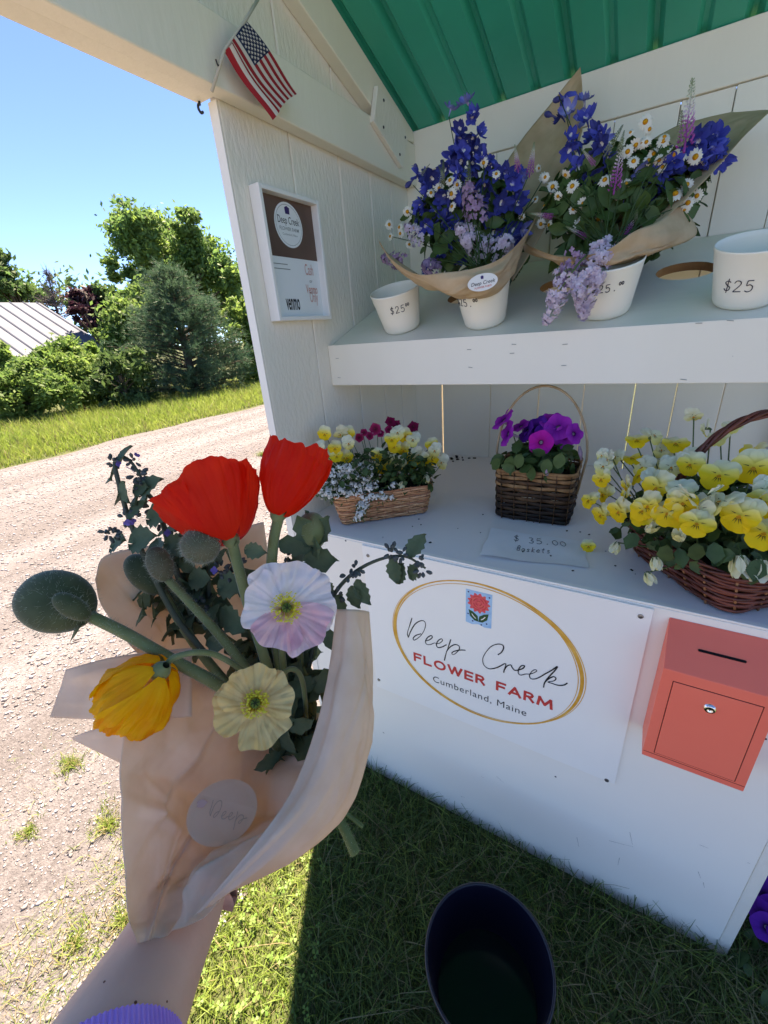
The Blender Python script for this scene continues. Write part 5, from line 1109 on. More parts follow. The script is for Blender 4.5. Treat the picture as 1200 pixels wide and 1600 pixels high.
# inner face of the wrap, deep in the middle
paper('paper_front', [
    [(212, 1072, 0.36), (280, 1048, 0.41), (345, 1058, 0.45), (410, 1090, 0.47), (470, 1110, 0.465), (505, 1115, 0.44)],
    [(196, 1120, 0.335), (260, 1105, 0.385), (330, 1120, 0.425), (400, 1150, 0.440), (465, 1165, 0.425), (505, 1165, 0.402)],
    [(188, 1210, 0.325), (255, 1205, 0.370), (320, 1215, 0.400), (385, 1215, 0.405), (450, 1215, 0.388), (492, 1215, 0.378)],
    [(189, 1310, 0.315), (240, 1300, 0.350), (295, 1300, 0.372), (350, 1290, 0.372), (415, 1275, 0.362), (466, 1266, 0.352)],
    [(198, 1410, 0.305), (230, 1400, 0.325), (265, 1390, 0.335), (305, 1370, 0.336), (352, 1348, 0.332), (408, 1336, 0.328)],
    [(214, 1474, 0.300), (226, 1474, 0.304), (242, 1470, 0.307), (262, 1462, 0.308), (285, 1448, 0.307), (318, 1432, 0.306)]], hb, 'kraft_near', crinkle=0.0115, seed=21, nu=110, nv=110, fold=3.6)
# right side of the wrap, rolled over towards the viewer
paper('paper_roll', [
    [(526, 952, 0.385), (515, 1040, 0.372), (492, 1140, 0.356), (455, 1235, 0.336), (395, 1322, 0.314), (305, 1430, 0.301)],
    [(545, 952, 0.378), (540, 1045, 0.362), (522, 1145, 0.346), (487, 1240, 0.330), (425, 1322, 0.313), (322, 1420, 0.303)],
    [(563, 953, 0.388), (566, 1050, 0.372), (553, 1150, 0.356), (520, 1245, 0.342), (455, 1325, 0.325), (338, 1408, 0.312)],
    [(577, 956, 0.410), (583, 1060, 0.395), (575, 1165, 0.380), (545, 1262, 0.366), (480, 1330, 0.348), (342, 1400, 0.330)],
    [(572, 960, 0.440), (582, 1062, 0.428), (574, 1168, 0.415), (540, 1266, 0.400), (470, 1334, 0.382), (342, 1398, 0.360)]], hb, 'kraft_near', crinkle=0.0048, seed=22, nu=100, nv=60, fold=2.4)
# back sheet behind the stems and the two flaps at the left
paper('paper_back', [
    [(148, 905, 0.40), (165, 868, 0.425), (245, 850, 0.445), (330, 835, 0.46), (412, 815, 0.47)],
    [(160, 950, 0.405), (205, 935, 0.435), (270, 930, 0.46), (345, 925, 0.475), (425, 900, 0.485)],
    [(205, 1010, 0.405), (250, 1000, 0.44), (300, 1005, 0.465), (370, 1010, 0.485), (450, 1000, 0.49)],
    [(270, 1080, 0.405), (300, 1085, 0.43), (345, 1100, 0.45), (400, 1120, 0.465), (470, 1110, 0.46)]], hb, 'kraft_near', crinkle=0.005, seed=23, nu=50, nv=40)
paper('paper_flap', [[(104, 1046, 0.375), (170, 1028, 0.372), (240, 1018, 0.378), (300, 1012, 0.39)], [(92, 1082, 0.372), (160, 1075, 0.368), (235, 1068, 0.375), (300, 1062, 0.388)], [(78, 1121, 0.368), (150, 1124, 0.364), (225, 1124, 0.372), (300, 1120, 0.385)]], hb, 'kraft_near', crinkle=0.003, seed=24, nu=30, nv=24, fold=1.0)
paper('paper_flap', [[(112, 1152, 0.372), (150, 1138, 0.368), (200, 1122, 0.366)], [(114, 1155, 0.372), (154, 1156, 0.368), (200, 1158, 0.366)], [(116, 1157, 0.372), (156, 1176, 0.368), (196, 1196, 0.366)]], hb, 'kraft_near', crinkle=0.0006, seed=25, nu=12, nv=10, fold=1.5)
# outer sticker showing through the paper, its see-through shade painted as a tan oval
sp_ = [dep(348, 1268, 0.358), dep(352, 1268, 0.358)]; tn_ = unit(CAM - sp_[0] + (-0.05, -0.02, 0.05)); Mt = aim(sp_[0], tn_, -0.25)
V = [(0.0285 * math.cos(a), 0.0235 * math.sin(a), 0.0012 * math.cos(2 * a)) for a in np.linspace(0, 6.283, 41)[:-1]]; tgo = obj('oval_sticker', xf(Mt, V), [tuple(range(40))], 'kraft_tag2', hb)
mat('faint_ink', '#c2a68a', rough=0.8); mat('faint_pink', '#d8aa98', rough=0.8)
G = Geo()
for S in STROKES[:5]:
    P = spline([np.array([(x - 240) / 240 * 0.020 + 0.001, -(y - 190) / 240 * 0.022 - 0.002]) for x, y in S], 8 * len(S)); V2, Fc = ribbon(P, 0.0007); G.add(np.stack([V2[:, 0], V2[:, 1], np.full(len(V2), 0.0016)], 1), Fc)
obj('lettering', xf(Mt, G.verts()), G.F, 'faint_ink', tgo)
V = [(-0.017 + 0.004 * math.cos(a) * (1 + 0.2 * math.cos(5 * a)), 0.009 + 0.003 * math.sin(a), 0.0016) for a in np.linspace(0, 6.283, 21)[:-1]]; obj('sticker_bloom', xf(Mt, V), [tuple(range(20))], 'faint_pink', tgo)

# ---- stems, hairs, leaves
mat('poppy_stem', (0.150, 0.178, 0.062), (0.19, 0.212, 0.082), scale=80, rough=0.7, sheen=0.3)
mat('hair_pale', (0.42, 0.46, 0.34), rough=0.6, trans=0.4)
mat('bud_green', (0.050, 0.066, 0.026), (0.075, 0.092, 0.038), scale=70, rough=0.75, sheen=0.25)
mat('sepal_fuzz', (0.125, 0.115, 0.065), (0.085, 0.090, 0.045), scale=90, rough=0.85, sheen=0.3)
mat('mint_leaf', (0.090, 0.132, 0.065), (0.130, 0.172, 0.088), scale=55, rough=0.6, trans=0.2, bump=0.3, bscale=200, bdist=0.002)
mat('mint_stem', (0.075, 0.085, 0.050), rough=0.6); mat('mint_floret', '#6a5aa8', '#8b7cc4', scale=100, rough=0.6, trans=0.3); mat('mint_calyx', (0.085, 0.095, 0.085), rough=0.7)
def hairs(P, N_, L, name, parent, w=0.00012, m_='hair_pale'):
    """short hairs at points P along N_"""
    P = np.asarray(P); N_ = np.asarray(N_); k = len(P); d = N_ + rng.normal(0, 0.35, (k, 3)); d /= np.linalg.norm(d, axis=1)[:, None]
    s = np.cross(d, rng.normal(0, 1, (k, 3))); s /= np.linalg.norm(s, axis=1)[:, None]; l = (L * rng.uniform(0.5, 1.2, k))[:, None]
    V = np.stack([P - s * w, P + s * w, P + d * l], 1).reshape(-1, 3); o = obj(name, V, [(3 * i, 3 * i + 1, 3 * i + 2) for i in range(k)], m_, parent); return tag(o, kind='stuff')
def stem(pts, r, name='stem', parent=hb, m_='poppy_stem', n=18, hair=0, hl=0.004, k=8):
    C_ = spline([dep(*p) for p in pts], n); rr = np.linspace(r[0], r[1], n) if not np.isscalar(r) else r
    V, Fc = tube(C_, rr, k); o = obj(name, V, Fc, m_, parent, smooth=True)
    if hair:
        T, U, W_ = frames(C_); i = rng.integers(0, n, hair); a = rng.uniform(0, 6.28, hair); f = rng.uniform(0, 1, hair)[:, None]; j = np.minimum(i + 1, n - 1)
        N_ = U[i] * np.cos(a)[:, None] + W_[i] * np.sin(a)[:, None]; R_ = (np.full(n, rr) if np.isscalar(rr) else rr)[i][:, None]
        hairs((C_[i] * (1 - f) + C_[j] * f) + N_ * R_ * 0.95, N_, hl, 'hairs', o)
    return o
def pod(base, tip, r, name, m_, parent=hb, hair=0, hl=0.004, ridges=0.0, prof=None, n=20):
    """egg shaped bud between two world points"""
    base, tip = np.array(base), np.array(tip); ax = tip - base; L = np.linalg.norm(ax); M = aim(base, ax)
    pr = prof or [(0.0, 0.0), (0.35, 0.02), (0.72, 0.14), (0.95, 0.34), (1.0, 0.52), (0.90, 0.74), (0.62, 0.91), (0.30, 0.985), (0.0, 1.0)]
    V, Fc = lathe([(a * r, b * L) for a, b in pr], n)
    if ridges:
        an = np.arctan2(V[:, 1], V[:, 0]); V[:, :2] *= (1 + ridges * np.cos(3 * an))[:, None]
    o = obj(name, xf(M, V), Fc, m_, parent, smooth=True); ss = o.modifiers.new('smooth', 'SUBSURF'); ss.levels = 1; ss.render_levels = 1
    if hair:
        b = rng.uniform(0.03, 0.98, hair); a = rng.uniform(0, 6.28, hair); rad = np.interp(b, [q[1] for q in pr], [q[0] for q in pr]) * r
        P = np.stack([rad * np.cos(a), rad * np.sin(a), b * L], 1); N_ = np.stack([np.cos(a), np.sin(a), (b - 0.45) * 1.6], 1)
        A = np.array(M); hairs(xf(M, P), N_ @ A[:3, :3].T, hl, 'hairs', o)
    return o
# big drooping bud at the left, on a thick hairy stem
b0, b1 = dep(143, 962, 0.352), dep(36, 920, 0.350)
bud = pod(b0, b1, 0.0265, 'poppy_bud', 'bud_green', hair=900, hl=0.0045, ridges=0.05)
pod(dep(140, 966, 0.340), dep(84, 930, 0.326), 0.0085, 'sepal', 'bud_green', bud, hair=160, hl=0.004)
V, Fc = leaf(0.05, 0.012, 0.6, 0.3, 6); obj('bract', xf(aim(dep(135, 975, 0.345), (0.1, -0.7, 0.5), 1.9), V), Fc, 'mint_leaf', bud, smooth=True)
stem([(140, 962, 0.352), (200, 992, 0.355), (270, 1032, 0.362), (340, 1070, 0.375), (400, 1115, 0.40), (450, 1190, 0.425)], (0.0048, 0.0060), hair=900, hl=0.0045, n=26)
# small hairy buds in the middle
pod(dep(262, 908, 0.385), dep(238, 855, 0.382), 0.0115, 'poppy_bud', 'sepal_fuzz', hair=500, hl=0.0035)
stem([(262, 905, 0.385), (300, 945, 0.385), (345, 995, 0.39), (395, 1060, 0.40), (450, 1160, 0.425)], (0.0038, 0.0050), hair=800, hl=0.0035, n=26)
pod(dep(255, 925, 0.41), dep(200, 870, 0.41), 0.0150, 'poppy_bud', 'bud_green', hair=300, hl=0.0035)
stem([(255, 925, 0.41), (290, 985, 0.41), (330, 1040, 0.415), (400, 1120, 0.43)], (0.0045, 0.005), hair=300, hl=0.003)
pod(dep(340, 868, 0.352), dep(286, 838, 0.348), 0.0155, 'sepal', 'sepal_fuzz', hair=1200, hl=0.0035)
# ---- poppies
def crinkle(th, s, seed):
    tri = lambda x: 1 - 2 * abs(2 * (x - math.floor(x + 0.5)))
    return math.sin(th * 4.1 + seed + 0.8 * math.sin(s * 4 + seed)) * 0.5 + tri(th * 2.3 + seed * 2.3 + 0.25 * math.sin(s * 3)) * 0.30 + tri(th * 5.1 + seed * 1.7 + 0.3 * math.sin(s * 6)) * 0.14 + tri(th * 11.3 + seed + 0.15 * math.sin(s * 7)) * 0.07 + tri(th * 19.7 + seed * 3) * 0.035 + math.sin(s * 13 + th * 6 + seed) * 0.13 + math.sin(s * 23 - th * 9 + seed) * 0.07
def cup_petal(R0, H, th0, span, seed, open_=0.55, curl=0.0, nu=84, nv=34, amp=0.05, droop=0.06):
    V = []
    for j in range(nv):
        s = j / (nv - 1)
        for i in range(nu):
            t = -1 + 2 * i / (nu - 1); th = th0 + t * span * (0.35 + 0.65 * s ** 0.5)
            top = H * (1 - droop * abs(t) ** 2.2 + 0.05 * math.sin(t * 4 + seed) + 0.013 * math.sin(t * 11 + seed * 3) + 0.006 * math.sin(t * 29 + seed))
            r = R0 * (0.10 + 0.90 * math.sin(min(1, s * 0.86 + 0.02) * math.pi / 2) ** 0.62) * (1 - (1 - open_) * 0.45 * s ** 3) + R0 * curl * s ** 4
            r *= 1 + amp * crinkle(th, s, seed) * (0.25 + s)
            V.append((r * math.cos(th), r * math.sin(th), top * (s ** 1.15) * (1 + 0.018 * math.sin(th * 11 + seed) * s)))
    return np.array(V), [(j * nu + i, j * nu + i + 1, (j + 1) * nu + i + 1, (j + 1) * nu + i) for j in range(nv - 1) for i in range(nu - 1)]
mat('poppy_red', '#fb3a1e', '#f02a16', scale=40, rough=0.55, spec=0.2, trans=0.6, bump=0.35, bscale=120, bdist=0.003, stretch=(1, 1, 0.3))
mat('poppy_yellow', '#ffc21c', '#f9a012', scale=30, rough=0.6, spec=0.2, trans=0.45, bump=0.4, bscale=110, bdist=0.003, lo=0.4, hi=0.7)
mat('poppy_pale', '#fff4ec', '#fff0ec', scale=26, rough=0.6, spec=0.2, trans=0.4, bump=0.35, bscale=100, bdist=0.003)
mat('poppy_pink', '#fdbfc4', '#fbdada', scale=26, rough=0.6, spec=0.2, trans=0.4, bump=0.35, bscale=100, bdist=0.003)
mat('poppy_cream', '#ffe19c', '#fbd88c', scale=26, rough=0.6, spec=0.2, trans=0.4, bump=0.35, bscale=100, bdist=0.003)
mat('stamen', '#d9c21f', '#e8d64a', scale=200, rough=0.7); mat('pistil', '#5c6a1e', '#6e7a2a', scale=200, rough=0.7); mat('stigma', '#2b3210', rough=0.8)
def cup_poppy(base, top, R0, label_part, m_, n_petals, open_, seed, curl=0.0, amp=0.05):
    base, top = np.array(base), np.array(top); M = aim(base, top - base, seed * 1.3); H = np.linalg.norm(top - base); head = None
    e = bpy.data.objects.new(label_part, None); e.empty_display_size = 0.02; put(e, hb, M)
    for k in range(n_petals):
        V, Fc = cup_petal(R0 * (1 - 0.06 * (k % 2) - 0.02 * k), H * (1 - 0.05 * (k % 3)), k * 2 * math.pi / n_petals, 1.25 if n_petals < 5 else 1.0, seed + k * 1.9, open_, curl, amp=amp)
        obj('petal', xf(M, V), Fc, m_, e, smooth=True)
    V, Fc = lathe([(0.0, 0.010), (0.005, 0.009), (0.008, 0.002), (0.006, -0.003), (0.003, -0.006)], 10); obj('receptacle', xf(M, V), Fc, 'poppy_stem', e, smooth=True)
    return e
cup_poppy(dep(362, 846, 0.362), dep(322, 762, 0.372), 0.0440, 'red_poppy', 'poppy_red', 5, 1.05, 1.0, curl=0.08, amp=0.09)
cup_poppy(dep(434, 806, 0.372), dep(472, 700, 0.382), 0.0335, 'red_poppy', 'poppy_red', 4, 0.85, 4.0, amp=0.08)
stem([(362, 846, 0.362), (372, 885, 0.368), (388, 945, 0.378), (420, 1050, 0.395), (455, 1160, 0.42)], 0.0048, hair=260, hl=0.002)
stem([(436, 806, 0.372), (427, 850, 0.376), (424, 930, 0.385), (438, 1050, 0.405), (462, 1170, 0.43)], 0.0048, hair=200, hl=0.002)
def open_poppy(name, uv, z, R0, face, mats_, seed, roll, ring=0.0135):
    c = dep(*uv, z); M = aim(c, face, roll); e = bpy.data.objects.new(name, None); e.empty_display_size = 0.02; put(e, hb, M)
    for k, (a, L, W, lift, m_) in enumerate(mats_):
        V, Fc = petal(R0 * L, R0 * W, a, cup=R0 * 0.10, ruf=R0 * 0.045, n=24, m=45, r0=R0 * 0.03, nr=4.0, ph=seed + k * 2.0, tipw=0.85)
        t = np.hypot(V[:, 0], V[:, 1]); an = np.arctan2(V[:, 1], V[:, 0]); V[:, 2] += lift * R0 * (t / R0) + R0 * 0.028 * np.sin(an * 26 + seed) * (t / R0) ** 1.5 + R0 * 0.016 * np.sin(an * 47 + 2 * seed + 3 * np.sin(an * 5)) * (t / R0) ** 1.2 + R0 * 0.010 * np.sin(an * 83 + seed) * (t / R0) + R0 * 0.02 * np.sin(t / R0 * 14 + an * 6)
        f = 1 + 0.035 * np.sin(an * 9 + seed * 3) * (t > R0 * 0.8); V[:, :2] *= f[:, None]
        obj('petal', xf(M, V), Fc, m_, e, smooth=True)
    G = Geo(); r = np.random.default_rng(int(seed * 10))
    for k in range(110):
        a = r.uniform(0, 6.28); rad = ring * r.uniform(0.45, 1.0); h = 0.008 * r.uniform(0.7, 1.25); p0 = np.array([0.003 * math.cos(a), 0.003 * math.sin(a), 0.001]); p1 = np.array([rad * math.cos(a), rad * math.sin(a), h])
        V, Fc = tube([p0, (p0 + p1) / 2 + (0, 0, 0.001), p1], 0.00022, 3, cap=False); G.add(V, Fc); V, Fc = box(-0.0008, 0.0008, -0.0005, 0.0005, -0.0004, 0.0006); G.add(V + p1, Fc)
    G.build('stamens', 'stamen', None) if False else obj('stamens', xf(M, G.verts()), G.F, 'stamen', e)
    V, Fc = lathe([(0.0, 0.0095), (0.0036, 0.0095), (0.0040, 0.0085), (0.0034, 0.006), (0.0030, 0.001)], 14); obj('pistil', xf(M, V), Fc, 'pistil', e, smooth=True)
    G = Geo()
    for k in range(6):
        a = k * math.pi / 3; V, Fc = box(0.0, 0.0034, -0.00035, 0.00035, 0.0095, 0.0101); G.add(np.stack([V[:, 0] * math.cos(a) - V[:, 1] * math.sin(a), V[:, 0] * math.sin(a) + V[:, 1] * math.cos(a), V[:, 2]], 1), Fc)
    obj('stigma', xf(M, G.verts()), G.F, 'stigma', e)
    return e
cf = unit(CAM - dep(447, 948, 0.36))
open_poppy('pink_poppy', (446, 950), 0.352, 0.0395, cf + (0.25, 0.0, 0.12), [(0.35, 0.95, 0.78, 0.02, 'poppy_pale'), (-0.85, 0.85, 0.62, 0.10, 'poppy_pale'), (1.75, 1.05, 0.72, -0.05, 'poppy_pale'), (2.75, 0.98, 0.62, 0.08, 'poppy_pink'), (-2.4, 0.82, 0.55, 0.16, 'poppy_pink')], 2.0, 0.1)
cf = unit(CAM - dep(398, 1103, 0.36))
open_poppy('cream_poppy', (399, 1101), 0.350, 0.0320, cf + (-0.05, 0.05, 0.1), [(0.1, 0.92, 0.60, 0.22, 'poppy_cream'), (1.5, 0.95, 0.62, 0.12, 'poppy_cream'), (3.0, 1.05, 0.66, 0.02, 'poppy_cream'), (-1.45, 1.0, 0.66, 0.10, 'poppy_cream'), (-0.8, 0.9, 0.5, 0.2, 'poppy_cream')], 5.0, -0.1, ring=0.0115)
stem([(447, 952, 0.36), (440, 1010, 0.39), (450, 1090, 0.41), (462, 1180, 0.43)], 0.0032)
stem([(400, 1104, 0.358), (432, 1080, 0.385), (455, 1110, 0.41), (465, 1190, 0.43)], 0.0028)
stem([(432, 1062, 0.385), (455, 1045, 0.38), (472, 1062, 0.39), (478, 1120, 0.41), (475, 1190, 0.43)], 0.0024)
cup_poppy(dep(253, 1046, 0.338), dep(196, 1106, 0.352), 0.0385, 'yellow_poppy', 'poppy_yellow', 5, 0.55, 2.6, curl=0.0, amp=0.15)
stem([(258, 1040, 0.345), (275, 1026, 0.345), (318, 1019, 0.352), (355, 1032, 0.366), (392, 1062, 0.385), (440, 1140, 0.42)], 0.0026, hair=200, hl=0.002)
# spent flower head with green bracts beside the second red poppy
pod(dep(492, 858, 0.40), dep(486, 800, 0.40), 0.0155, 'seed_head', 'poppy_stem', hair=250, hl=0.003, ridges=0.10)
for a, ro in ((0.2, 0.3), (1.4, -0.5), (2.8, 0.5), (4.2, -1.2), (5.3, 1.3)):
    V, Fc = leaf(0.034, 0.010, -0.3, 0.4, 7, 0.18); obj('bract', xf(aim(dep(490, 856, 0.395), (math.cos(a) * 0.6, -0.7, 0.35 + 0.2 * math.sin(a)), ro), V), Fc, 'mint_leaf', hb, smooth=True)
stem([(492, 858, 0.40), (478, 892, 0.405), (470, 960, 0.41), (470, 1060, 0.42), (470, 1180, 0.435)], 0.0030)
# catmint sprigs
def mint_leaf_at(uvz, L, W, face, roll, parent):
    V, Fc = leaf(L, W, 0.35, 0.35, 9, 0.13); return obj('leaf', xf(aim(dep(*uvz), face, roll), V), Fc, 'mint_leaf', parent, smooth=True)
def mint_cluster(uvz, parent, n=9, flowers=2, s=1.0):
    c = dep(*uvz); G = Geo()
    for k in range(n):
        d = unit(rng.normal(0, 1, 3)); V, Fc = lathe([(0.0008 * s, 0.0), (0.0016 * s, 0.002 * s), (0.0017 * s, 0.004 * s), (0.0006 * s, 0.0055 * s)], 6); G.add(xf(aim(c + d * 0.0035 * s, d), V), Fc, 0)
    for k in range(flowers):
        d = unit(rng.normal(0, 1, 3) + unit(CAM - c)); M = aim(c + d * 0.008 * s, d)
        for q in range(4): V, Fc = petal(0.0035 * s, 0.0018 * s, q * 1.57, cup=0.0006, n=3, m=3); G.add(xf(M, V), Fc, 1)
    return G.build('floret_cluster', ['mint_calyx', 'mint_floret'], parent, smooth=True)
def sprig(path, r, leaves, clusters):
    o = stem(path, r, 'mint_sprig', hb, 'mint_stem', n=30, k=6)
    for uvz, L, W, face, roll in leaves: mint_leaf_at(uvz, L, W, face, roll, o)
    for uvz, n, f, s in clusters: mint_cluster(uvz, o, n, f, s)
    return o
toC = (-0.2, -0.8, 0.5)
sprig([(320, 1020, 0.40), (275, 965, 0.395), (235, 890, 0.39), (203, 815, 0.385), (183, 745, 0.38), (180, 722, 0.38), (190, 714, 0.38), (205, 722, 0.38), (222, 748, 0.38)], (0.0032, 0.0013),
      [((176, 752, 0.378), 0.024, 0.009, toC, 1.2), ((190, 722, 0.376), 0.017, 0.008, toC, 0.1), ((196, 752, 0.378), 0.020, 0.009, toC, 3.6), ((212, 765, 0.382), 0.018, 0.008, toC, -1.2), ((222, 775, 0.38), 0.026, 0.011, toC, -0.6), ((215, 790, 0.382), 0.024, 0.010, toC, 1.0), ((235, 812, 0.384), 0.028, 0.012, toC, -1.0), ((205, 812, 0.382), 0.022, 0.009, toC, -0.3), ((190, 772, 0.38), 0.020, 0.009, toC, 2.0), ((208, 850, 0.387), 0.030, 0.013, toC, -1.0), ((198, 845, 0.385), 0.024, 0.011, (0.1, -0.6, 0.8), 1.9), ((230, 962, 0.388), 0.034, 0.013, toC, 1.75), ((248, 958, 0.392), 0.022, 0.010, toC, 2.2), ((325, 985, 0.40), 0.026, 0.010, toC, 0.2), ((328, 1000, 0.40), 0.020, 0.008, toC, -1.5)],
      [((175, 722, 0.378), 7, 1, 0.9), ((208, 720, 0.378), 6, 2, 0.9), ((215, 742, 0.38), 9, 0, 1.2), ((222, 758, 0.38), 8, 0, 1.0), ((196, 808, 0.383), 8, 3, 1.1), ((170, 832, 0.38), 7, 0, 1.0), ((176, 838, 0.38), 6, 0, 1.0)])
sprig([(300, 960, 0.415), (275, 890, 0.415), (258, 830, 0.415), (245, 790, 0.41), (228, 768, 0.41)], (0.0034, 0.002),
      [((262, 808, 0.408), 0.036, 0.013, toC, 0.7), ((255, 800, 0.41), 0.034, 0.014, toC, -0.5), ((230, 790, 0.408), 0.03, 0.012, toC, 0.9), ((262, 850, 0.41), 0.03, 0.012, toC, -1.4), ((285, 880, 0.412), 0.028, 0.011, toC, 1.3), ((300, 905, 0.41), 0.026, 0.011, toC, -1.2), ((250, 870, 0.413), 0.03, 0.013, toC, 2.2)],
      [((222, 800, 0.405), 9, 1, 1.2), ((238, 792, 0.405), 9, 1, 1.1), ((250, 815, 0.405), 9, 0, 1.1), ((270, 835, 0.405), 9, 1, 1.1)])
sprig([(350, 1010, 0.42), (330, 950, 0.42), (325, 900, 0.42), (330, 860, 0.42)], (0.003, 0.002), [((318, 930, 0.41), 0.03, 0.012, toC, 1.2), ((345, 920, 0.41), 0.032, 0.013, toC, -1.0), ((335, 900, 0.41), 0.028, 0.011, toC, 0.3), ((312, 905, 0.413), 0.03, 0.012, toC, 2.4), ((352, 950, 0.408), 0.034, 0.013, toC, -1.9), ((310, 960, 0.41), 0.03, 0.011, toC, 2.0)], [((345, 890, 0.41), 10, 1, 1.2), ((372, 882, 0.405), 8, 0, 1.0), ((358, 900, 0.41), 10, 0, 1.2), ((320, 945, 0.41), 12, 0, 1.3)])
sprig([(470, 1090, 0.425), (488, 1020, 0.42), (505, 965, 0.415), (528, 920, 0.41), (560, 890, 0.405), (600, 872, 0.40), (635, 870, 0.395), (665, 888, 0.39)], (0.0028, 0.0011),
      [((520, 940, 0.408), 0.022, 0.008, toC, 0.9), ((536, 928, 0.408), 0.026, 0.011, toC, 3.3), ((552, 915, 0.405), 0.022, 0.009, toC, 3.7), ((560, 905, 0.402), 0.026, 0.009, toC, 3.9), ((618, 872, 0.396), 0.024, 0.009, toC, 3.4), ((632, 880, 0.394), 0.022, 0.009, toC, 3.0), ((642, 872, 0.392), 0.026, 0.010, toC, -0.1), ((655, 885, 0.39), 0.018, 0.008, toC, 2.6), ((512, 975, 0.41), 0.026, 0.010, toC, -2.6), ((500, 1000, 0.412), 0.028, 0.011, toC, 2.6)],
      [((556, 888, 0.40), 8, 0, 1.1), ((545, 900, 0.402), 6, 0, 1.0), ((612, 862, 0.395), 9, 0, 1.2), ((626, 866, 0.393), 7, 0, 1.0), ((660, 890, 0.388), 9, 0, 1.1), ((655, 876, 0.388), 6, 0, 0.9), ((528, 930, 0.405), 8, 0, 1.1)])
sprig([(440, 960, 0.42), (452, 910, 0.42), (450, 870, 0.415)], (0.002, 0.001), [((478, 878, 0.40), 0.034, 0.014, toC, -1.2), ((470, 890, 0.405), 0.03, 0.012, toC, 0.5), ((455, 900, 0.41), 0.026, 0.011, toC, 1.6), ((385, 858, 0.36), 0.022, 0.007, toC, -1.4), ((372, 848, 0.358), 0.018, 0.006, toC, 1.8)], [((447, 868, 0.41), 9, 0, 1.1), ((490, 905, 0.40), 7, 0, 1.0), ((452, 885, 0.41), 7, 0, 1.0)])
# dark leafy mass and the bundle of stems deep in the wrap
G = Geo()
for k in range(150):
    t = rng.uniform(0, 1); u, v = 470 + rng.normal(0, 22) - 40 * (1 - t), 1000 + 190 * t + rng.normal(0, 12); L_ = rng.uniform(0.02, 0.045); V, Fc = leaf(L_, L_ * 0.3, 0.4, 0.3, 6, 0.15); G.add(xf(aim(dep(u, v, rng.uniform(0.405, 0.45)), rdir(toC, 0.5), rng.uniform(0, 6.28)), V), Fc)
for k in range(70):
    u, v = 300 + rng.normal(0, 45), 930 + rng.normal(0, 55); L_ = rng.uniform(0.018, 0.036); V, Fc = leaf(L_, L_ * 0.36, 0.4, 0.3, 7, 0.15); G.add(xf(aim(dep(u, v, rng.uniform(0.415, 0.445)), rdir(toC, 0.5), rng.uniform(0, 6.28)), V), Fc)
G.build('foliage', 'mint_leaf', hb, smooth=True)
for k in range(16):
    u0 = 400 + k * 6.5 + rng.normal(0, 5); stem([(u0 - 30, 1010 + rng.normal(0, 12), 0.42 + rng.uniform(-0.012, 0.02)), (u0 + 5, 1100, 0.425), (450 + k * 2.2, 1190, 0.44 + 0.001 * k), (500 + k, 1270, 0.46)], (0.0024, 0.0028), n=10, k=6)
# the cut end of one hairy stem comes out below the wrap
stem([(500, 1245, 0.44), (532, 1285, 0.44), (545, 1310, 0.437), (555, 1333, 0.434)], (0.0048, 0.0056), hair=220, hl=0.003, m_='stem_green')
stem([(505, 1240, 0.445), (540, 1270, 0.445), (567, 1292, 0.442)], (0.0024, 0.0020), m_='stem_green')

# ================================================================== THE ARM that holds it
mat('skin', '#d9b09c', '#d0a48f', scale=14, rough=0.55, spec=0.35, bump=0.15, bscale=260, bdist=0.0012, speck='#7c4f3e', speck_scale=28, speck_at=0.80)
mat('sleeve_knit', '#b48ae0', '#bd95e6', scale=60, rough=0.9)
wrist = dep(300, 1395, 0.345); elbow_dir = dep(178, 1640, 0.235)
person = thing('person', dep(240, 1500, 0.30), 'bare forearm with purple knit cuff holding the poppy bouquet', 'person')
def skin_body(name, verts, edges, radii, m_, parent, lv=2):
    c = np.mean(verts, axis=0); me = bpy.data.meshes.new(name); me.from_pydata([tuple(map(float, v - c)) for v in verts], edges, []); me.materials.append(MATS[m_])
    o = bpy.data.objects.new(name, me); put(o, parent, Matrix.Translation(Vector(c)))
    sk = o.modifiers.new('skin', 'SKIN'); sk.use_smooth_shade = True
    for v, r in zip(me.skin_vertices[0].data, radii): v.radius = r if isinstance(r, tuple) else (r, r)
    me.skin_vertices[0].data[0].use_root = True
    ss = o.modifiers.new('sub', 'SUBSURF'); ss.levels = lv; ss.render_levels = lv
    return o
# palm behind the wrap, fingers curled round the stems, thumb across
K = [dep(105, 1790, 0.235), dep(165, 1660, 0.262), dep(225, 1545, 0.305), dep(272, 1450, 0.355), dep(300, 1392, 0.396), dep(336, 1338, 0.432)]
V = list(K); E_ = [(i, i + 1) for i in range(5)]; Rd = [0.050, 0.046, 0.040, 0.036, 0.034, (0.030, 0.024)]
ax_s = unit(dep(520, 1280, 0.445) - dep(440, 1160, 0.43)); nrm_ = unit(np.cross(ax_s, K[5] - K[4])); dv = unit(K[5] - K[4])
far = unit(np.array(BR[2]))
for k in range(4):
    p0 = K[5] + ax_s * (0.004 - 0.018 * k) + dv * 0.012; q1 = p0 + dv * (0.032 - 0.003 * abs(k - 1)) + far * 0.010; q2 = q1 + dv * 0.014 - far * 0.020 + ax_s * 0.002; q3 = q2 - dv * 0.012 - far * 0.012
    i0 = len(V); V += [p0, q1, q2, q3]; E_ += [(5, i0), (i0, i0 + 1), (i0 + 1, i0 + 2), (i0 + 2, i0 + 3)]; Rd += [0.0105, 0.0092, 0.0084, 0.0074]
i0 = len(V); p0 = K[5] + ax_s * 0.014 - dv * 0.004; p1 = p0 + dv * 0.030 + ax_s * 0.004 - far * 0.012; p2 = p1 + dv * 0.024 - ax_s * 0.004 - far * 0.008
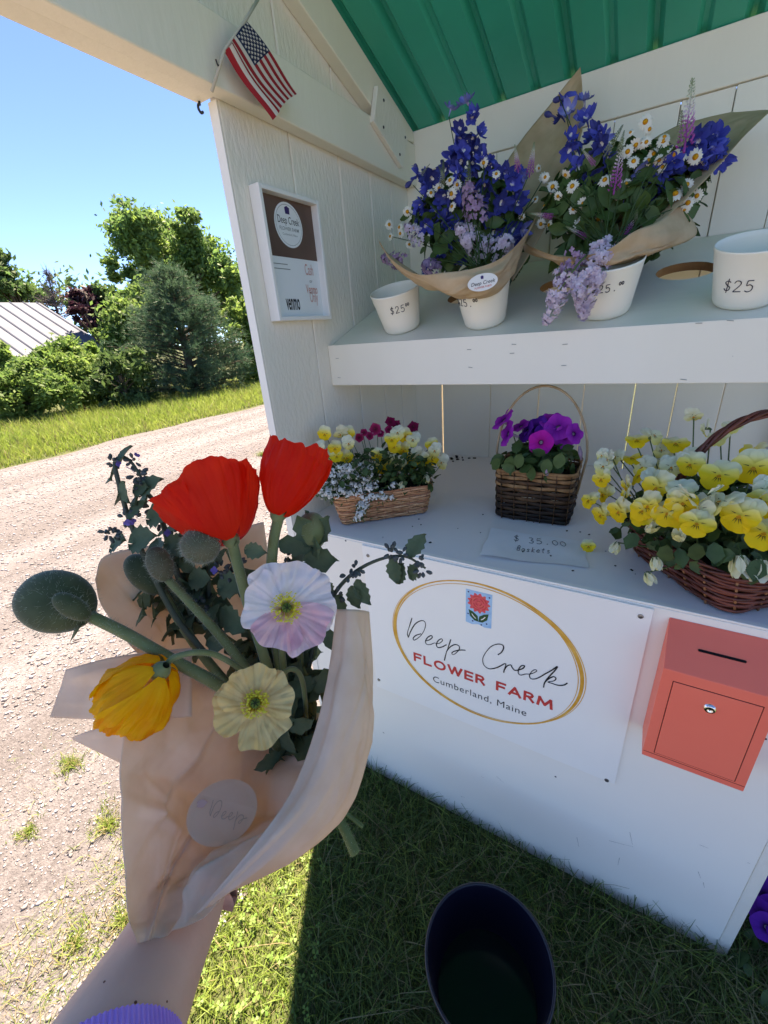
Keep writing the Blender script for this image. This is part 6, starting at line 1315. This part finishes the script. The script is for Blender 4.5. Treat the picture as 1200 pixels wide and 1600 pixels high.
V += [p0, p1, p2]; E_ += [(4, i0), (i0, i0 + 1), (i0 + 1, i0 + 2)]; Rd += [0.0125, 0.0105, 0.0088]
body = skin_body('body', np.array(V), E_, Rd, 'skin', person)
mat('mole', '#6d4030', rough=0.6); bpy.context.view_layer.update(); ev = body.evaluated_get(bpy.context.evaluated_depsgraph_get()); iw = body.matrix_world.inverted()
for u, v, r_ in ((212, 1566, 0.0010), (261, 1565, 0.0007), (163, 1534, 0.0008)):
    o_ = iw @ Vector(CAM); d_ = (iw.to_3x3() @ Vector(unit(ray(u, v)))).normalized(); ok, hit, nr_, _ = ev.ray_cast(o_, d_)
    if ok:
        hw = body.matrix_world @ hit; nw = (body.matrix_world.to_3x3() @ nr_).normalized(); V_, F_ = lathe([(0.0, 0.0004), (r_ * 0.7, 0.0003), (r_, 0.0)], 10); obj('mole', xf(aim(np.array(hw), np.array(nw)), V_), F_, 'mole', body, smooth=True)
# ribbed cuff and sleeve, running back out of the picture
ca, cb = dep(140, 1712, 0.252), dep(72, 1860, 0.205); Ms = aim(ca, cb - ca + np.array([0.03, -0.01, -0.02])); Ls = 0.40
def slv(u, v):
    a = u * 2 * math.pi; rr = 0.0555 + 0.0006 * math.cos(a * 110) + 0.016 * v - 0.003 * math.cos(min(1, v * 12) * math.pi / 2); return (rr * math.cos(a), rr * math.sin(a), Ls * v)
Vv, Fc = grid(slv, 881, 9); Vi, Fi = grid(lambda u, v: ((0.0525) * math.cos(u * 6.2832), (0.0525) * math.sin(u * 6.2832), 0.001 + 0.05 * v), 61, 2); G = Geo(); G.add(xf(Ms, Vv), Fc); G.add(xf(Ms, Vi), Fi); G.build('sleeve', 'sleeve_knit', person, smooth=True)

# ================================================================== GRASS AND GRAVEL (uncountable)
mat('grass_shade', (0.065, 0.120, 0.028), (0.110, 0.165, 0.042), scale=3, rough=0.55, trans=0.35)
mat('grass_lit', (0.165, 0.250, 0.042), (0.235, 0.305, 0.066), scale=3, rough=0.55, trans=0.4)  # same grass as above, sun and shade put into the two greens
mat('grass_dry', (0.30, 0.25, 0.13), (0.22, 0.18, 0.09), scale=4, rough=0.8, trans=0.2)
mat('clover', (0.125, 0.235, 0.040), (0.17, 0.28, 0.06), scale=8, rough=0.5, trans=0.35)
mat('verge_green', (0.200, 0.290, 0.050), (0.270, 0.340, 0.075), scale=1.2, rough=0.6, trans=0.45)
def blades(xy, h, wd, lean, seg=3, z0=0.0):
    """one tapered, curved strip for every base point"""
    n = len(xy); az = rng.uniform(0, 2 * math.pi, n); la = rng.uniform(0, 2 * math.pi, n); d = np.stack([np.cos(la), np.sin(la)], 1); s = np.stack([np.cos(az), np.sin(az), np.zeros(n)], 1)
    V = np.zeros((n, 2 * seg + 1, 3))
    for k in range(seg + 1):
        t = k / seg; c = np.concatenate([xy + d * (lean * h * t * t)[:, None], (z0 + h * t * (1 - 0.35 * np.minimum(1, lean) * t))[:, None]], 1); w_ = wd * (1 - t) ** 0.7
        if k < seg: V[:, 2 * k] = c - s * w_[:, None]; V[:, 2 * k + 1] = c + s * w_[:, None]
        else: V[:, 2 * seg] = c
    T = []
    for k in range(seg - 1): T += [(2 * k, 2 * k + 1, 2 * k + 3), (2 * k, 2 * k + 3, 2 * k + 2)]
    T.append((2 * seg - 2, 2 * seg - 1, 2 * seg)); T = np.array(T); F_ = (T[None] + (np.arange(n) * (2 * seg + 1))[:, None, None]).reshape(-1, 3)
    return V.reshape(-1, 3), F_, len(T)
def stuff(name, V, T, mats, mi, label, cat):
    o = bpy.data.objects.new(name, big_mesh(name, V, T, mats, mi)); put(o); return tag(o, label, cat, kind='stuff')
def keep_lawn(x, y):
    ok = ~((x > -0.035) & (x < 1.14) & (y > -0.012) & (y < 0.85)) & (np.hypot(x - 0.678, y + 0.352) > 0.098)
    rn = np.array([road_near(v) for v in y]); return ok & (x > rn - 0.10 * rng.uniform(0, 1, len(x)) ** 2)
x, y = rng.uniform(-0.35, 2.3, 110000), rng.uniform(-1.25, 0.25, 110000); k = keep_lawn(x, y); x, y = x[k], y[k]; n = len(x)
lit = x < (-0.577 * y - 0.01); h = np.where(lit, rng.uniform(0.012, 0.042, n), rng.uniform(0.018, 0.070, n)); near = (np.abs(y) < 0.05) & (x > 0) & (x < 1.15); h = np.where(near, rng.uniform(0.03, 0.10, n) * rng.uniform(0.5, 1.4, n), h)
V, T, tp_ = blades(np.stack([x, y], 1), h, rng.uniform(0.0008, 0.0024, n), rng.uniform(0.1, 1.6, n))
dry = rng.uniform(0, 1, n) < np.where((y > -0.35) & (x > 0.75), 0.22, 0.07); mi = np.where(dry, 2, np.where(lit | (rng.uniform(0, 1, n) < 0.25), 1, 0))  # brighter green painted on the sunny side of the wall's shadow edge
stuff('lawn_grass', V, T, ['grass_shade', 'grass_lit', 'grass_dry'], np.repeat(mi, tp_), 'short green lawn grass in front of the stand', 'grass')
n = 16000; x = rng.uniform(1.14, 4.2, n); y = rng.uniform(-1.0, 3.6, n); V, T, tp_ = blades(np.stack([x, y], 1), rng.uniform(0.02, 0.07, n), rng.uniform(0.0015, 0.004, n), rng.uniform(0.2, 1.5, n))
stuff('lawn_grass', V, T, ['grass_lit', 'grass_dry'], np.repeat((rng.uniform(0, 1, n) < 0.15).astype(int), tp_), 'sunny lawn grass past the end of the stand', 'grass')
# dead stalks lying in the shade near the panel's far corner
n = 380; x = rng.uniform(0.2, 1.5, n); y = rng.uniform(-0.55, -0.02, n); k = keep_lawn(x, y) & (rng.uniform(0, 1, n) < np.clip(x, 0.15, 1)); x, y = x[k], y[k]
V, T, tp_ = blades(np.stack([x, y], 1), rng.uniform(0.03, 0.07, len(x)), np.full(len(x), 0.0011), rng.uniform(2.0, 4.5, len(x)), z0=0.012)
stuff('dead_stalks', V, T, ['grass_dry'], None, 'dry straw stalks lying in the shaded grass', 'straw')
# clover leaflets in the sunny strip
n = 900; x = rng.uniform(-0.55, 0.45, n); y = rng.uniform(-1.05, -0.15, n); k = keep_lawn(x, y) & (x < -0.577 * y + 0.05); x, y = x[k], y[k]; G = []
m_ = len(x); a0 = rng.uniform(0, 6.28, m_); zc = rng.uniform(0.012, 0.038, m_); L = rng.uniform(0.005, 0.010, m_); V = np.zeros((m_, 3, 4, 3)); tl = rng.normal(0, 0.3, (m_, 3))
for q in range(3):
    a = a0 + q * 2.094; d = np.stack([np.cos(a), np.sin(a)], 1); s = np.stack([-np.sin(a), np.cos(a)], 1); c = np.stack([x, y], 1); zt = zc + L * tl[:, q]
    V[:, q, 0] = np.concatenate([c, zc[:, None]], 1); V[:, q, 1] = np.concatenate([c + d * (L * 0.75)[:, None] + s * (L * 0.5)[:, None], zt[:, None]], 1); V[:, q, 2] = np.concatenate([c + d * L[:, None] * 1.05, zt[:, None]], 1); V[:, q, 3] = np.concatenate([c + d * (L * 0.75)[:, None] - s * (L * 0.5)[:, None], zt[:, None]], 1)
idx = (np.arange(m_ * 3) * 4)[:, None, None]; T = (np.array([[0, 1, 2], [0, 2, 3]])[None] + idx).reshape(-1, 3)
stuff('clover_leaves', V.reshape(-1, 3), T, ['clover'], None, 'bright clover leaves in the sunny strip of lawn', 'clover')
# thin dry grass growing through the gravel edge
n = 26000; x = 0.0 - np.abs(rng.normal(0, 0.36, n)); y = rng.uniform(-1.3, 1.4, n); nzv = np.sin(x * 9 + y * 4) + np.sin(y * 7.3 - x * 5) + np.sin(x * 17 + 2) * 0.6; k = (nzv > 0.1) & (x > -1.5) & (y < 0.3); x, y = x[k], y[k]; n = len(x)
V, T, tp_ = blades(np.stack([x, y], 1), rng.uniform(0.008, 0.035, n), rng.uniform(0.0007, 0.0017, n), rng.uniform(0.3, 2.2, n)); mi = (rng.uniform(0, 1, n) < 0.45).astype(int)
stuff('sparse_grass', V, T, ['grass_lit', 'grass_dry'], np.repeat(mi, tp_), 'sparse half dry grass along the gravel edge', 'grass')
# grass verge beyond the road
n = 60000; x = -6.75 - np.abs(rng.normal(0, 2.6, n)); y = rng.uniform(-3, 17, n); rf = np.array([road_far(v) for v in y]); k = x < rf + 0.05; x, y = x[k], y[k]; n = len(x); edge = np.clip((-6.75 - x) / 1.2, 0, 1)
V, T, tp_ = blades(np.stack([x, y], 1), rng.uniform(0.06, 0.16, n) + 0.22 * edge * rng.uniform(0.2, 1, n), rng.uniform(0.004, 0.009, n), rng.uniform(0.1, 0.9, n)); mi = (rng.uniform(0, 1, n) < 0.12).astype(int)
stuff('verge_grass', V, T, ['verge_green', 'grass_dry'], np.repeat(mi, tp_), 'tall sunny grass verge beyond the gravel road', 'grass')
# loose stones
mat('stone_pale', '#8f8c90', '#a5a2a6', scale=30, rough=0.9); mat('stone_tan', '#7f7876', '#8f8886', scale=30, rough=0.9); mat('stone_grey', '#726f70', '#625f60', scale=30, rough=0.9)
def stones(n, x, y, r, name, label):
    O = np.array([(1, 0, 0), (0, 1, 0), (-1, 0, 0), (0, -1, 0), (0, 0, 1), (0, 0, -0.6)], float); T0 = np.array([(0, 1, 4), (1, 2, 4), (2, 3, 4), (3, 0, 4), (1, 0, 5), (2, 1, 5), (3, 2, 5), (0, 3, 5)])
    S = rng.uniform(0.55, 1.25, (n, 6, 1)) * O[None] * np.stack([r * rng.uniform(0.7, 1.5, n), r, r * rng.uniform(0.35, 0.8, n)], 1)[:, None]; a = rng.uniform(0, 6.28, n); c, s = np.cos(a)[:, None], np.sin(a)[:, None]
    V = np.stack([S[..., 0] * c - S[..., 1] * s + x[:, None], S[..., 0] * s + S[..., 1] * c + y[:, None], S[..., 2] + 0.006 + (r * 0.12)[:, None]], -1); T = (T0[None] + (np.arange(n) * 6)[:, None, None]).reshape(-1, 3)
    mi = np.repeat(rng.choice(3, n, p=(0.5, 0.3, 0.2)), 8); stuff(name, V.reshape(-1, 3), T, ['stone_pale', 'stone_tan', 'stone_grey'], mi, label, 'gravel')
n = 46000; x = 0.05 - rng.uniform(0, 1, n) ** 1.5 * 2.9; y = rng.uniform(-1.35, 1.9, n); rn = np.array([road_near(v) for v in y]); k = x < rn + 0.12 * rng.uniform(0, 1, n); x, y = x[k], y[k]
stones(len(x), x, y, rng.uniform(0.0017, 0.0050, len(x)) * (1 + 0.9 * (rng.uniform(0, 1, len(x)) > 0.93)), 'gravel_stones', 'small loose pale stones of the gravel near the stand')
n = 26000; x = -1.2 - rng.uniform(0, 1, n) * 5.4; y = rng.uniform(-1.5, 7, n); stones(n, x, y, rng.uniform(0.006, 0.014, n), 'road_stones', 'coarser loose stones spread over the gravel road')
# a few plants one can pick out
def tuft(u, v, n, h, rad, label, mats):
    c = on(u, v, 2, 0.006); a = rng.uniform(0, 6.28, n); r_ = rad * np.abs(rng.normal(0, 0.6, n)) * (1 + 0.5 * np.sin(a * 3 + u) + 0.3 * np.sin(a * 5 + v)); xy = np.stack([c[0] + r_ * np.cos(a) * 1.4, c[1] + r_ * np.sin(a)], 1)
    V, T, tp_ = blades(xy - c[:2], rng.uniform(0.5, 1.0, n) * h, rng.uniform(0.001, 0.002, n), rng.uniform(0.2, 1.4, n)); mi = np.repeat((rng.uniform(0, 1, n) < 0.28).astype(int), tp_)
    o = bpy.data.objects.new('grass_tuft', big_mesh('grass_tuft', V, T, mats, mi)); put(o, None, Matrix.Translation(Vector(c))); return tag(o, label, 'grass tuft', 'tufts in the gravel', 'stuff')
tuft(112, 1195, 330, 0.038, 0.040, 'dense green grass tuft alone on the gravel below the paper flaps', ['grass_lit', 'grass_dry'])
tuft(170, 1290, 420, 0.034, 0.055, 'pale green grass tuft touching the side of the kraft wrap', ['grass_lit', 'grass_dry'])
tuft(195, 1440, 380, 0.030, 0.050, 'olive grass tuft on the gravel beside the forearm', ['grass_lit', 'grass_dry'])
tuft(45, 1300, 200, 0.024, 0.035, 'small thin grass tuft nearest the left picture edge', ['grass_lit', 'grass_dry'])
tuft(120, 1475, 240, 0.026, 0.045, 'low straggling grass tuft on the gravel above the purple cuff', ['grass_lit', 'grass_dry'])
tuft(410, 712, 260, 0.09, 0.08, 'tall grass tuft at the foot of the side wall', ['grass_lit', 'grass_dry'])
# dark purple petunias on the ground at the far corner of the stand
gp = thing('petunia_plant', (1.30, 0.02, 0), 'dark purple petunias growing on the ground past the panel corner', 'flowers'); pts = []
for u, v, s_ in ((1195, 1400, 1.0), (1190, 1430, 1.0), (1202, 1365, 1.0), (1198, 1450, 0.9), (1212, 1395, 1.0), (1208, 1425, 1.0)):
    p = on(u, v, 2, 0.10); inst('petunia_flower', PET['v'], gp, aim(p, rdir((-0.2, -0.5, 0.8), 0.3), rng.uniform(0, 6), s_)); pts.append(p - (0, 0, 0.03))
flower_stems(gp, pts, np.array([1.30, 0.0, 0.01]), r=0.0015)
foliage('foliage', (1.31, -0.02, 0.03), (0.17, 0.14, 0.07), 260, 'leaf_dark', gp, L=(0.025, 0.045), W=0.34, low=0.0, shell=0.4, clip=lambda p: p[0] > 1.135)

# ================================================================== TREES, SHRUBS AND BARN beyond the road
def leaf_mats(name, a, b, tr=0.5): mat(name, a, b, scale=0.9, rough=0.6, spec=0.3, trans=tr)
leaf_mats('maple_leaf', (0.095, 0.195, 0.062), (0.155, 0.255, 0.086)); leaf_mats('lime_leaf', (0.150, 0.255, 0.055), (0.215, 0.310, 0.080)); leaf_mats('shrub_leaf', (0.105, 0.200, 0.052), (0.165, 0.260, 0.075)); leaf_mats('dark_leaf', (0.062, 0.118, 0.038), (0.098, 0.160, 0.052), 0.4)
leaf_mats('plum_leaf', (0.035, 0.014, 0.022), (0.060, 0.022, 0.034), 0.3); mat('pine_needle', (0.055, 0.120, 0.070), (0.100, 0.175, 0.095), scale=0.8, rough=0.6, trans=0.3); mat('dead_twig', (0.085, 0.065, 0.075), (0.12, 0.095, 0.10), scale=2, rough=0.9); mat('bark', (0.060, 0.045, 0.034), (0.10, 0.08, 0.06), scale=5, rough=0.95, bump=0.6, bscale=14, bdist=0.05)
FH = unit(np.array([BR[2][0], BR[2][1], 0]))
def far_pt(u, v, d):
    """point on the pixel's ray at horizontal distance d from the camera"""
    r = ray(u, v); return CAM + r * (d / math.hypot(r[0], r[1]))
def leaf_cloud(blobs, n, size, mat_mix=None, clumps=None, flat=0.0, sr=None):
    """rhombic leaves gathered in clumps over the blobs' shells; blobs: (centre, radii)"""
    vol = np.array([np.prod(b[1]) ** (2 / 3) for b in blobs]); pr = vol / vol.sum(); nc = clumps or max(30, n // 90); ci = rng.choice(len(blobs), nc, p=pr); C_ = []; R_ = []
    for i in ci:
        c, r = np.array(blobs[i][0]), np.array(blobs[i][1]); d = unit(rng.normal(0, 1, 3)); C_.append(c + d * r * rng.uniform(0.45, 1.0)); R_.append(r.mean() * rng.uniform(0.10, 0.26))
    C_, R_ = np.array(C_), np.array(R_); k = rng.integers(0, nc, n); P = C_[k] + rng.normal(0, 1, (n, 3)) * R_[k][:, None] * (1, 1, 0.7)
    N_ = rng.normal(0, 1, (n, 3)) + (0, 0, 0.5); N_ /= np.linalg.norm(N_, axis=1)[:, None]; A = np.cross(N_, rng.normal(0, 1, (n, 3))); A /= np.linalg.norm(A, axis=1)[:, None]; B_ = np.cross(N_, A); s = (size * rng.uniform(0.6, 1.3, n))[:, None]
    V = np.stack([P - A * s, P - B_ * s * 0.45, P + A * s, P + B_ * s * 0.45], 1).reshape(-1, 3); V[:, 2] = np.maximum(V[:, 2], 0.02); T = (np.array([[0, 1, 2], [0, 2, 3]])[None] + (np.arange(n) * 4)[:, None, None]).reshape(-1, 3)
    return V, T, C_
def tree(name, label, cat, blobs_px, d, n, size, m_, m2=None, trunk=True, group=None, squash=1.0, depth=0.8):
    """blobs_px: (u, v, ru, rv) ellipses in the photograph, at distance d"""
    bl = []
    for u, v, ru, rv in blobs_px:
        c = far_pt(u, v, d + rng.uniform(-0.06, 0.06) * d); zz = float(BR[2] @ (c - CAM)); bl.append((c, np.array([ru, (ru + rv) / 2 * depth, rv]) * zz / F))
    cx = np.mean([b[0] for b in bl], axis=0); base = np.array([cx[0], cx[1], 0.0]); t = thing(name, base, label, cat, group)
    V, T, C_ = leaf_cloud(bl, n, size); o = bpy.data.objects.new('crown', big_mesh('crown', V - base, T, [m_, m2 or m_], np.repeat((rng.uniform(0, 1, n) < 0.3).astype(int), 2))); put(o, t, Matrix.Translation(Vector(base)))
    top = max(b[0][2] for b in bl); G = Geo()
    if trunk:
        r0 = 0.018 * top + 0.04; V, Fc = tube(spline([base + (0, 0, -0.1), base + (0.05, 0.02, top * 0.35), base + (-0.05, 0.08, top * 0.7), np.array([cx[0], cx[1], top])], 10), np.linspace(r0, r0 * 0.25, 10), 8); obj('trunk', V, Fc, 'bark', t, smooth=True)
    for c in C_[rng.choice(len(C_), min(26, len(C_)), replace=False)]:
        st = base + (0, 0, max(0.05, min(c[2] * 0.6, top * 0.6))); V, Fc = tube(spline([st, (st + c) / 2 + (0, 0, 0.1 * top * 0.3), c], 6), np.linspace(0.012 * top + 0.01, 0.006, 6), 5, cap=False); G.add(V, Fc)
    G.build('limbs', 'bark', t)
    return t
GB = 'trees and shrubs beyond the road'
tree('maple_tree', 'tall round crowned leafy tree rising highest behind the pine', 'tree', [(215, 368, 48, 42), (262, 392, 48, 50), (310, 415, 46, 48), (352, 440, 34, 40), (232, 430, 40, 30), (185, 425, 22, 22), (290, 350, 30, 18), (352, 470, 30, 40)], 24, 34000, 0.115, 'maple_leaf', 'lime_leaf', group=GB)
tree('leafy_tree', 'light green leafy tree against the pine, towards the barn', 'tree', [(205, 500, 40, 36), (235, 470, 40, 28), (190, 545, 36, 34), (240, 520, 30, 40), (215, 470, 26, 22), (170, 520, 20, 20)], 17.5, 18000, 0.085, 'shrub_leaf', 'lime_leaf', group=GB)
tree('leafy_tree', 'yellow green leafy shrub tree between the pine and the stand wall', 'tree', [(385, 545, 26, 45), (395, 590, 24, 30), (372, 500, 26, 30), (392, 505, 20, 36), (408, 560, 22, 45)], 15.5, 12000, 0.08, 'lime_leaf', 'shrub_leaf', group=GB)
tree('plum_tree', 'dark purple leaved tree above the barn roof end', 'tree', [(138, 475, 26, 24), (122, 488, 16, 14), (150, 500, 18, 20), (142, 458, 14, 10)], 20, 5200, 0.11, 'plum_leaf', group=GB)
tree('leafy_tree', 'dark green tree beside the purple one', 'tree', [(165, 468, 22, 18), (175, 490, 20, 18), (160, 505, 20, 20), (108, 478, 14, 10)], 22, 4200, 0.12, 'dark_leaf', 'maple_leaf', group=GB)
tree('leafy_tree', 'dark leafy tree rising behind the barn ridge at the picture edge', 'tree', [(4, 428, 26, 30), (18, 448, 26, 24), (40, 462, 24, 12), (-20, 440, 30, 40), (60, 466, 14, 8)], 30, 6500, 0.15, 'dark_leaf', 'maple_leaf', group=GB)
tree('shrub', 'rounded sunlit shrub by the verge in front of the barn', 'shrub', [(58, 600, 46, 34), (20, 612, 40, 34), (92, 612, 30, 26), (40, 640, 60, 14), (-15, 610, 34, 44), (50, 575, 30, 16)], 12.8, 13000, 0.06, 'shrub_leaf', 'lime_leaf', trunk=False, group=GB)
tree('shrub', 'bushy light green shrub below the barn roof end', 'shrub', [(105, 552, 40, 22), (140, 570, 34, 26), (75, 560, 26, 18), (120, 600, 40, 40), (150, 545, 16, 12)], 14.8, 12000, 0.065, 'lime_leaf', 'shrub_leaf', trunk=False, group=GB)
tree('shrub', 'dark shaded shrub left of the pine foot', 'shrub', [(182, 592, 38, 36), (215, 605, 30, 30), (160, 615, 30, 28), (205, 570, 30, 24), (200, 632, 46, 14)], 13.2, 8000, 0.08, 'dark_leaf', 'dark_leaf', trunk=False, group=GB)  # its shade is put into the darker leaf colour
tree('shrub', 'leafy shrub at the left picture edge under the barn roof', 'shrub', [(5, 560, 22, 22), (-25, 560, 26, 30), (28, 572, 14, 10)], 16, 3500, 0.09, 'shrub_leaf', 'lime_leaf', trunk=False, group=GB)
# pine: whorls of drooping boughs carrying needle tufts
def pine(u, vb, vt, d, halfw_px):
    base = on(u, vb, 2, 0); dd_ = math.hypot(*(base - CAM)[:2]); top = far_pt(u - 8, vt, dd_); zz = float(BR[2] @ (base - CAM)); H = top[2]; Rm = halfw_px * zz / F
    t = thing('pine_tree', base, 'broad blue green pine standing by the road', 'tree', GB); V, Fc = tube([base + (0, 0, -0.1), base + (0, 0, H * 0.5), base + (0, 0, H)], [0.13, 0.09, 0.02], 8); obj('trunk', V, Fc, 'bark', t, smooth=True); G = Geo(); P = []; D_ = []
    for k in range(190):
        s = rng.uniform(0.03, 1.0); z = H * s; rad = Rm * (1.0 if s < 0.35 else max(0.10, ((1.0 - s) / 0.65) ** 0.55)) * rng.uniform(0.72, 1.05); a = rng.uniform(0, 6.28); e = base + np.array([rad * math.cos(a), rad * math.sin(a), z + rad * rng.uniform(-0.12, 0.22)]); st = base + (0, 0, max(0.1, z - rad * 0.12)); C_ = spline([st, (st + e) / 2 + (0, 0, 0.05 * rad), e], 6)
        V, Fc = tube(C_, np.linspace(0.025, 0.006, 6), 4, cap=False); G.add(V, Fc)
        m = int(26 + 30 * rad / Rm); q = rng.uniform(0.25, 1.02, m); bp_ = np.stack([np.interp(q, np.linspace(0, 1, 6), C_[:, i]) for i in range(3)], 1) + rng.normal(0, 0.085, (m, 3)); P.append(bp_); dr = unit(e - st); D_.append(np.tile(dr, (m, 1)) + rng.normal(0, 0.5, (m, 3)) + (0, 0, 0.35))
    G.build('boughs', 'bark', t); P = np.concatenate(P); D_ = np.concatenate(D_); n0 = len(P); rep = 9; P = np.repeat(P, rep, 0); D_ = np.repeat(D_, rep, 0) + rng.normal(0, 0.55, (n0 * rep, 3)); D_ /= np.linalg.norm(D_, axis=1)[:, None]
    s = np.cross(D_, rng.normal(0, 1, D_.shape)); s /= np.linalg.norm(s, axis=1)[:, None]; L = rng.uniform(0.10, 0.19, len(P))[:, None]; V = np.stack([P - s * 0.006, P + s * 0.006, P + D_ * L], 1).reshape(-1, 3); o = bpy.data.objects.new('crown', big_mesh('crown', V - base, np.arange(len(V)).reshape(-1, 3), ['pine_needle'])); put(o, t, Matrix.Translation(Vector(base)))
pine(308, 618, 420, 13.5, 98)
# bare dead spruce
p0, p1 = far_pt(94, 505, 25), far_pt(72, 420, 25); ds = thing('dead_tree', (p0[0], p0[1], 0), 'thin leaning bare dead conifer above the barn roof', 'tree', GB); V, Fc = tube([np.array([p0[0] + 0.3, p0[1], 0]), p0, p1], [0.10, 0.07, 0.01], 6); obj('trunk', V, Fc, 'dead_twig', ds); G = Geo()
for k in range(120):
    s = rng.uniform(0.0, 0.97); c = p0 + (p1 - p0) * s; a = rng.uniform(0, 6.28); L = (1.05 - s) * 1.1 * rng.uniform(0.5, 1); e = c + np.array([math.cos(a) * L, math.sin(a) * L, L * rng.uniform(0.1, 0.5)]); V, Fc = tube([c, (c + e) / 2 + (0, 0, -0.05), e], [0.018, 0.012, 0.004], 4, cap=False); G.add(V, Fc)
    for q in range(4):
        f = c + (e - c) * rng.uniform(0.4, 1); g = f + rng.normal(0, 0.14, 3); V, Fc = tube([f, g], [0.008, 0.003], 3, cap=False); G.add(V, Fc)
G.build('branches', 'dead_twig', ds)
# barn with a ribbed metal roof
mat('barn_roof', (0.15, 0.168, 0.21), (0.125, 0.14, 0.175), scale=2, rough=0.8, metal=0.0, spec=0.15); mat('barn_wall', (0.28, 0.25, 0.22), (0.22, 0.20, 0.18), scale=3, rough=0.9)
A = far_pt(62, 473, 24.0); B_ = far_pt(178, 547, 20.0); dn = B_ - A; hd_ = unit(np.array([dn[0], dn[1], 0])); ld = np.array([hd_[1], -hd_[0], 0]); ld = ld if ld @ BR[0] < 0 else -ld; LB = 9.0
bn = thing('barn', (A[0], A[1], 0), 'grey metal roofed barn half hidden behind the shrubs', 'barn'); un = unit(np.cross(dn, ld)); un = un if un[2] > 0 else -un
Q = [A, B_, B_ + ld * LB, A + ld * LB]; V = Q + [q - un * 0.06 for q in Q]; rf_ = obj('roof', V, BOXF, 'barn_roof', bn)
for k in range(20):
    a = A + ld * (0.12 + k * 0.46) + un * 0.02; b = B_ + ld * (0.12 + k * 0.46) + un * 0.02; V, Fc = tube([a, b], 0.028, 4); obj('seam', V, Fc, 'barn_roof', rf_)
A2 = A - hd_ * np.linalg.norm(dn[:2]); A2[2] = B_[2]; A2[:2] = A[:2] - dn[:2]; Q = [A, A + ld * LB, A2 + ld * LB, A2]; V = [q + un * 0.0 for q in Q] + [q - np.array([0, 0, 0.06]) for q in Q]; obj('roof_back', V, BOXF, 'barn_roof', bn)
B3, A3 = B_ - hd_ * 0.35, A2 + hd_ * 0.35; ins = ld * 0.3
obj('gable_wall', [np.array([B3[0], B3[1], 0]) + ins, np.array([A3[0], A3[1], 0]) + ins, A3 - (0, 0, 0.1) + ins, A - (0, 0, 0.12) + ins, B3 - (0, 0, 0.1) + ins], [(0, 1, 2, 3, 4)], 'barn_wall', bn)
w0 = B3 + ins; w1 = B3 + ld * (LB - 0.3); obj('side_wall', [np.array([w0[0], w0[1], 0]), np.array([w1[0], w1[1], 0]), w1 - (0, 0, 0.02), w0 - (0, 0, 0.02)], [(0, 1, 2, 3)], 'barn_wall', bn)
# far wood closing the view behind everything
bl = [(far_pt(u, 500 + rng.uniform(-14, 10), 46), np.array([2.8, 2.4, 3.6])) for u in range(-160, 520, 30)]
bl += [(np.array([50 * math.sin(a), 50 * math.cos(a), rng.uniform(1.5, 3.5)]), np.array([4.0, 4.0, 4.5])) for a in np.linspace(0.05, 2.2, 34)]
V, T, _ = leaf_cloud(bl, 52000, 0.26, clumps=620); tag(stuff('far_wood', V, T, ['dark_leaf', 'maple_leaf'], np.repeat((rng.uniform(0, 1, 52000) < 0.4).astype(int), 2), 'distant green wood behind the barn and trees', 'wood'), kind='stuff')
